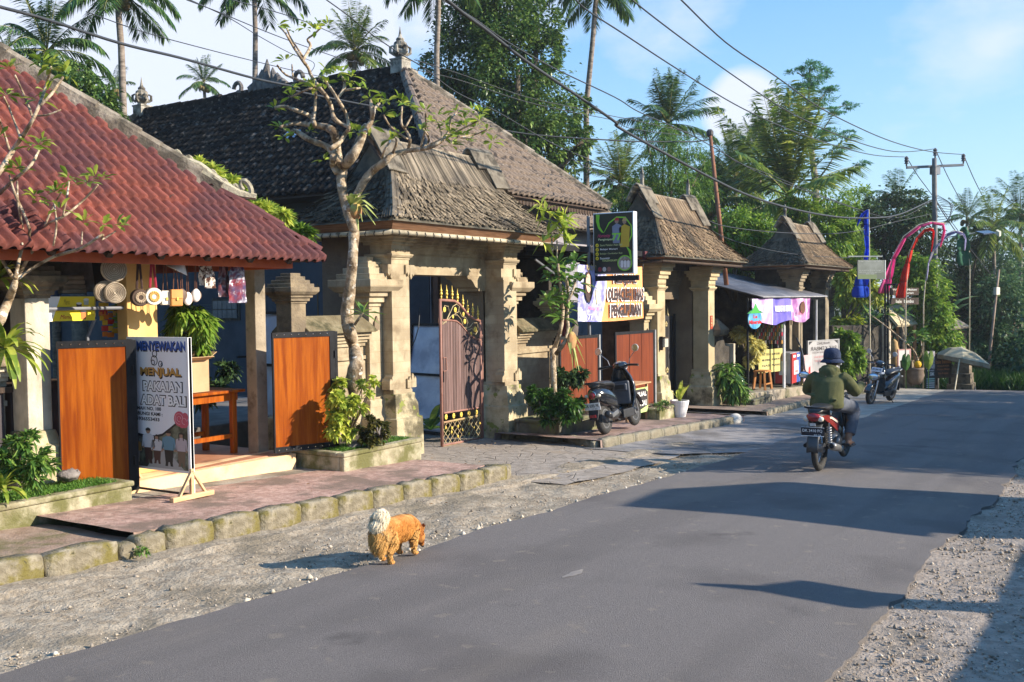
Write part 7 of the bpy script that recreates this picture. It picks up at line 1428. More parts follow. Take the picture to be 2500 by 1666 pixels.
t = T("sign_board", "pale poster board with pink frame behind the taro leaves", "sign", atD(*cE2(1330,1260),33.5)); b = boardD(cE2(1287,0)[0], cE2(1370,0)[0], cE2(0,1055)[1], cE2(0,1200)[1], 33.6,33.9,.04); ob("frame", b.rect(M(),0,1,0,1), flat("pink-brown frame", (.42,.22,.2),.7), t); ob("sheet", b.poly(M(), [(.06,.04),(.86,.04),(.86,.95),(.06,.95)], .004), ink((.52,.52,.5)), t)
for u in (.1,.9): ob("leg", M().box(b.q(u, 0).x-.03, b.q(u, 0).x+.03, b.q(u, 0).y-.03, b.q(u, 0).y+.03, gz(34), b.zb), DKWOOD, t)
# ---- flags
def ribbon_flag(parent, nm, pts, D0, D1, mat, wave=.10, seed=0):
 n = len(pts); ctr = [Vector((p[0], p[1])) for p in pts]; m = M(); rows = []
 for i, (x, y, w_) in enumerate(pts):
  d = (ctr[min(i+1, n-1)]-ctr[max(0, i-1)]); d = d.normalized() if d.length else Vector((0,1)); nn = Vector((-d.y, d.x)); row = []
  if abs(d.y) > .75 and i < 4: nn = Vector((1 if nn.x > 0 else -1,0))
  for k in range(5):
   s_ = k/4*2-1; q = ctr[i]+nn*(w_*s_); row.append(tuple(atD(*cE2(q.x, q.y), lerp(D0, D1, i/(n-1))+wave*sin(k*1.9+i*.8+seed))))
  rows.append(row)
 for i in range(n-1): m.add(rows[i]+rows[i+1], [(k, k+1,6+k, 5+k) for k in range(4)])
 o = ob(nm, m, mat, parent, smooth=True); o.modifiers.new("sub", 'SUBSURF').levels = 1; o.modifiers[-1].render_levels = 2; o.modifiers.new("t", 'SOLIDIFY').thickness = .008; return o
def flag(label, col, pts, D0, D1, poleuv, seed, extra=None, tr=.6):
 base = atD(*cE2(*poleuv[-1]), D0); t = T("festival_flag", label, "flag", (base.x, base.y, gz(base.x)),0, "tall cloth flags on bamboo poles")
 mt = mk("flag cloth %d" % seed, tuple(c*.85 for c in col), col, 3,.85, transl=tr); ribbon_flag(t, "cloth", pts, D0, D1, mt, seed=seed)
 if extra: ribbon_flag(t, "cloth_tip", extra, D1, D1, mt, seed=seed+2)
 P = [atD(*cE2(*q), lerp(D1, D0, i/(len(poleuv)-1))) for i, q in enumerate(poleuv)]; P.append(Vector((P[-1].x, P[-1].y, gz(P[-1].x)))); ob("pole", M().tube(P, [.012+.016*i/len(P) for i in range(len(P))], 6), BAMBOO, t, smooth=True)
flag("blue cloth flag on a straight pole behind the hanging notice board", (.02,.13,.78), [(1045,724,60),(1050,650,53),(1062,570,36),(1080,490,16),(1090,410,11),(1086,330,16),(1086,260,17),(1087,205,15),(1098,163,4)], 31,31, [(1102,160),(1105,480),(1107,730),(1108,900)], 1, [(1096,166,4),(1064,190,9),(1042,222,8),(1024,270,3)])
flag("pink cloth flag arching on the tallest bent pole", (.92,.18,.48), [(1188,697,38),(1222,605,31),(1260,478,14),(1333,345,10),(1432,268,10),(1505,247,9),(1575,258,12),(1584,300,10),(1567,370,6),(1558,402,2)], 33,33, [(1590,250),(1500,238),(1420,258),(1320,335),(1248,470),(1235,600),(1228,740)], 3)
flag("red cloth flag arching inside the pink one", (.78,.05,.025), [(1302,727,36),(1322,625,29),(1348,505,18),(1372,420,13),(1410,342,11),(1455,298,11),(1500,285,10),(1513,302,8),(1508,360,6),(1499,432,3)], 32.4,32.4, [(1515,282),(1455,282),(1400,340),(1358,440),(1344,600),(1336,760)], 5)
flag("white and lilac cloth flag arching rightmost of the flags", (.50,.48,.68), [(1470,615,3),(1482,505,7),(1508,432,8),(1550,375,8),(1600,327,10),(1655,306,9),(1703,320,9),(1718,352,7),(1712,425,5)], 34.5,34.5, [(1700,308),(1640,296),(1590,322),(1530,395),(1480,500),(1460,640),(1450,760)], 7)
flag("dark green hanging cloth banner between the electric pole and the palms", (.012,.10,.045), [(1712,520,48),(1706,430,46),(1702,350,42),(1708,300,34),(1714,272,14)], 36,36, [(1730,268),(1742,400),(1745,560)], 9, tr=.1)
# ---- parasol
pb = gnd(*cE2(1648,1322)); t = T("parasol", "faded beige garden parasol tilted over the far roadside", "parasol", pb)
ap = atD(*cE2(1692,1038),33.5); rl, rr_ = atD(*cE2(1535,1085),33.5), atD(*cE2(1857,1150),33.5); ax = (rr_-rl).normalized(); fw = Vector((_F[0], _F[1], 0)).normalized(); cen = (rl+rr_)/2; Rr = (rr_-rl).length/2
m = M(); n = 8; rim = [cen+ax*(Rr*cos(2*pi*(k+.5)/n*1))+fw*(Rr*sin(2*pi*(k+.5)/n)) for k in range(n)]; mid = [r*.5+ap*.5+Vector((0,0,.09)) for r in rim]
m.add([ap]+mid+rim, [(0,1+k, 1+(k+1) % n) for k in range(n)]+[(1+k, 9+k, 9+(k+1) % n, 1+(k+1) % n) for k in range(n)]); cn = ob("canopy", m, mk("faded parasol cloth", (.34,.30,.20),(.45,.41,.29),2,.9, transl=.15), t)
vl = M()
for k in range(n): a, b_ = rim[k], rim[(k+1) % n]; vl.add([a, b_, b_-Vector((0,0,.14)), a-Vector((0,0,.14))], [(0,1,2,3)])
ob("valance", vl, mk("parasol valance", (.16,.14,.09),(.26,.23,.16),4,.9), cn)
lg = M()
for k in range(1): c = lerp(ap, rim[4], .55); lg.ell(c+ax*.10*cos(k*1.257)+Vector((0,0,.07+.07*sin(k*1.257)))-fw*.0,.045,.02,.05,8,5)
ob("flower_print", lg, ink((.5,.46,.38)), cn)
ob("pole", M().tube([(pb.x, pb.y, gz(pb.x)), ap], .022,8), flat("parasol pole", (.42,.36,.24),.6), t)
for k in range(n): ob("rib", M().tube([ap-Vector((0,0,.06)), rim[k]-Vector((0,0,.02))], .008,4), BLACKM, t)
t = T("chair", "back of a white and red plastic chair showing over the road's crest", "chair", gnd(*cV(1660,560))); q = [cV(1638,480), cV(1672,495), cV(1680,560), cV(1640,560)]; m = M()
m.tube([atD(*cV(1640,575),36.5), atD(*cV(1637,482),36.5), atD(*cV(1668,497),36.5), atD(*cV(1684,575),36.5)], .035,6); ob("back_frame", m, WHI, t); ob("back_slat", M().tube([atD(*cV(1652,575),36.5), atD(*cV(1650,495),36.5)], .02,5), REDI, t)
# ---- bamboo huts
def hut(label, pk, D_, mat, wallpts=None):
 a = [atD(*cE2(*p), D_+dd) for p, dd in pk]; t = T("bamboo_hut", label, "hut", (a[3].x, a[3].y, gz(a[3].x)),0, "bamboo huts beyond the flags"); m = M(); m.add(a, [(0,1,2,3)]); nrm = (a[1]-a[0]).cross(a[3]-a[0]).normalized()
 rf = ob("thatch_roof", m, mat, t); rf.modifiers.new("t", 'SOLIDIFY').thickness = .08
 st = M()
 for i in range(26): u = i/25; st.tube([lerp(a[0], a[1], u)+Vector((0,0,.02)), lerp(a[3], a[2], u)+Vector((0,0,.02))], .022,5)
 ob("bamboo_pattern", st, mat, rf)
 if wallpts:
  w_ = [atD(*cE2(*p), D_+.3) for p in wallpts]; m = M(); m.add(w_, [(0,1,2,3)]); wl = ob("bamboo_wall", m, mk("pale woven bamboo wall", (.42,.36,.25),(.56,.50,.38),12,.8), t); wl.modifiers.new("t", 'SOLIDIFY').thickness = .05
  fr = M()
  for i in range(5): fr.tube([lerp(w_[0], w_[1], i/4), lerp(w_[3], w_[2], i/4)], .03,5)
  for j in range(4): fr.tube([lerp(w_[0], w_[3], j/3), lerp(w_[1], w_[2], j/3)], .02,5)
  ob("wall_batten", fr, DKWOOD, wl)
 return t
TH1 = mk("sunlit bamboo thatch", (.42,.34,.20),(.56,.47,.31),8,.9); TH2 = mk("greyed thatch", (.13,.11,.08),(.22,.19,.145),8,.9)
h_ = hut("small hut with sunlit bamboo roof behind the hanging sign", [((1165,772),.3),((1290,775),1.2),((1408,905),.2),((1280,912),-.8)], 35, TH1)
for x, y0, y1 in ((1285,905,1200),(1395,900,1200),(1240,890,1200)): ob("post", M().tube([atD(*cE2(x, y0),35), atD(*cE2(x, y1),35)], .05,6), mk("orange-brown timber", (.30,.16,.07),(.4,.22,.1),5,.8), h_)
ob("figure_statue", M().lathe(atD(*cE2(1262,1190),34.6), [(.18,0),(.22,.2),(.16,.5),(.2,.7),(.13,.85),(.12,1.0),(.02,1.1)], 10), mk("ochre stone figure", (.32,.2,.08),(.42,.28,.12),6,.9), T("statue", "ochre stone figure standing under the small bamboo hut", "statue", atD(*cE2(1262,1190),34.6)), smooth=True)
h_ = hut("grey thatched hut with pale bamboo wall behind the parasol", [((1560,850),.4),((1625,848),1.6),((1742,918),.6),((1605,935),-1.0)], 38, TH2, [(1545,945),(1648,945),(1648,1062),(1545,1062)])
ob("side_wall", M().add([atD(*cE2(*p),38.8) for p in ((1648,945),(1725,935),(1725,1080),(1648,1080))], [(0,1,2,3)]), mk("brown hut boards", (.12,.075,.05),(.18,.115,.08),5,.9), h_)
t = T("stone_pedestal", "dark stacked stone base under the parasol's right side", "stone base", atD(*cE2(1690,1270),35)); c = atD(*cE2(1690,1270),35); m = M(); m.stack(c.x, c.y, [(.5,.4, c.z-.3),(.5,.4, c.z),(.42,.35, c.z+.02),(.42,.35, c.z+.35),(.34,.3, c.z+.37),(.34,.3, c.z+.7),(.26,.26, c.z+.72),(.26,.26, c.z+1.1)]); ob("stone_stack", m, STONE_DARK, t)
for i, (x, y) in enumerate(((1345,1270),)): c = atD(*cE2(x, y),32.8); m = M(); m.stack(c.x, c.y, [(.26,.2, c.z-.1),(.26,.2, c.z+.25),(.22,.18, c.z+.27),(.24,.2, c.z+.5),(.2,.17, c.z+.52),(.22,.18, c.z+.75)]); tag(ob("stone_pillar", m, STONE_DARK), "short stacked stone pillar left of the potted frangipani", "pillar")
t = T("plant_urn", "round dark clay urn holding the bare frangipani beside the price board", "urn", atD(*cE2(1395,1280),32.5)); c = atD(*cE2(1395,1278),32.5); ob("urn_body", M().lathe(c, [(.17,0),(.24,.1),(.30,.3),(.27,.45),(.29,.48),(.29,.55),(.24,.55),(.22,.48)], 16), mk("dark clay", (.12,.085,.06),(.19,.14,.1),5,.8), t, smooth=True)
ob("orange_flower", M().ell(c+Vector((-.05,-.1,.66)),.16,.12,.13,10,6), mk("marigold orange", (.65,.33,.01),(.75,.45,.02),20,.8, bump=1), T("flower_cluster", "bright orange-yellow flower cluster on the urn", "flowers", c+Vector((0,0,.55))), smooth=True)
# ================================================================== plants and trees
G_BIG = leafmat("deep green leaves", (0.025,0.065,0.016),(0.069,0.144,0.033),(0.237,0.338,0.075),.35,.3)
G_MID = leafmat("mid green leaves", (0.039,0.110,0.022),(0.098,0.208,0.040),(0.245,0.372,0.065),.45)
G_BRT = leafmat("bright green leaves", (0.078,0.175,0.021),(0.176,0.315,0.035),(0.372,0.490,0.070),.5,.4)
G_LIME = leafmat("yellow-green leaves", (0.196,0.298,0.035),(0.431,0.525,0.070),(0.750,0.750,0.140),.5,.4)
G_YEL = leafmat("yellow variegated leaves", (0.431,0.385,0.088),(0.750,0.665,0.210),(0.750,0.750,0.420),.5,.4)
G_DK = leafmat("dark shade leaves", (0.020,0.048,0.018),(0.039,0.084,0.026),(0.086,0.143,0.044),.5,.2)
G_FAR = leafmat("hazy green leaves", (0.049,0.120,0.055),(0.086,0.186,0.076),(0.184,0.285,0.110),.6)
G_ALB = leafmat("feathery blue-green leaves", (0.036,0.154,0.065),(0.074,0.241,0.099),(0.171,0.372,0.131),.5)
G_PALM = leafmat("palm leaflets", (0.030,0.088,0.026),(0.069,0.154,0.040),(0.171,0.263,0.065),.35,.3)
G_PALMY = leafmat("sunlit palm leaflets", (0.074,0.154,0.026),(0.171,0.263,0.044),(0.367,0.394,0.088),.38,.35)
G_FRAN = leafmat("frangipani leaves", (0.108,0.201,0.021),(0.235,0.333,0.038),(0.470,0.525,0.079),.4,.4)
G_SHR = leafmat("glossy shrub leaves", (.02,.07,.012),(.045,.12,.02),(.11,.2,.035),.35)
G_GRASS = leafmat("turf blades", (0.039,0.123,0.014),(0.088,0.210,0.025),(0.196,0.350,0.052),.6)
def leaves(c, d, L_, W_, rng=RNG, fold=.25, droop=0.0, fine=False):
 """leaf blades: base point, direction, length, width -> 6-point folded blades"""
 n = len(c); d = d/np.linalg.norm(d, axis=1)[:, None]; up = np.array([0,0,1.0])+rng.normal(size=(n, 3))*.35
 s = np.cross(d, up); s /= np.linalg.norm(s, axis=1)[:, None]+1e-9; nn = np.cross(s, d); L_ = np.broadcast_to(L_, (n,))[:, None]; W_ = np.broadcast_to(W_, (n,))[:, None]
 if fine:
  dn = np.array([0,0,1]); P = [c+d*L_*t_-dn*L_*droop*t_*t_ for t_ in (0,.3,.65,1)]; V = np.stack([P[0], P[1]-s*W_*.36+nn*W_*fold*.7, P[1], P[1]+s*W_*.36+nn*W_*fold*.7, P[2]-s*W_*.5+nn*W_*fold, P[2], P[2]+s*W_*.5+nn*W_*fold, P[3]], 1).reshape(-1,3); i = np.arange(n)[:, None]*8
  return V, np.concatenate([i+np.array(q) for q in ((0,2,1),(0,3,2),(1,2,5),(1,5,4),(2,3,6),(2,6,5),(4,5,7),(5,6,7))])
 m1 = c+d*L_*.45-np.array([0,0,1])*L_*droop*.25; tip = c+d*L_-np.array([0,0,1])*L_*droop
 V = np.stack([c, m1-s*W_*.5+nn*W_*fold, m1, m1+s*W_*.5+nn*W_*fold, tip], 1).reshape(-1,3); i = np.arange(n)[:, None]*5
 F = np.concatenate([i+np.array([0,2,1]), i+np.array([0,3,2]), i+np.array([1,2,4]), i+np.array([2,3,4])]); return V, F
def join(parts):
 Vs, Fs, o = [], [], 0
 for V, F in parts: Vs.append(V); Fs.append(F+o); o += len(V)
 return np.concatenate(Vs), np.concatenate(Fs)
def clumps(blobs, n, L_, W_, rng, csub=.34, shell=.55, droop=.35, up=.2, flat_=1.0):
 """blobs: (centre, radius) -> leaves gathered in many sub-clumps over each blob"""
 wsum = sum(b[1]**2 for b in blobs); out = []
 for c, r in blobs:
  k = max(8, int(n*r*r/wsum)); nc = max(5, int(k/45)); dv = rng.normal(size=(nc, 3)); dv /= np.linalg.norm(dv, axis=1)[:, None]; rad = r*(shell+(1-shell)*rng.random(nc))[:, None]
  cc = np.array(c)+dv*rad*np.array([1,1, flat_]); sz = r*csub*rng.uniform(.5,1.25, nc); idx = rng.integers(0, nc, k)
  off = rng.normal(size=(k, 3))*sz[idx][:, None]*.55*np.array([1,1,.8*flat_]); p = cc[idx]+off; dirs = off/(sz[idx][:, None]+1e-6)+dv[idx]*.7+rng.normal(size=(k, 3))*.5; dirs[:, 2] += up
  out.append(leaves(p, dirs, L_*rng.uniform(.7,1.3, k), W_*rng.uniform(.8,1.2, k), rng, .2, droop))
 return join(out)
def blobsD(pts, D_, spread=.0, rng=RNG): return [(tuple(atD(x*1.0625, y*1.0625, D_+rng.uniform(-spread, spread))), r*1.0625/FPX*D_) for x, y, r in pts]
def plant(name, label, cat, base, V, F, mat, group=None, stems=None, stemmat=DBARK, pname="foliage"):
 t = T(name, label, cat, base, 0, group); ob(pname, npmesh(pname, V, F, mat), None, t)
 if stems is not None: ob("stems", stems, stemmat, t, smooth=True)
 return t
def tree(label, pts, D_, n, L_, W_, mat, seed, trunk=None, name="tree", cat="tree", group=None, spread=.8, csub=.34, shell=.5, droop=.4, flat_=1.0, tr=.2, bm=DBARK):
 r = np.random.default_rng(seed); bl = blobsD(pts, D_, spread, r); V, F = clumps(bl, n, L_, W_, r, csub, shell, droop, .1, flat_); c = np.mean([b[0] for b in bl], 0); low = min(bl, key=lambda b: b[0][2])
 tx, ty = (trunk if trunk else (c[0], c[1])); g = gz(tx); t = T(name, label, cat, (tx, ty, g),0, group); m = M(); top = Vector((c[0], c[1], c[2])); fork = Vector((tx, ty, g)).lerp(top, .55)
 m.tube([(tx, ty, g-.2),(tx+.05, ty, g+.4), fork], [tr*1.25, tr, tr*.8], 9); rr = random.Random(seed)
 for b in rr.sample(bl, min(len(bl),8)): q = Vector(b[0]); m.tube([fork, fork.lerp(q, .5)+Vector((rr.uniform(-.2,.2), rr.uniform(-.2,.2),.1)), q], [tr*.6, tr*.38, tr*.12], 6)
 ob("trunk", m, bm, t, smooth=True); ob("crown", npmesh("crown", V, F, mat), None, t); return t
# ---- coconut palms
def palm(label, cx, cy, rpx, D_, base=None, n=20, seed=0, mat=None, upright=.0, trunk_r=.13, dead=0, group="coconut palms behind the houses", cut=None):
 trunk_r *= .62
 r = np.random.default_rng(seed); c = np.array(atD(cx*1.0625, cy*1.0625, D_)); Lf = rpx*1.0625/FPX*D_; parts = []; rm = M()
 for i in range(n):
  az = i*2.4+r.uniform(-.25,.25); el = lerp(1.45,-.5,(i/n)**(1.0+upright))+r.uniform(-.12,.12); L_ = Lf*r.uniform(.85,1.15)*(1.0 if el > -.2 else .9); d = np.array([cos(az)*cos(el), sin(az)*cos(el), sin(el)]); p = c.copy(); pts = [p.copy()]; k = 14; g = (.065+.035*r.random())*(1.1-.6*upright)*(.5 if el > .85 else 1)
  for j in range(k): d = d+np.array([0,0,-g*(.4+j/k*1.5)*(1 if el > -.3 else .5)]); d /= np.linalg.norm(d); p = p+d*L_/k; pts.append(p.copy())
  pts = np.array(pts); rm.tube([tuple(q) for q in pts[::2]], [max(.006,.028*(1-j/8)*Lf/2.6) for j in range(len(pts[::2]))], 4, False)
  m_ = 60; t_ = np.linspace(.14,.995, m_)*k; i0 = np.minimum(t_.astype(int), k-1); fr_ = (t_-i0)[:, None]; q = pts[i0]*(1-fr_)+pts[i0+1]*fr_; tg = pts[i0+1]-pts[i0]; tg /= np.linalg.norm(tg, axis=1)[:, None]
  sd = np.cross(tg, np.array([0,0,1.0])+0*tg); sd /= np.linalg.norm(sd, axis=1)[:, None]+1e-9; nv = np.cross(sd, tg); x = np.linspace(0,1, m_); ll = Lf*.23*np.sin(np.clip(x*.85+.15,0,1)*pi*.93)**.6+.04*Lf
  for s_ in (-1,1):
   dd = sd*s_*.70+tg*.55+nv*.05+np.array([0,0,-.18])+r.normal(size=(m_, 3))*.08; V, F = leaves(q, dd, ll*r.uniform(.85,1.1, m_), Lf*.024, r, .1,.28+.25*r.random()); parts.append((V, F))
 V, F = join(parts); b = np.array(atD(base[0]*1.0625, base[1]*1.0625, D_)) if base else c+np.array([0,0,-2]); dz = (b-c); gx = b+dz*0; g = gz(b[0]); foot = Vector((b[0]+dz[0]*.15, b[1]+dz[1]*.15, g))
 t = T("palm_tree", label, "palm tree", foot, 0, group); m = M(); P = [Vector(c), Vector(c).lerp(Vector(b),.5)+Vector((.04,0,0)), Vector(b), foot]; m.tube(P, [trunk_r*.85, trunk_r*.95, trunk_r*1.05, trunk_r*1.4], 10); ob("trunk", m, PALMBARK, t, smooth=True)
 cr_ = ob("crown", npmesh("crown", V, F, mat or G_PALM), None, t); ob("rachis_ribs", rm, mk("palm midrib", (.16,.17,.05),(.26,.25,.09),4,.6), cr_)
 nb = M(); rr = random.Random(seed)
 for k in range(9): a = rr.uniform(0,6.28); nb.ell((c[0]+.22*cos(a), c[1]+.22*sin(a), c[2]-.15-rr.uniform(0,.25)),.10,.10,.12,8,6)
 ob("coconuts", nb, mk("coconut husk", (.12,.10,.03),(.22,.14,.06),5,.7), t); return t
palm("coconut palm with full crown at the far left above the red roof", 108,118,150,24,(112,180),22,1)
palm("tall palm with its trunk rising past the left end of the dark roof", 268,-25,150,25,(283,245),22,2, trunk_r=.14)
palm("tall slim palm rising behind the carved ridge crest", 583,-45,130,30,(586,190),20,3)
palm("low palm with bright crown left of the roof's corner finial", 815,118,105,33,(812,170),24,4, G_PALMY, .4)
palm("small distant palm above the dark ridge's middle", 468,190,62,46,(470,260),16,5, upright=.3)
palm("tall palm beside the big broadleaf tree, only its lower fronds in view", 1008,-70,150,30,(1003,125),20,6)
palm("tall leaning palm right of the big broadleaf tree", 1372,-30,135,35,(1347,245),20,7, trunk_r=.15)
palm("palm standing above the feathery green tree behind the second gateway", 1535,285,120,39,(1540,380),26,8, None, .9)
palm("shaggy palm low beside the big tree's right foot", 1425,420,105,36,(1430,520),26,9, G_PALMY, .6)
palm("palm just right of the rusty pole", 1690,410,120,41,(1690,520),28,10, G_PALMY, .5)
palm("huge young palm with upright fronds behind the farthest gateway", 1812,450,235,37,(1812,530),24,11, G_PALMY, 1.35,.2)
palm("small palm left of the electric pole", 2062,455,75,48,(2062,560),16,12)
palm("small palm just right of the electric pole", 2222,500,62,50,(2222,600),14,13, None, .6)
palm("palm with ragged crown at the right edge, left one", 2282,530,100,43,(2285,660),20,14, G_PALMY)
palm("palm at the very right edge of the photo", 2345,490,95,47,(2345,640),20,15)
palm("small palm crown cut by the left edge", 15,125,55,34,(15,190),14,16)
palm("little palm tip between the tall trunk and the left bush", 262,200,55,34,(262,270),12,17)
palm("palm half hidden behind the rusty pole", 1640,470,115,38,(1640,560),24,18, G_PALM, .4)
palm("palm left of the huge young palm", 1745,360,95,44,(1745,480),26,19, G_PALMY, .5)
# ---- big broadleaf trees
tree("huge dark broadleaf tree towering behind the tiled house", [(1140,40,115),(1085,130,100),(1005,165,48),(1190,160,115),(1240,250,95),(1120,240,95),(1290,330,72),(1210,320,100),(1325,250,38),(1150,-40,120),(1235,60,55),(1060,60,60),(1300,390,58),(1100,330,70),(1040,230,60),(1170,390,80),(1345,320,28),(1255,120,45)], 33,42000,.15,.095, G_BIG, 21, spread=1.4, csub=.24, shell=.6, droop=.3, tr=.5)
tree("dense dark bush-like tree rising over the red roof's hip", [(110,190,55),(170,205,58),(215,235,48),(130,150,35),(245,265,35),(80,215,40),(180,160,30),(190,260,50)], 22,9000,.13,.055, G_BIG, 22, csub=.3, tr=.2)
tree("feathery bright tree right behind the second gateway's ridge", [(1525,330,55),(1480,300,25),(1580,340,40),(1540,400,60),(1490,420,50),(1600,420,50),(1560,470,50),(1500,480,45),(1440,450,35),(1620,370,25)], 33,14000,.13,.035, G_MID, 23, csub=.32, droop=.3, tr=.14)
alb = [(1862,150,30),(1830,165,22),(1895,170,28),(1865,185,35),(1845,205,38),(1900,210,30),(1820,225,26),(1775,215,20),(1885,235,34),(1760,285,34),(1800,265,30),(1840,275,32),(1725,300,22),(1920,255,26),(1955,240,22),(1770,330,26),(1900,310,36),(1945,310,24),(1860,330,30),(1925,345,26),(1975,375,20),(1730,265,18)]
r_ = np.random.default_rng(24); bl = blobsD(alb, 44,1.4, r_); V, F = clumps(bl, 11000,.15,.04, r_, .30,.35,.15,.25,.30); cb = Vector(atD(1880*1.0625,560*1.0625,44)); t = T("tree", "tall airy tree with flat feathery layers against the sky", "tree", (cb.x, cb.y, gz(cb.x)))
m = M(); J = [atD(x*1.0625, y*1.0625,44) for x, y in ((1878,600),(1874,420),(1862,330),(1858,250),(1860,175))]; m.tube([Vector((cb.x, cb.y, gz(cb.x)))]+J, [.2,.18,.15,.12,.08,.03], 8)
for c, r in bl: c = Vector(c); k = min(J, key=lambda j: (j-c).length+abs(j.z-c.z+.6)); m.tube([k, k.lerp(c, .55)+Vector((0,0,-.1)), c], [.05,.035,.012], 5)
ob("trunk", m, mk("grey bark", (.18,.16,.13),(.28,.25,.21),5,.9), t, smooth=True); ob("crown", npmesh("crown", V, F, G_ALB), None, t)
FG = "broadleaf trees of the far grove"
tree("bright leafy tree between the second gateway and the rusty pole", [(1690,520,42),(1720,555,38),(1660,560,35),(1700,590,45),(1745,520,26),(1640,600,40)], 30,8000,.17,.06, G_BRT, 25, group=FG, tr=.1)
tree("bright leafy tree rising right of the farthest gateway's ridge", [(1860,500,45),(1900,540,50),(1940,510,34),(1880,590,50),(1955,570,40),(1830,480,30),(1935,620,45),(1985,600,25)], 36,11000,.2,.07, G_BRT, 26, group=FG, tr=.12)
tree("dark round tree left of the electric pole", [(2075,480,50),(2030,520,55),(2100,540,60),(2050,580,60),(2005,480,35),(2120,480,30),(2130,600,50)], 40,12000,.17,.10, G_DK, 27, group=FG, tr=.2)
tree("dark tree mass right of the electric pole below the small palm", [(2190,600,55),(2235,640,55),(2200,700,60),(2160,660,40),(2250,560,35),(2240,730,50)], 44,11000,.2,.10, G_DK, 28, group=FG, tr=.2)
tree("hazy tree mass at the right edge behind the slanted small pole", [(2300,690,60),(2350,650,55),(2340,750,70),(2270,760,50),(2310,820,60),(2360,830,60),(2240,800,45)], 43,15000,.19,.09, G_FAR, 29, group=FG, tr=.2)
tree("leafy tree rising behind the zinc-roofed shop and far gateway", [(1780,560,45),(1830,620,60),(1760,630,60),(1900,660,55),(1960,680,45)], 42,9000,.2,.08, G_MID, 30, group=FG, tr=.15)
tree("dark tree behind the second gateway's right eave", [(1640,540,45),(1590,500,45),(1550,530,50),(1680,620,50),(1480,540,45),(1430,500,40),(1400,540,40)], 40,11000,.2,.09, G_DK, 31, group=FG, tr=.15)
tree("green tree far behind, between the parasol and the electric pole", [(2140,740,60),(2180,800,55),(2120,820,60),(2200,860,40),(2060,760,50),(2000,760,50),(2100,690,45)], 46,12000,.2,.09, G_DK, 32, group=FG, tr=.2)
tree("bright mixed grove filling the gap behind the second gateway and palms", [(1420,480,50),(1470,440,45),(1635,430,45),(1695,455,55),(1760,470,55),(1580,420,40),(1720,410,40),(1790,520,50),(1520,470,45),(1900,450,40),(1960,470,45),(1990,540,45)], 46,17000,.2,.08, G_BRT, 36, group=FG, tr=.15, spread=2.5)
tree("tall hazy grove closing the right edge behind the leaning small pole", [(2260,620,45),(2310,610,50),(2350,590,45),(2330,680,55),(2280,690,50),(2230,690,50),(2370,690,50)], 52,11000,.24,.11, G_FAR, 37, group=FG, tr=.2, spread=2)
r_ = np.random.default_rng(33); bl = blobsD([(2105,625,40),(2140,655,36),(2075,640,30),(2150,700,36),(2120,690,30),(2150,750,45),(2170,790,40),(2140,820,38),(2175,830,26),(2100,605,22)], 35.4,.4, r_); V, F = clumps(bl, 12000,.15,.10, r_, .36,.5,.5); plant("climbing_vine", "bright green vine covering the foot of the electric pole", "vine", (34.5,5.6, gz(34.5)), V, F, G_BRT)
r_ = np.random.default_rng(34); q = []
for i in range(70): a = r_.random(); p = gnd(1900+a*640,960); x = lerp(44,62, r_.random()); y = lerp(-26,26, a); q.append(((x, 26-52*a+r_.uniform(-2,2), gz(x)+r_.uniform(.4,4.6)), r_.uniform(1.2,2.4)))
for i in range(46): x = r_.uniform(12,46); q.append(((x, 27+r_.uniform(0,7), gz(x)+r_.uniform(1,5.5)), r_.uniform(1.4,2.6)))
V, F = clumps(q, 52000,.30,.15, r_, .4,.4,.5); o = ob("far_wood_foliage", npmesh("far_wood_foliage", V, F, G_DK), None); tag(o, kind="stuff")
def grass(name, pts, n, h, wd, mat, rng, lean=.35):
 pts = np.array(pts); i = rng.integers(0, len(pts), n); c = pts[i][:, :3]+np.stack([rng.normal(size=n)*pts[i][:, 3], rng.normal(size=n)*pts[i][:, 3], np.zeros(n)], 1); d = np.stack([rng.normal(size=n)*lean, rng.normal(size=n)*lean, np.ones(n)], 1); V, F = leaves(c, d, h*rng.uniform(.5,1.2, n), wd, rng, .1,.25); return npmesh(name, V, F, mat)
r_ = np.random.default_rng(35); gp5 = []
for x, y in ((2210,870),(2240,850),(2270,880),(2300,870),(2330,880),(2350,860),(2250,820),(2285,840),(2190,890),(2320,895),(2160,890)): p = atD(x*1.0625,(y+16)*1.0625,36+r_.uniform(0,3)); gp5.append((p.x, p.y, max(gz(p.x), p.z-.9),.38))
o = ob("tall_grass", grass("tall_grass", gp5,9000,1.0,.03, G_SHR, r_), None); tag(o, kind="stuff")
gp5 = [(x, r_.uniform(-3,1.2), gz(x),.5) for x in np.linspace(36,46,30)]; o = ob("tall_grass", grass("tall_grass", gp5,5000,.55,.03, G_SHR, r_), None); tag(o, kind="stuff")
def big_leaf(m, pts, wd, fold=.2):
 P = [Vector(p) for p in pts]; n = len(P)
 for i in range(n-1): pass
 rows = []
 for i in range(n):
  t = (P[min(i+1, n-1)]-P[max(0, i-1)]).normalized(); s = t.cross(Vector((0,0,1))); s = s.normalized() if s.length > .01 else Vector((1,0,0)); w_ = wd*sin(pi*min(1,.08+.9*i/(n-1)))**.6; u = s.cross(t); rows.append([tuple(P[i]-s*w_+u*w_*fold), tuple(P[i]), tuple(P[i]+s*w_+u*w_*fold)])
 for i in range(n-1): m.add(rows[i]+rows[i+1], [(0,1,4,3),(1,2,5,4)])
t = T("banana_plant", "banana plant with two long pale leaves over the grey hut", "plant", atD(*cE2(1590,1000),37)); GB = mk("banana leaf", (.12,.22,.05),(.22,.33,.10),3,.5, transl=.3)
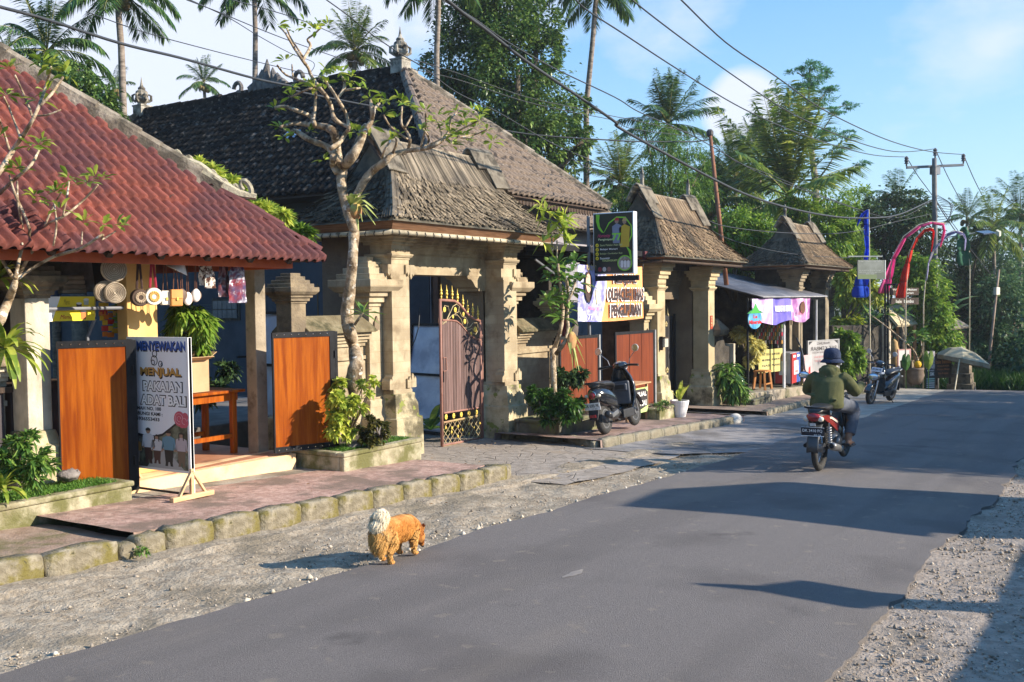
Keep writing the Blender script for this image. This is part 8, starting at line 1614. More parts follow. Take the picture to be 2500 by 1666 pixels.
for pts in (((1585,860),(1630,790),(1690,745),(1760,722),(1815,715)),((1590,850),(1650,810),(1710,775),(1750,760)),((1580,990),(1625,968),(1690,975)),((1480,300),(1510,220),(1540,200)) if 0 else ((1575,860),(1560,780),(1565,720))): m = M(); big_leaf(m, [atD(*cE2(*p),37) for p in pts], .22); ob("leaf", m, GB, t, smooth=True)
# ---- frangipani trees traced from the photo at their own depth
def frangipani(label, limbs, clusters, D_, cvt, seed, ll=.15, jit=.25, leafn=8, group="frangipani trees along the street", mat=None, lw=.31, thick=1.0):
 r = random.Random(seed); rg = np.random.default_rng(seed); m = M(); dep = {}
 def P(x, y):
  k = (x, y)
  if k not in dep: dep[k] = D_+(0 if not dep else r.uniform(-jit, jit))
  return atD(*cvt(x, y), dep[k])
 sc_ = abs(cvt(1,0)[0]-cvt(0,0)[0])
 first = P(*limbs[0][0][:2])
 for L_ in limbs:
  pts = [P(a, b) for a, b, c in L_]; rad = [c*sc_*thick/FPX*D_ for a, b, c in L_]; out = []; ro = []
  for i in range(len(pts)-1):
   p0, p1, p2, p3 = pts[max(0, i-1)], pts[i], pts[i+1], pts[min(len(pts)-1, i+2)]
   for k in range(3): t = k/3; out.append(.5*((2*p1)+(p2-p0)*t+(2*p0-5*p1+4*p2-p3)*t*t+(3*p1-p0-3*p2+p3)*t**3)); ro.append(lerp(rad[i], rad[i+1], t)*r.uniform(.93,1.1))
  out.append(pts[-1]); ro.append(rad[-1]); m.tube(out, ro, 9)
 t = T("frangipani_tree", label, "tree", (first.x, first.y, first.z),0, group); ob("trunk", m, BARK, t, smooth=True); parts = []
 for (x, y) in clusters:
  c = np.array(P(x, y)); n = leafn+r.randint(-2,3); a = rg.uniform(0,6.28, n); e = rg.uniform(-.25,1.15, n); d = np.stack([np.cos(a)*np.cos(e), np.sin(a)*np.cos(e), np.sin(e)], 1); parts.append(leaves(c+d*.02, d, ll*rg.uniform(.6,1.15, n), ll*lw*rg.uniform(.8,1.15, n), rg, .18,.25, True))
 V, F = join(parts); ob("crown", npmesh("crown", V, F, mat or G_FRAN), None, t); return t
low = [tuple(((600+x/2.24-600)*2.529,(550+y/2.24)*2.529, r*1.13)) for x, y, r in ((598,1040,26),(598,930,29),(586,850,38),(606,760,36),(590,660,27),(565,570,33),(553,480,31),(572,320,27),(585,170,24),(592,40,25))]
limbs = [low+[(665,1400,29),(628,1300,28),(592,1150,28),(598,1040,27)],
 [(598,1040,26),(548,960,19),(500,905,17),(400,868,16),(310,812,14),(285,815,11)], [(575,990,20),(562,900,24),(545,820,24),(490,785,19),(380,770,13),(290,765,11),(215,785,8)],
 [(520,920,14),(580,880,12),(612,830,12),(638,790,10),(600,770,10),(545,730,12),(525,650,11),(490,585,10),(440,545,8)], [(425,770,13),(400,720,11),(330,690,11),(240,660,11),(180,668,12)], [(420,760,10),(428,650,8),(430,560,7),(390,550,6),(280,600,5)],
 [(638,790,10),(618,700,9),(565,610,9),(520,540,8),(472,470,8)], [(565,610,8),(610,540,8),(595,460,8)], [(490,585,9),(410,480,9),(385,420,9),(352,375,9),(300,300,7),(245,205,6),(205,165,5)], [(352,375,8),(400,285,8),(380,245,6),(425,210,5),(465,170,5)], [(352,350,6),(320,300,5),(280,240,5),(255,180,5)], [(470,560,8),(370,510,8),(250,465,6),(195,405,5)], [(290,470,5),(285,400,4)],
 [(610,1030,26),(660,960,28),(710,880,18),(742,800,15),(780,740,12),(775,660,10),(770,620,7)], [(780,740,9),(800,670,8),(825,640,7)], [(600,560,7),(680,548,6),(705,545,5)],
 [(688,1200,22),(735,1115,23),(790,1050,22),(860,1000,19),(905,955,15),(1000,932,13),(1120,915,12),(1200,880,9),(1265,835,8),(1330,850,6),(1400,850,5)], [(640,1290,20),(688,1200,22)], [(905,955,9),(930,890,7),(925,850,5)], [(840,990,7),(855,930,6),(895,870,5)], [(1000,930,9),(1015,860,8),(985,800,7),(960,760,6),(965,660,5)], [(1000,860,6),(900,790,6),(850,710,5)], [(985,790,5),(1025,715,5)], [(1100,915,8),(1130,870,7),(1120,830,6),(1080,780,5)], [(1080,910,6),(1110,790,6),(1112,700,5)], [(1200,880,7),(1260,800,6),(1262,740,5),(1300,700,4)], [(1265,835,5),(1350,790,5),(1440,745,4)], [(1310,850,4),(1420,830,4),(1490,800,4)], [(1140,890,5),(1210,850,5),(1180,740,4)], [(540,970,18),(540,1020,18),(560,1070,14)]]
cl = [(200,160),(245,380),(255,190),(450,155),(505,160),(370,175),(365,140),(430,190),(290,545),(280,600),(470,470),(500,440),(560,450),(600,450),(650,470),(705,545),(750,560),(640,510),(180,670),(215,790),(240,850),(395,815),(650,810),(690,820),(770,780),(770,610),(825,640),(870,625),(965,645),(1010,640),(930,730),(895,860),(930,850),(1112,690),(1180,715),(1240,760),(1300,690),(1400,685),(1440,745),(1235,790),(1270,830),(1330,845),(1380,880),(1420,790),(1270,900),(1490,810),(1520,880),(1080,810),(1150,760),(1350,740),(1340,780),(1450,700),(480,990),(425,545),(490,520),(950,620),(1000,660),(850,705),(390,540)]
fr1 = frangipani("tall bare-limbed frangipani with sparse leaves in front of the first gateway", limbs, cl, 11.75, cA, 41,.15, leafn=7, thick=1.12)
lv = M(); rg = np.random.default_rng(2)
p0 = atD(*cB(595,545),11.7); p1 = atD(*cB(640,480),11.6); ob("side_shoot", M().tube([p0, p1], [.018,.012], 6), BARK, fr1); d = np.array([[-.7,.45,.35], [-.3,.2,.75], [.25,-.2,.7], [.75,-.5,.05], [.55,-.4,-.35], [-.6,.4,-.05], [.1,.3,.5], [-.1,-.5,.2]]); V, F = leaves(np.tile(np.array(p1),(8,1)), d, np.array([.2,.22,.2,.3,.24,.22,.2,.2]),.085, rg, .15,.15); ob("side_leaves", npmesh("side_leaves", V, F, G_MID), None, fr1)
def staghorn(label, cvt, D_, up, down, shield, seed):
 r = random.Random(seed); c = atD(*cvt(*shield[0]), D_); t = T("staghorn_fern", label, "fern", c, 0, "staghorn ferns on the frangipani trunks"); ob("shield_frond", M().ell(c+Vector((0,-.05,-.03)), shield[1], .06, shield[1]*1.2,12,8), mk("brown shield frond", (.30,.13,.05),(.45,.28,.12),6,.9, stain=(.35,.4,.1), stain_scale=4, stain_amt=.4), t, smooth=True)
 for i, (x, y) in enumerate(up+down): e = atD(*cvt(x, y), D_-.05+r.uniform(-.15,.15)); md = c.lerp(e, .5)+Vector((0,0,.05 if i < len(up) else .10)); m = M(); big_leaf(m, [c, c.lerp(md, .6), md, md.lerp(e, .5), e], .028 if i >= len(up) else .045); ob("frond", m, mk("staghorn frond", (.30,.36,.08),(.45,.48,.18),5,.6, transl=.3), t, smooth=True)
staghorn("staghorn fern perched on the tall frangipani's trunk", cA, 11.6, [(625,1210),(650,1195),(680,1200),(720,1190),(765,1195),(740,1215)], [(790,1290),(815,1300),(815,1350),(800,1390),(740,1330),(720,1370),(700,1430),(695,1420)], ((660,1290),.085),3)
S2 = lambda pts: [((x/1.96)*2.613,(550+y/1.96)*2.613, r*1.33) for x, y, r in pts]
limbs = [S2([(-40,500,30),(0,450,26),(40,360,20),(68,290,15),(72,262,13)]), S2([(72,262,11),(150,210,8),(260,150,8),(390,110,7),(490,45,6),(560,0,5)])[:5]+[(650,1530,5),(740,1475,5)], S2([(60,250,10),(30,200,8),(-10,130,7)]), S2([(72,255,10),(105,110,8)])+[(190,1470,9),(100,1250,8),(60,1120,6)], [(140,1560,8),(150,1490,8),(115,1300,7),(110,1160,6)], S2([(75,262,9),(150,130,8)])+[(280,1450,8),(400,1385,8),(520,1290,7),(625,1180,6)], [(400,1385,7),(430,1240,6),(440,1160,5)], [(280,1450,7),(350,1300,6),(390,1230,5)], [(340,1568,6),(360,1440,6),(345,1290,5)],
 [(-60,1170,18),(0,1090,18),(90,950,16),(170,830,13),(235,710,11),(290,560,10),(325,430,8)], [(250,680,9),(330,600,9),(400,495,8)], [(205,740,8),(150,600,7),(95,480,6)], [(130,880,8),(70,720,7),(25,620,6)], [(60,960,8),(20,830,7),(-10,750,6)], [(215,740,7),(300,735,6),(390,700,4)], [(-40,1260,14),(0,1230,13),(100,1140,11),(200,1050,9),(250,955,7)], [(520,1560,5),(525,1480,4)]]
cl = [(320,415),(270,400),(410,470),(440,490),(60,440),(25,600),(250,640),(300,590),(250,930),(270,900),(200,940),(80,1090),(130,1080),(440,1140),(610,1130),(640,1150),(560,1170),(400,1210),(350,1230),(220,1250),(240,1290),(740,1440),(790,1450),(660,1440),(540,1420),(380,1340),(10,1090),(-10,880),(45,610),(330,440)]
frangipani("bare-branched frangipani at the left edge in front of the red roof", limbs, cl, 8.1, cL, 43,.125,.2,7)
limbs = [[(245,1250,20),(245,1130,20),(240,1020,18),(250,965,17)], [(250,965,14),(280,880,12),(295,800,11),(300,720,10),(290,640,9),(270,470,8)], [(260,1000,13),(310,930,12),(330,860,10),(325,760,10),(330,640,9),(320,560,8)], [(325,700,8),(360,620,7),(375,560,6)], [(240,430,5),(235,340,5),(225,240,5)], [(265,460,5),(265,330,4)]]
cl = [(270,470),(250,520),(230,480),(290,510),(320,560),(375,450),(385,560),(350,520),(400,580),(280,640),(250,660),(220,690),(300,690),(240,760),(290,790),(340,740),(360,640),(310,780),(230,560),(200,690),(350,610),(270,560),(330,480)]
fr2 = frangipani("leafy frangipani in the planter left of the black scooter", limbs, cl, 15.6, cE1,44,.25,.3,9, mat=G_MID, lw=.30)
cl2 = [(200,160),(170,120),(260,200),(310,190),(280,220),(330,210),(220,210),(290,290),(330,340),(180,340),(300,260)]
V, F = join([leaves(np.tile(np.array(atD(*cE1(x, y),15.3)),(9,1)), np.random.default_rng(x).normal(size=(9,3))+np.array([0,0,.25]),.26,.075, np.random.default_rng(y),.15,.3) for x, y in cl2]); ob("upper_leaves", npmesh("upper_leaves", V, F, G_LIME), None, fr2)
staghorn("drooping staghorn fern on the scooter-side frangipani", cE1,15.3, [(345,840),(370,835)], [(360,1110),(380,1090),(405,1010),(430,1060),(345,1000),(395,1100),(415,960),(375,1010)], ((335,910),.12),5)
# ---- bushes and small plants
def bush(label, cvt, pts, D_, n, L_, W_, mat, seed, name="bush", cat="bush", group="leafy bushes along the pavement", spread=.2, droop=.35, stems=True, **k):
 r = np.random.default_rng(seed); sc_ = abs(cvt(1,0)[0]-cvt(0,0)[0]); bl = [(tuple(atD(*cvt(x, y), D_+r.uniform(-spread, spread))), rad*sc_/FPX*D_) for x, y, rad in pts]; V, F = clumps(bl, n, L_, W_, r, droop=droop, **k); low = min(bl, key=lambda b: b[0][2]); bs = Vector((low[0][0], low[0][1], low[0][2]-low[1])); m = None
 if stems:
  m = M()
  for c, rad in bl: m.tube([bs, Vector(c).lerp(bs, .4), c], [.012*D_/10,.01*D_/10,.004], 5)
 return plant(name, label, cat, bs, V, F, mat, group, m)
bush("light green coleus-like bush at the frangipani's foot", cB, [(510,880,42),(490,960,45),(560,960,45),(500,1040,45),(560,1060,40),(610,1000,34),(640,870,18),(700,850,16),(680,920,14),(490,1110,40),(560,1120,35)], 11.2,2100,.07,.05, G_LIME, 51)
bush("glossy green bush in the planter beside the black scooter", cE1, [(140,1230,36),(210,1260,45),(290,1250,42),(350,1290,42),(260,1320,48),(160,1310,40),(370,1340,36),(310,1360,34),(210,1360,38),(400,1280,24)], 15.3,3600,.105,.036, G_SHR, 52)
bush("dark reddish-green bush behind the glossy one", cE1, [(310,1130,40),(370,1150,40),(400,1110,30),(280,1170,40)], 16.0,1600,.10,.05, G_DK, 53)
bush("low shrub with upright leaf tips at the left planter", cS, [(120,1030,40),(60,1070,55),(170,1120,50),(110,1130,50),(40,1130,50),(220,1140,35),(60,1190,45),(150,1180,45)], 8.3,1500,.085,.032, G_MID, 54, up=.5)
bush("yellow-leaved bush spilling over the sooty wall", cE3, [(200,830,45),(260,860,45),(320,930,50),(370,990,50),(400,940,35),(340,1060,45),(320,1110,26),(420,970,28)], 24.5,2600,.13,.055, G_YEL, 55)
bush("green bush climbing the wall behind the parked far scooter", cE3, [(1200,870,55),(1270,890,60),(1160,980,50),(1250,980,65),(1330,1020,60),(1240,1080,60),(1340,1120,55),(1220,1170,55),(1300,1200,55),(1380,1060,35)], 29.5,6000,.17,.075, G_BRT, 56)
bush("frangipani-like leafy mass right of the farthest gateway", cE2, [(930,610,45),(980,590,50),(1050,640,50),(960,680,45),(1120,650,45),(1010,720,35),(1150,720,35),(920,740,30),(1000,860,40),(940,870,35),(1080,700,35)], 33.5,4200,.26,.075, G_LIME, 57, group=FG)
bush("fern-like vines on the navy wall above the garden wall", cA, [(60,1290,45),(120,1310,40),(180,1330,40),(230,1350,35),(300,1420,40),(350,1440,35),(390,1460,25),(130,1370,45)], 12.6,2200,.13,.035, G_BRT, 58, stems=False)
bush("bright climber behind the red roof's hip", cL, [(1220,1090,35),(1280,1070,40),(1340,1100,40),(1400,1130,35),(1260,1130,35),(1330,1150,35),(1470,1170,30),(1540,1190,25),(1650,1320,40),(1720,1360,40),(1790,1370,30)], 11.5,2600,.12,.033, G_LIME, 59, stems=False)
bush("lush hanging basket plant behind the ochre column", cS, [(830,440,45),(890,420,50),(950,450,45),(870,490,45),(950,510,45),(1000,470,30),(830,500,35),(900,540,35),(980,560,35)], 11.0,1800,.12,.05, G_BRT, 60, droop=.7)
r_ = np.random.default_rng(61); c = np.array(atD(*cS(905,430),11)); a = r_.uniform(0,6.28,60); e = r_.uniform(.1,1.2,60); V, F = leaves(np.tile(c, (60,1)), np.stack([np.cos(a)*np.cos(e), np.sin(a)*np.cos(e), np.sin(e)], 1), r_.uniform(.3,.5,60),.035, r_, .1,.6); p = plant("fern", "arching fern fronds rising from the hanging basket plant", "fern", c, V, F, G_BRT); ob("stem", M().tube([atD(*cS(955,640),11), atD(*cS(965,560),11), atD(*cS(940,470),11)], [.03,.025,.02], 7), DBARK, p)
bush("dark leafy pot plant behind the cardboard box", cS, [(1000,740,35),(1060,700,30),(1110,690,25),(1040,780,30),(980,830,40)], 11.8,700,.12,.05, G_DK, 62)
bush("leafy stems with long leaves against the sooty wall", cE1, [(1250,1090,25),(1290,1080,25),(1310,1140,30),(1270,1160,28),(1330,1190,25),(1300,1210,22),(1240,1130,20)], 22.8,500,.28,.06, G_MID, 63, droop=.6)
bush("small weeds along the foot of the sooty wall", cE1, [(1300,1245,20),(1340,1240,18),(1370,1250,16)], 22.6,300,.1,.03, G_MID, 64)
bush("tuft of green on the small stone planter", cE1, [(860,1300,16),(890,1295,18),(920,1305,12)], 17.6,260,.09,.02, G_MID, 65, up=.8)
bush("small weed growing from the kerb gap", crop(0,1000,3.919), [(1340,1340,30),(1380,1360,25)], 7.25,80,.035,.02, G_MID, 66, stems=False)
def rosette(label, c, n, L_, W_, mat, seed, droop, emin=.1, emax=1.3, name="plant", cat="plant", group=None):
 r = np.random.default_rng(seed); t = T(name, label, cat, c, 0, group); m = M()
 for i in range(n):
  a = r.uniform(0,6.28); e = r.uniform(emin, emax); l_ = L_*r.uniform(.7,1.15); d = Vector((cos(a)*cos(e), sin(a)*cos(e), sin(e))); p = Vector(c); P = [p]
  for k in range(6): d = (d+Vector((0,0,-droop*(.3+k/5)))).normalized(); p = p+d*l_/6; P.append(p)
  big_leaf(m, P, W_/2)
 ob("leaves", m, mat, t, smooth=True); return t
STRAP = leafmat("striped strap leaves", (.12,.20,.02),(.24,.32,.04),(.45,.46,.08),.45,.35)
rosette("yellow-green strap-leaved plant drooping at the left edge", atD(*cS(25,590),8.0),46,.42,.05, STRAP, 71,.34,-.2,1.2)
rosette("second yellow-green strap tuft below it at the planter's left end", atD(*cS(10,1260),8.0),26,.26,.035, STRAP, 72,.3)
rosette("strap-leaf top behind the left frangipani", atD(*cS(-10,260),8.6),26,.35,.05, STRAP, 73,.3)
rosette("yellow-green upright plant in the white pot", (17.85,7.38, gz(17.8)+.42),9,.38,.07, G_LIME, 74,.08,.7,1.45)
rosette("dark spiky plant at the first gateway's inner foot", atD(*cB(1010,1120),15.6),16,.55,.12, G_MID, 75,.25)
t = frangipani("thin bare frangipani growing from the clay urn by the far signs", [[(660,1230,10),(665,1150,9),(625,1060,7),(560,1000,6),(480,930,6),(380,850,5),(300,790,4),(240,750,3)], [(560,1000,5),(530,860,4),(490,760,3),(440,690,3)], [(520,960,4),(420,870,4),(380,760,3)], [(660,1160,6),(700,1080,5),(690,980,4)], [(530,860,3),(560,760,3)]], [(690,970),(640,990),(730,980),(660,940),(700,930),(240,750),(440,690),(560,750),(380,760),(490,755),(300,785)], 32.6, cF, 45,.4,.3,7, mat=G_MID)
for i, (x, y, s_) in enumerate(((565,1165,.30),(755,1145,.34))):
 c = atD(*cF(x, y),32.3); m = M(); u, v = Vector(_R), Vector(_U); pol = [c+u*s_*a*.75+v*s_*b for a, b in ((0,.55),(.25,.9),(.55,.75),(.68,.2),(.55,-.4),(.2,-.85),(0,-1.0),(-.25,-.8),(-.6,-.35),(-.68,.2),(-.5,.75),(-.22,.9))]; m.add([c+Vector((0,0,.02))-Vector(_F)*.06]+pol, [(0,1+k, 1+(k+1) % 12) for k in range(12)])
 t = T("taro_leaf", ["large taro leaf left of the clay urn, darker", "large sunlit taro leaf right of the clay urn"][i], "leaf", (c.x, c.y, gz(c.x)),0, "taro leaves by the far signs"); o = ob("blade", m, mk("taro leaf %d" % i, (.10,.20,.02) if i else (.03,.11,.015),(.30,.36,.05) if i else (.08,.2,.03),3,.5, transl=.35), t); ob("stalk", M().tube([c, (c.x, c.y, gz(c.x))], .015,5), G_MID, t)
r_ = np.random.default_rng(81)
def turf(x0, x1, y0, y1, z, n, h): P = [(r_.uniform(x0, x1), r_.uniform(y0, y1), z, .02) for _ in range(n//3)]; o = ob("turf_grass", grass("turf_grass", P, n, h, .009, G_GRASS, r_, .5), None); tag(o, kind="stuff")
turf(3.2,5.72,7.80,8.24,.115,9000,.06); turf(8.42,9.62,7.52,7.85,.045,3500,.055)
ROCK = mk("garden rock", (.16,.14,.13),(.28,.25,.23),4,.95, bump=.8)
for p, s_, lab in ((atD(*cS(330,1195),8.9),(.11,.08,.05), "grey rock half sunk in the turf by the orange door"),(atD(*cS(60,1225),8.3),(.11,.08,.055), "grey rock among the shrub at the left planter"),(Vector((9.3,7.75,.12)),(.16,.12,.13), "mottled rock draped with creeper in the frangipani planter"),(Vector((8.75,7.62,.07)),(.12,.07,.05), "low brown rock at the frangipani planter's left")):
 m = M(); m.ell(p, *s_, 12,8); rr = random.Random(int(p.x*100)); m.v = [tuple(Vector(v)+Vector((rr.uniform(-1,1), rr.uniform(-1,1), rr.uniform(-1,1)))*.014) for v in m.v]; tag(ob("rock", m, ROCK, smooth=True), lab, "rock", "rocks in the planters")
bush("brownish creeper with small leaves over the mottled rock", cB, [(650,1110,40),(700,1080,40),(740,1110,35),(680,1160,35),(740,1160,30),(640,1160,25)], 11.5,1200,.05,.04, leafmat("creeper leaves", (.02,.03,.008),(.07,.075,.015),(.16,.14,.03),.5),67)
for i, (x, y) in enumerate(((940,1355),)): pass
dl = M(); rr = random.Random(3)
for i in range(34):
 x, y = rr.uniform(5.4,13.5), rr.uniform(5.6,8.2); z = gz(x)+(.185 if y > ykerb(x)+.2 and x < 9.6 else .05); a = rr.uniform(0,6.28); s_ = rr.uniform(.012,.03); dl.add([(x+s_*cos(a), y+s_*sin(a), z+.004),(x-s_*.4*sin(a), y+s_*.4*cos(a), z+.012),(x-s_*cos(a), y-s_*sin(a), z+.006),(x+s_*.4*sin(a), y-s_*.4*cos(a), z+.012)], [(0,1,2,3)])
tag(ob("leaf_litter", dl, mk("dry leaf", (.22,.12,.05),(.38,.24,.1),6,.9)), kind="stuff")
# ================================================================== poles, cables, right-hand side of the street
DP = 36.0
t = T("electric_pole", "dark electric pole with a steel crossarm and three insulators", "pole", atD(*cE2(1530,1310), DP)); b0 = atD(*cE2(1528,1060), DP); tp_ = atD(*cT(1905,850), DP); a1 = atD(*cT(1898,790), DP)
ob("shaft", M().tube([(b0.x, b0.y, gz(b0.x)), b0, tp_, (tp_.x, tp_.y, tp_.z+.42)], [.115,.105,.085,.08], 12), mk("dark tarred pole", (.10,.10,.11),(.17,.165,.17),3,.7, stain=(.25,.22,.18), stain_scale=.6, stain_amt=.4), t, smooth=True)
xl, xr = atD(*cT(1766,838), DP), atD(*cT(2050,825), DP+.4); ob("crossarm", M().beam(xl, xr, .08,.09), flat("blue-grey steel", (.10,.115,.14),.5), t, bevel=.008); ob("arm_box", M().obox((xl+xr)/2+Vector((0,0,-.14)),(.14,-.05,0),(.05,.12,0),(0,0,.16)), flat("blue-grey steel", (.10,.115,.14),.5), t)
INS = []
for p in (xl, (xl+xr)/2+Vector((0,0,.25)), xr):
 ob("insulator", M().lathe(p+Vector((0,0,.05)), [(.03,0),(.03,.08),(.08,.09),(.05,.16),(.085,.18),(.055,.25),(.08,.27),(.05,.33),(.02,.36)], 12), mk("brown porcelain", (.06,.05,.055),(.10,.085,.09),5,.25), t); INS.append(p+Vector((0,0,.38)))
ob("yellow_tag", M().obox(atD(*cE2(1555,745), DP),(.12,-.04,0),(.01,.03,0),(0,0,.16)), ink((.5,.36,.03)), t)
cb_ = M()
for k in range(7): q = [cE2(1520+8*k, 60+14*k), cE2(1600+9*k, 105+6*k), cE2(1640-6*k, 150+14*k), cE2(1535,130+20*k)]; cb_.tube([atD(*z, DP-.1*k) for z in q], .011,4)
ob("cable_loops", cb_, CABLE, t)
pole("utility_pole", "rusty steel pole leaning behind the second gateway's roof", cT(783,650), cE3(92,375),25,24.4, [.045,.062], RUST, "pole"); tag(ob("pole_cap", M().lathe(atD(*cT(784,668),25), [(.06,-.08),(.09,-.04),(.09,.05),(.05,.1)], 10), flat("dark cap", (.05,.045,.05),.6)), "dark iron cap clamp on top of the rusty pole", "clamp")
t = T("utility_pole", "thin leaning brownish pole with a white meter box at the far right", "pole", atD(*cE2(1868,1080),40)); ob("shaft", M().tube([atD(*cE2(1932,545),40), atD(*cE2(1872,1085),40), atD(*cE2(1868,1200),40)], [.04,.055,.06], 8), mk("brown wood pole", (.22,.15,.11),(.32,.24,.18),5,.9), t, smooth=True); ob("meter_box", M().obox(atD(*cE2(1917,682),39.8),(.11,-.05,0),(.03,.06,0),(0,0,.15)), flat("white box", (.6,.55,.45),.6), t)
t = T("street_lamp", "solar street lamp arm reaching right from the electric pole", "street lamp", atD(*cE2(1590,345), DP)); ob("arm", M().tube([atD(*cE2(1530,365), DP), atD(*cE2(1600,340), DP), atD(*cE2(1780,312), DP)], .025,6), flat("grey rod", (.25,.27,.25),.5), t); ob("panel", M().obox(atD(*cE2(1850,308), DP),(.48,-.16,.035),(.05,.14,.05),(0,.004,.02)), flat("dark solar panel", (.03,.035,.06),.2), t); ob("lamp_head", M().obox(atD(*cE2(1928,312), DP),(.07,-.02,.02),(.02,.06,.04),(0,0,.08)), flat("pale lamp head", (.5,.48,.36),.5), t)
def cable(label, pts, D0, D1, r, sag=True):
 n = len(pts); L_ = [0]
 for i in range(1, n): L_.append(L_[-1]+sqrt((pts[i][0]-pts[i-1][0])**2+(pts[i][1]-pts[i-1][1])**2))
 P = []
 for i in range(n-1):
  q0, q1, q2, q3 = pts[max(0, i-1)], pts[i], pts[i+1], pts[min(n-1, i+2)]
  for k in range(6):
   s_ = k/6; c = [.5*(2*q1[j]+(q2[j]-q0[j])*s_+(2*q0[j]-5*q1[j]+4*q2[j]-q3[j])*s_*s_+(3*q1[j]-q0[j]-3*q2[j]+q3[j])*s_**3) for j in (0,1)]; f = lerp(L_[i], L_[i+1], s_)/L_[-1]; P.append(atD(c[0], c[1], 1/lerp(1/D0,1/D1, f)))
 P.append(atD(*pts[-1], D1)); return tag(ob("power_cable", M().tube(P, r, 6), CABLE, smooth=True), label, "cable", "overhead cables")
w3 = lambda z: proj_(z)
def proj_(p): q = np.array(p)-EYE; z = q@_F; return (1250+FPX*(q@_R)/z, 833-FPX*(q@_U)/z)
I_ = [proj_(p) for p in INS]
cable("overhead wire to the right insulator of the crossarm", [cT(560,-70), cT(640,0), cT(860,210), cT(1110,380), cT(1320,530), cT(1520,635), cT(1700,710), cT(1880,757), I_[2]], 13, DP, .0125)
cable("overhead wire to the middle insulator of the crossarm", [cT(320,-80), cT(395,0), cT(640,190), cT(940,405), cT(1180,560), cT(1450,685), cT(1700,757), I_[1]], 13, DP, .0125)
cable("overhead wire to the left insulator of the crossarm", [cT(50,-80), cT(150,35), cT(345,165), cT(620,345), cT(905,520), cT(1160,640), cT(1400,725), cT(1600,775), I_[0]], 13, DP, .0125)
for i, (x, y) in enumerate(((1890,970),(2060,1040),(2180,1040))): cable(["wire running down right from the left insulator", "wire running down right from the middle insulator", "wire running down right from the right insulator"][i], [I_[i], cT((I_[i][0]-1350)*2.046*.55+x*.45,(I_[i][1])*2.046*.5+y*.5), cT(x, y)]+([cE2(1850,545)] if i == 0 else [cT(x+70, y+90)]), DP, 60,.016)
cable("thick twisted cable crossing the big tree down to the electric pole", [cA(1170,-60), cA(1340,80), cA(1490,190), cA(1720,370), cA(2000,560), cA(2276,750), cT(350,650), cT(800,895), cT(1000,985), cT(1200,1045), cT(1400,1082), cT(1560,1090), cT(1720,1075), cT(1890,1000)], 12, DP, .024)
cable("second strand running with the thick twisted cable", [cA(1110,-60), cA(1400,110), cA(1600,250), cA(1900,420), cA(2276,600), cT(430,560), cT(700,680), cT(1000,850), cT(1250,950), cT(1500,1040), cT(1700,1100)], 12,36,.010)
cable("thick cable across the upper left from the edge to the dark roof", [cL(-60,20), cL(0,45), cL(280,120), cL(760,275), cL(1150,370), cL(1620,500), cL(1900,560), cA(300,560), cA(640,630), cA(830,665), cA(1050,710)], 10,22,.018)
cable("service wire from the dark roof to the rusty pole's top", [cA(1050,705), cA(1300,760), cA(1500,790), cA(1800,835), cA(2276,868), cT(450,708), cT(700,708), cT(785,695)], 22,25,.016)
cable("thin wire above the dark roof's left part", [cL(550,75), cL(900,200), cL(1300,310), cL(1700,410), cL(2000,480), cA(400,720) if 0 else cL(2221,520)], 14,24,.008)
cable("upper thin wire from the top edge past the slim palm", [cL(1190,0), cL(1400,80), cL(1640,180), cL(1900,280), cL(2221,390), cA(700,390), cA(1000,580)], 14,26,.008)
cable("middle thin wire from the top edge past the slim palm", [cL(1200,-5), cL(1450,110), cL(1640,225), cL(1850,340), cL(2000,400), cA(400,450)], 14,26,.008)
cable("lower thin wire above the bright low palm", [cL(1480,0), cL(1700,60), cL(1950,140), cL(2221,260), cA(700,300), cA(900,400)], 14,26,.008)
cable("black wire diving from the top edge behind the corner finial", [cA(470,-20), cA(630,95), cA(760,200), cA(950,330), cA(1100,420), cA(1300,570), cA(1550,690), cA(1900,890), cA(2276,1050), cT(100,800), cT(380,940)], 13,24,.009)
cable("pair of thin wires across the big tree, upper one", [cA(1040,370), cA(1300,450), cA(1700,590), cA(2000,660), cA(2276,720), cT(400,600), cT(760,680)], 20,25,.008)
cable("pair of thin wires across the big tree, lower one", [cA(1040,430), cA(1300,490), cA(1700,620), cA(2000,690), cA(2276,745), cT(400,645), cT(770,690)], 20,25,.008)
cable("thin wire from the rusty pole down to the electric pole's middle", [cT(790,700), cT(900,800), cT(1100,880), cT(1400,1000), cT(1700,1090), cE2(1500,110)], 25, DP, .010)
cable("low sagging wire over the farthest gateway's roof", [cE2(10,195), cE2(150,260), cE2(420,300), cE2(800,318), cE2(1050,295), cE2(1250,245), cE2(1500,190)], 23, DP, .011)
cable("lowest thin wire crossing the farthest gateway's roof", [cE2(0,210), cE2(160,330), cE2(420,410), cE2(700,455), cE2(980,470)], 23,30,.008)
cable("wire from the electric pole past the white flag to the small leaning pole", [cE2(1535,120), cE2(1640,280), cE2(1760,430), cE2(1880,580)], DP, 40,.018)
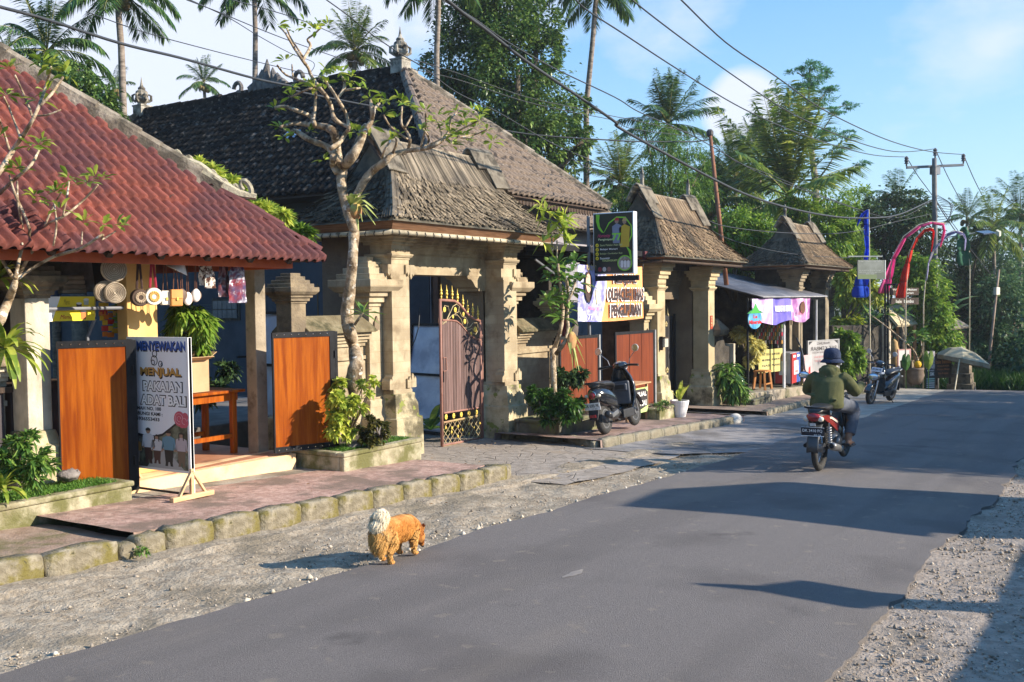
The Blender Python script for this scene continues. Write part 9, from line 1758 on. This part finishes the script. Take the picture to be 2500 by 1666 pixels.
# ---- the other side of the road, out of the frame, built for the shade it throws on the road
def shade_tree(label, x, y, h, r, n, seed):
 rg = np.random.default_rng(seed); bl = [((x+rg.uniform(-r, r), y+rg.uniform(-r*.7, r*.7), gz(x)+h-r*.9+rg.uniform(-r*.8, r*.3)), r*rg.uniform(.45,.7)) for _ in range(9)]; V, F = clumps(bl, n, .22,.11, rg, .4,.4,.4); t = T("tree", label, "tree", (x, y, gz(x)),0, "roadside trees right of the frame"); ob("trunk", M().tube([(x, y, gz(x)-.2),(x+.1, y, gz(x)+h*.4),(x, y, gz(x)+h*.8)], [.2,.15,.06], 9), DBARK, t, smooth=True); ob("crown", npmesh("crown", V, F, G_MID), None, t)
for i, (x, y, h, r) in enumerate(((20.2,-5.0,6.0,1.7),(24.0,-4.6,6.4,1.9),(28.5,-4.6,6.2,1.9),(33.5,-4.4,6.4,2.1),(39.0,-4.0,6.2,2.0),(44.5,-3.0,6.5,2.2),(17.8,-8.6,6.9,1.3),(22.2,-4.2,5.8,1.8),(26.2,-5,6.3,1.9),(31,-4.6,6.3,2),(18.4,-4.4,5.2,1.3))): shade_tree("roadside tree on the right, %s along the road beyond the gatehouse" % ORD[i], x, y, h, r*1.15,6000,200+i)
rw = T("garden_wall", "long roadside wall on the right of the road, outside the photo's edge", "wall", (6,-2.5, gz(6)),0, "low stone walls between the gates"); m = M(); xs = np.linspace(-8,17.0,26)
for a, b_ in zip(xs, xs[1:]): m.add([(a, -2.6, gz(a)-.2),(b_, -2.6, gz(b_)-.2),(b_, -2.35, gz(b_)-.2),(a, -2.35, gz(a)-.2),(a, -2.6, gz(a)+1.60),(b_, -2.6, gz(b_)+1.60),(b_, -2.35, gz(b_)+1.60),(a, -2.35, gz(a)+1.60)], [(4,5,6,7),(0,1,5,4),(2,3,7,6)])
ob("wall", m, BROWNPL, rw)
def sh_up(u, v, y): g = gnd(u, v, .05); k = (g.y-y)/-SY; return Vector((g.x+k*SX, y, g.z+k*tan(SUN_EL)))
pz = sh_up(1690,1430,-2.5); gpx = gatepost("gatepost on the right roadside wall, outside the photo's edge", pz.x, -2.5, STONE_DARK, STONE_DARK, sh_up(1925,1440,-2.5).z-.3,.11)
ob("spire", M().stack(pz.x, -2.5, [(.06,.06, sh_up(1925,1440,-2.5).z),(.05,.05, pz.z-.15),(.02,.02, pz.z)]), STONE_DARK, gpx)
wl_, wr_ = sh_up(2000,1275,-3.4), sh_up(2000,1196,-3.4); top = sh_up(1560,1225,-3.4).z
gh = T("gatehouse", "gatehouse added on the right side of the road for its shade, outside the photo's edge", "gateway", ((wl_.x+wr_.x)/2,-3.4, gz(wl_.x))); m = M(); m.box(wl_.x, wr_.x, -4.0,-2.9, gz(wl_.x)-.3, top-.9); ob("wall", m, BROWNPL, gh); xm = (wl_.x+wr_.x)/2; hw = (wr_.x-wl_.x)/2; m = M(); m.stack(xm, -3.4, [(hw+.12,.85, top-.95),(hw+.1,.8, top-.85),(hw*.75,.4, top-.35),(hw*.6,.08, top)]); ob("roof", m, SHINGLE, gh)  # unseen gatehouse, added and sized to cast the broad shadow band
hs = T("house", "plain house added on the right side of the road for its shade, outside the photo's edge", "house", (20,-5, gz(20))); ob("wall", M().box(16.0,22.5,-7.5,-4.0, gz(22)-.3, gz(19)+3.0), BROWNPL, hs); m = M(); m.stack(19.3,-5.6, [(3.6,2.1, gz(19)+2.95),(3.5,2.0, gz(19)+3.1),(2.2,.15, gz(19)+4.9)]); ob("roof", m, DARKTILE, hs)  # unseen house, added so that its shadow fills the far road
hz = ob("haze", M().box(-430,1530,-830,930,-8,34), bpy.data.materials.new("haze air")); tag(hz, kind="stuff"); hm = hz.data.materials[0]; hm.use_nodes = True; hn = hm.node_tree; hn.nodes.clear(); ho_ = hn.nodes.new("ShaderNodeOutputMaterial"); hv = hn.nodes.new("ShaderNodeVolumePrincipled"); hv.inputs["Color"].default_value = (.86,.93,1,1); hv.inputs["Density"].default_value = .0006; hv.inputs["Anisotropy"].default_value = .2; hn.links.new(hv.outputs[0], ho_.inputs["Volume"])
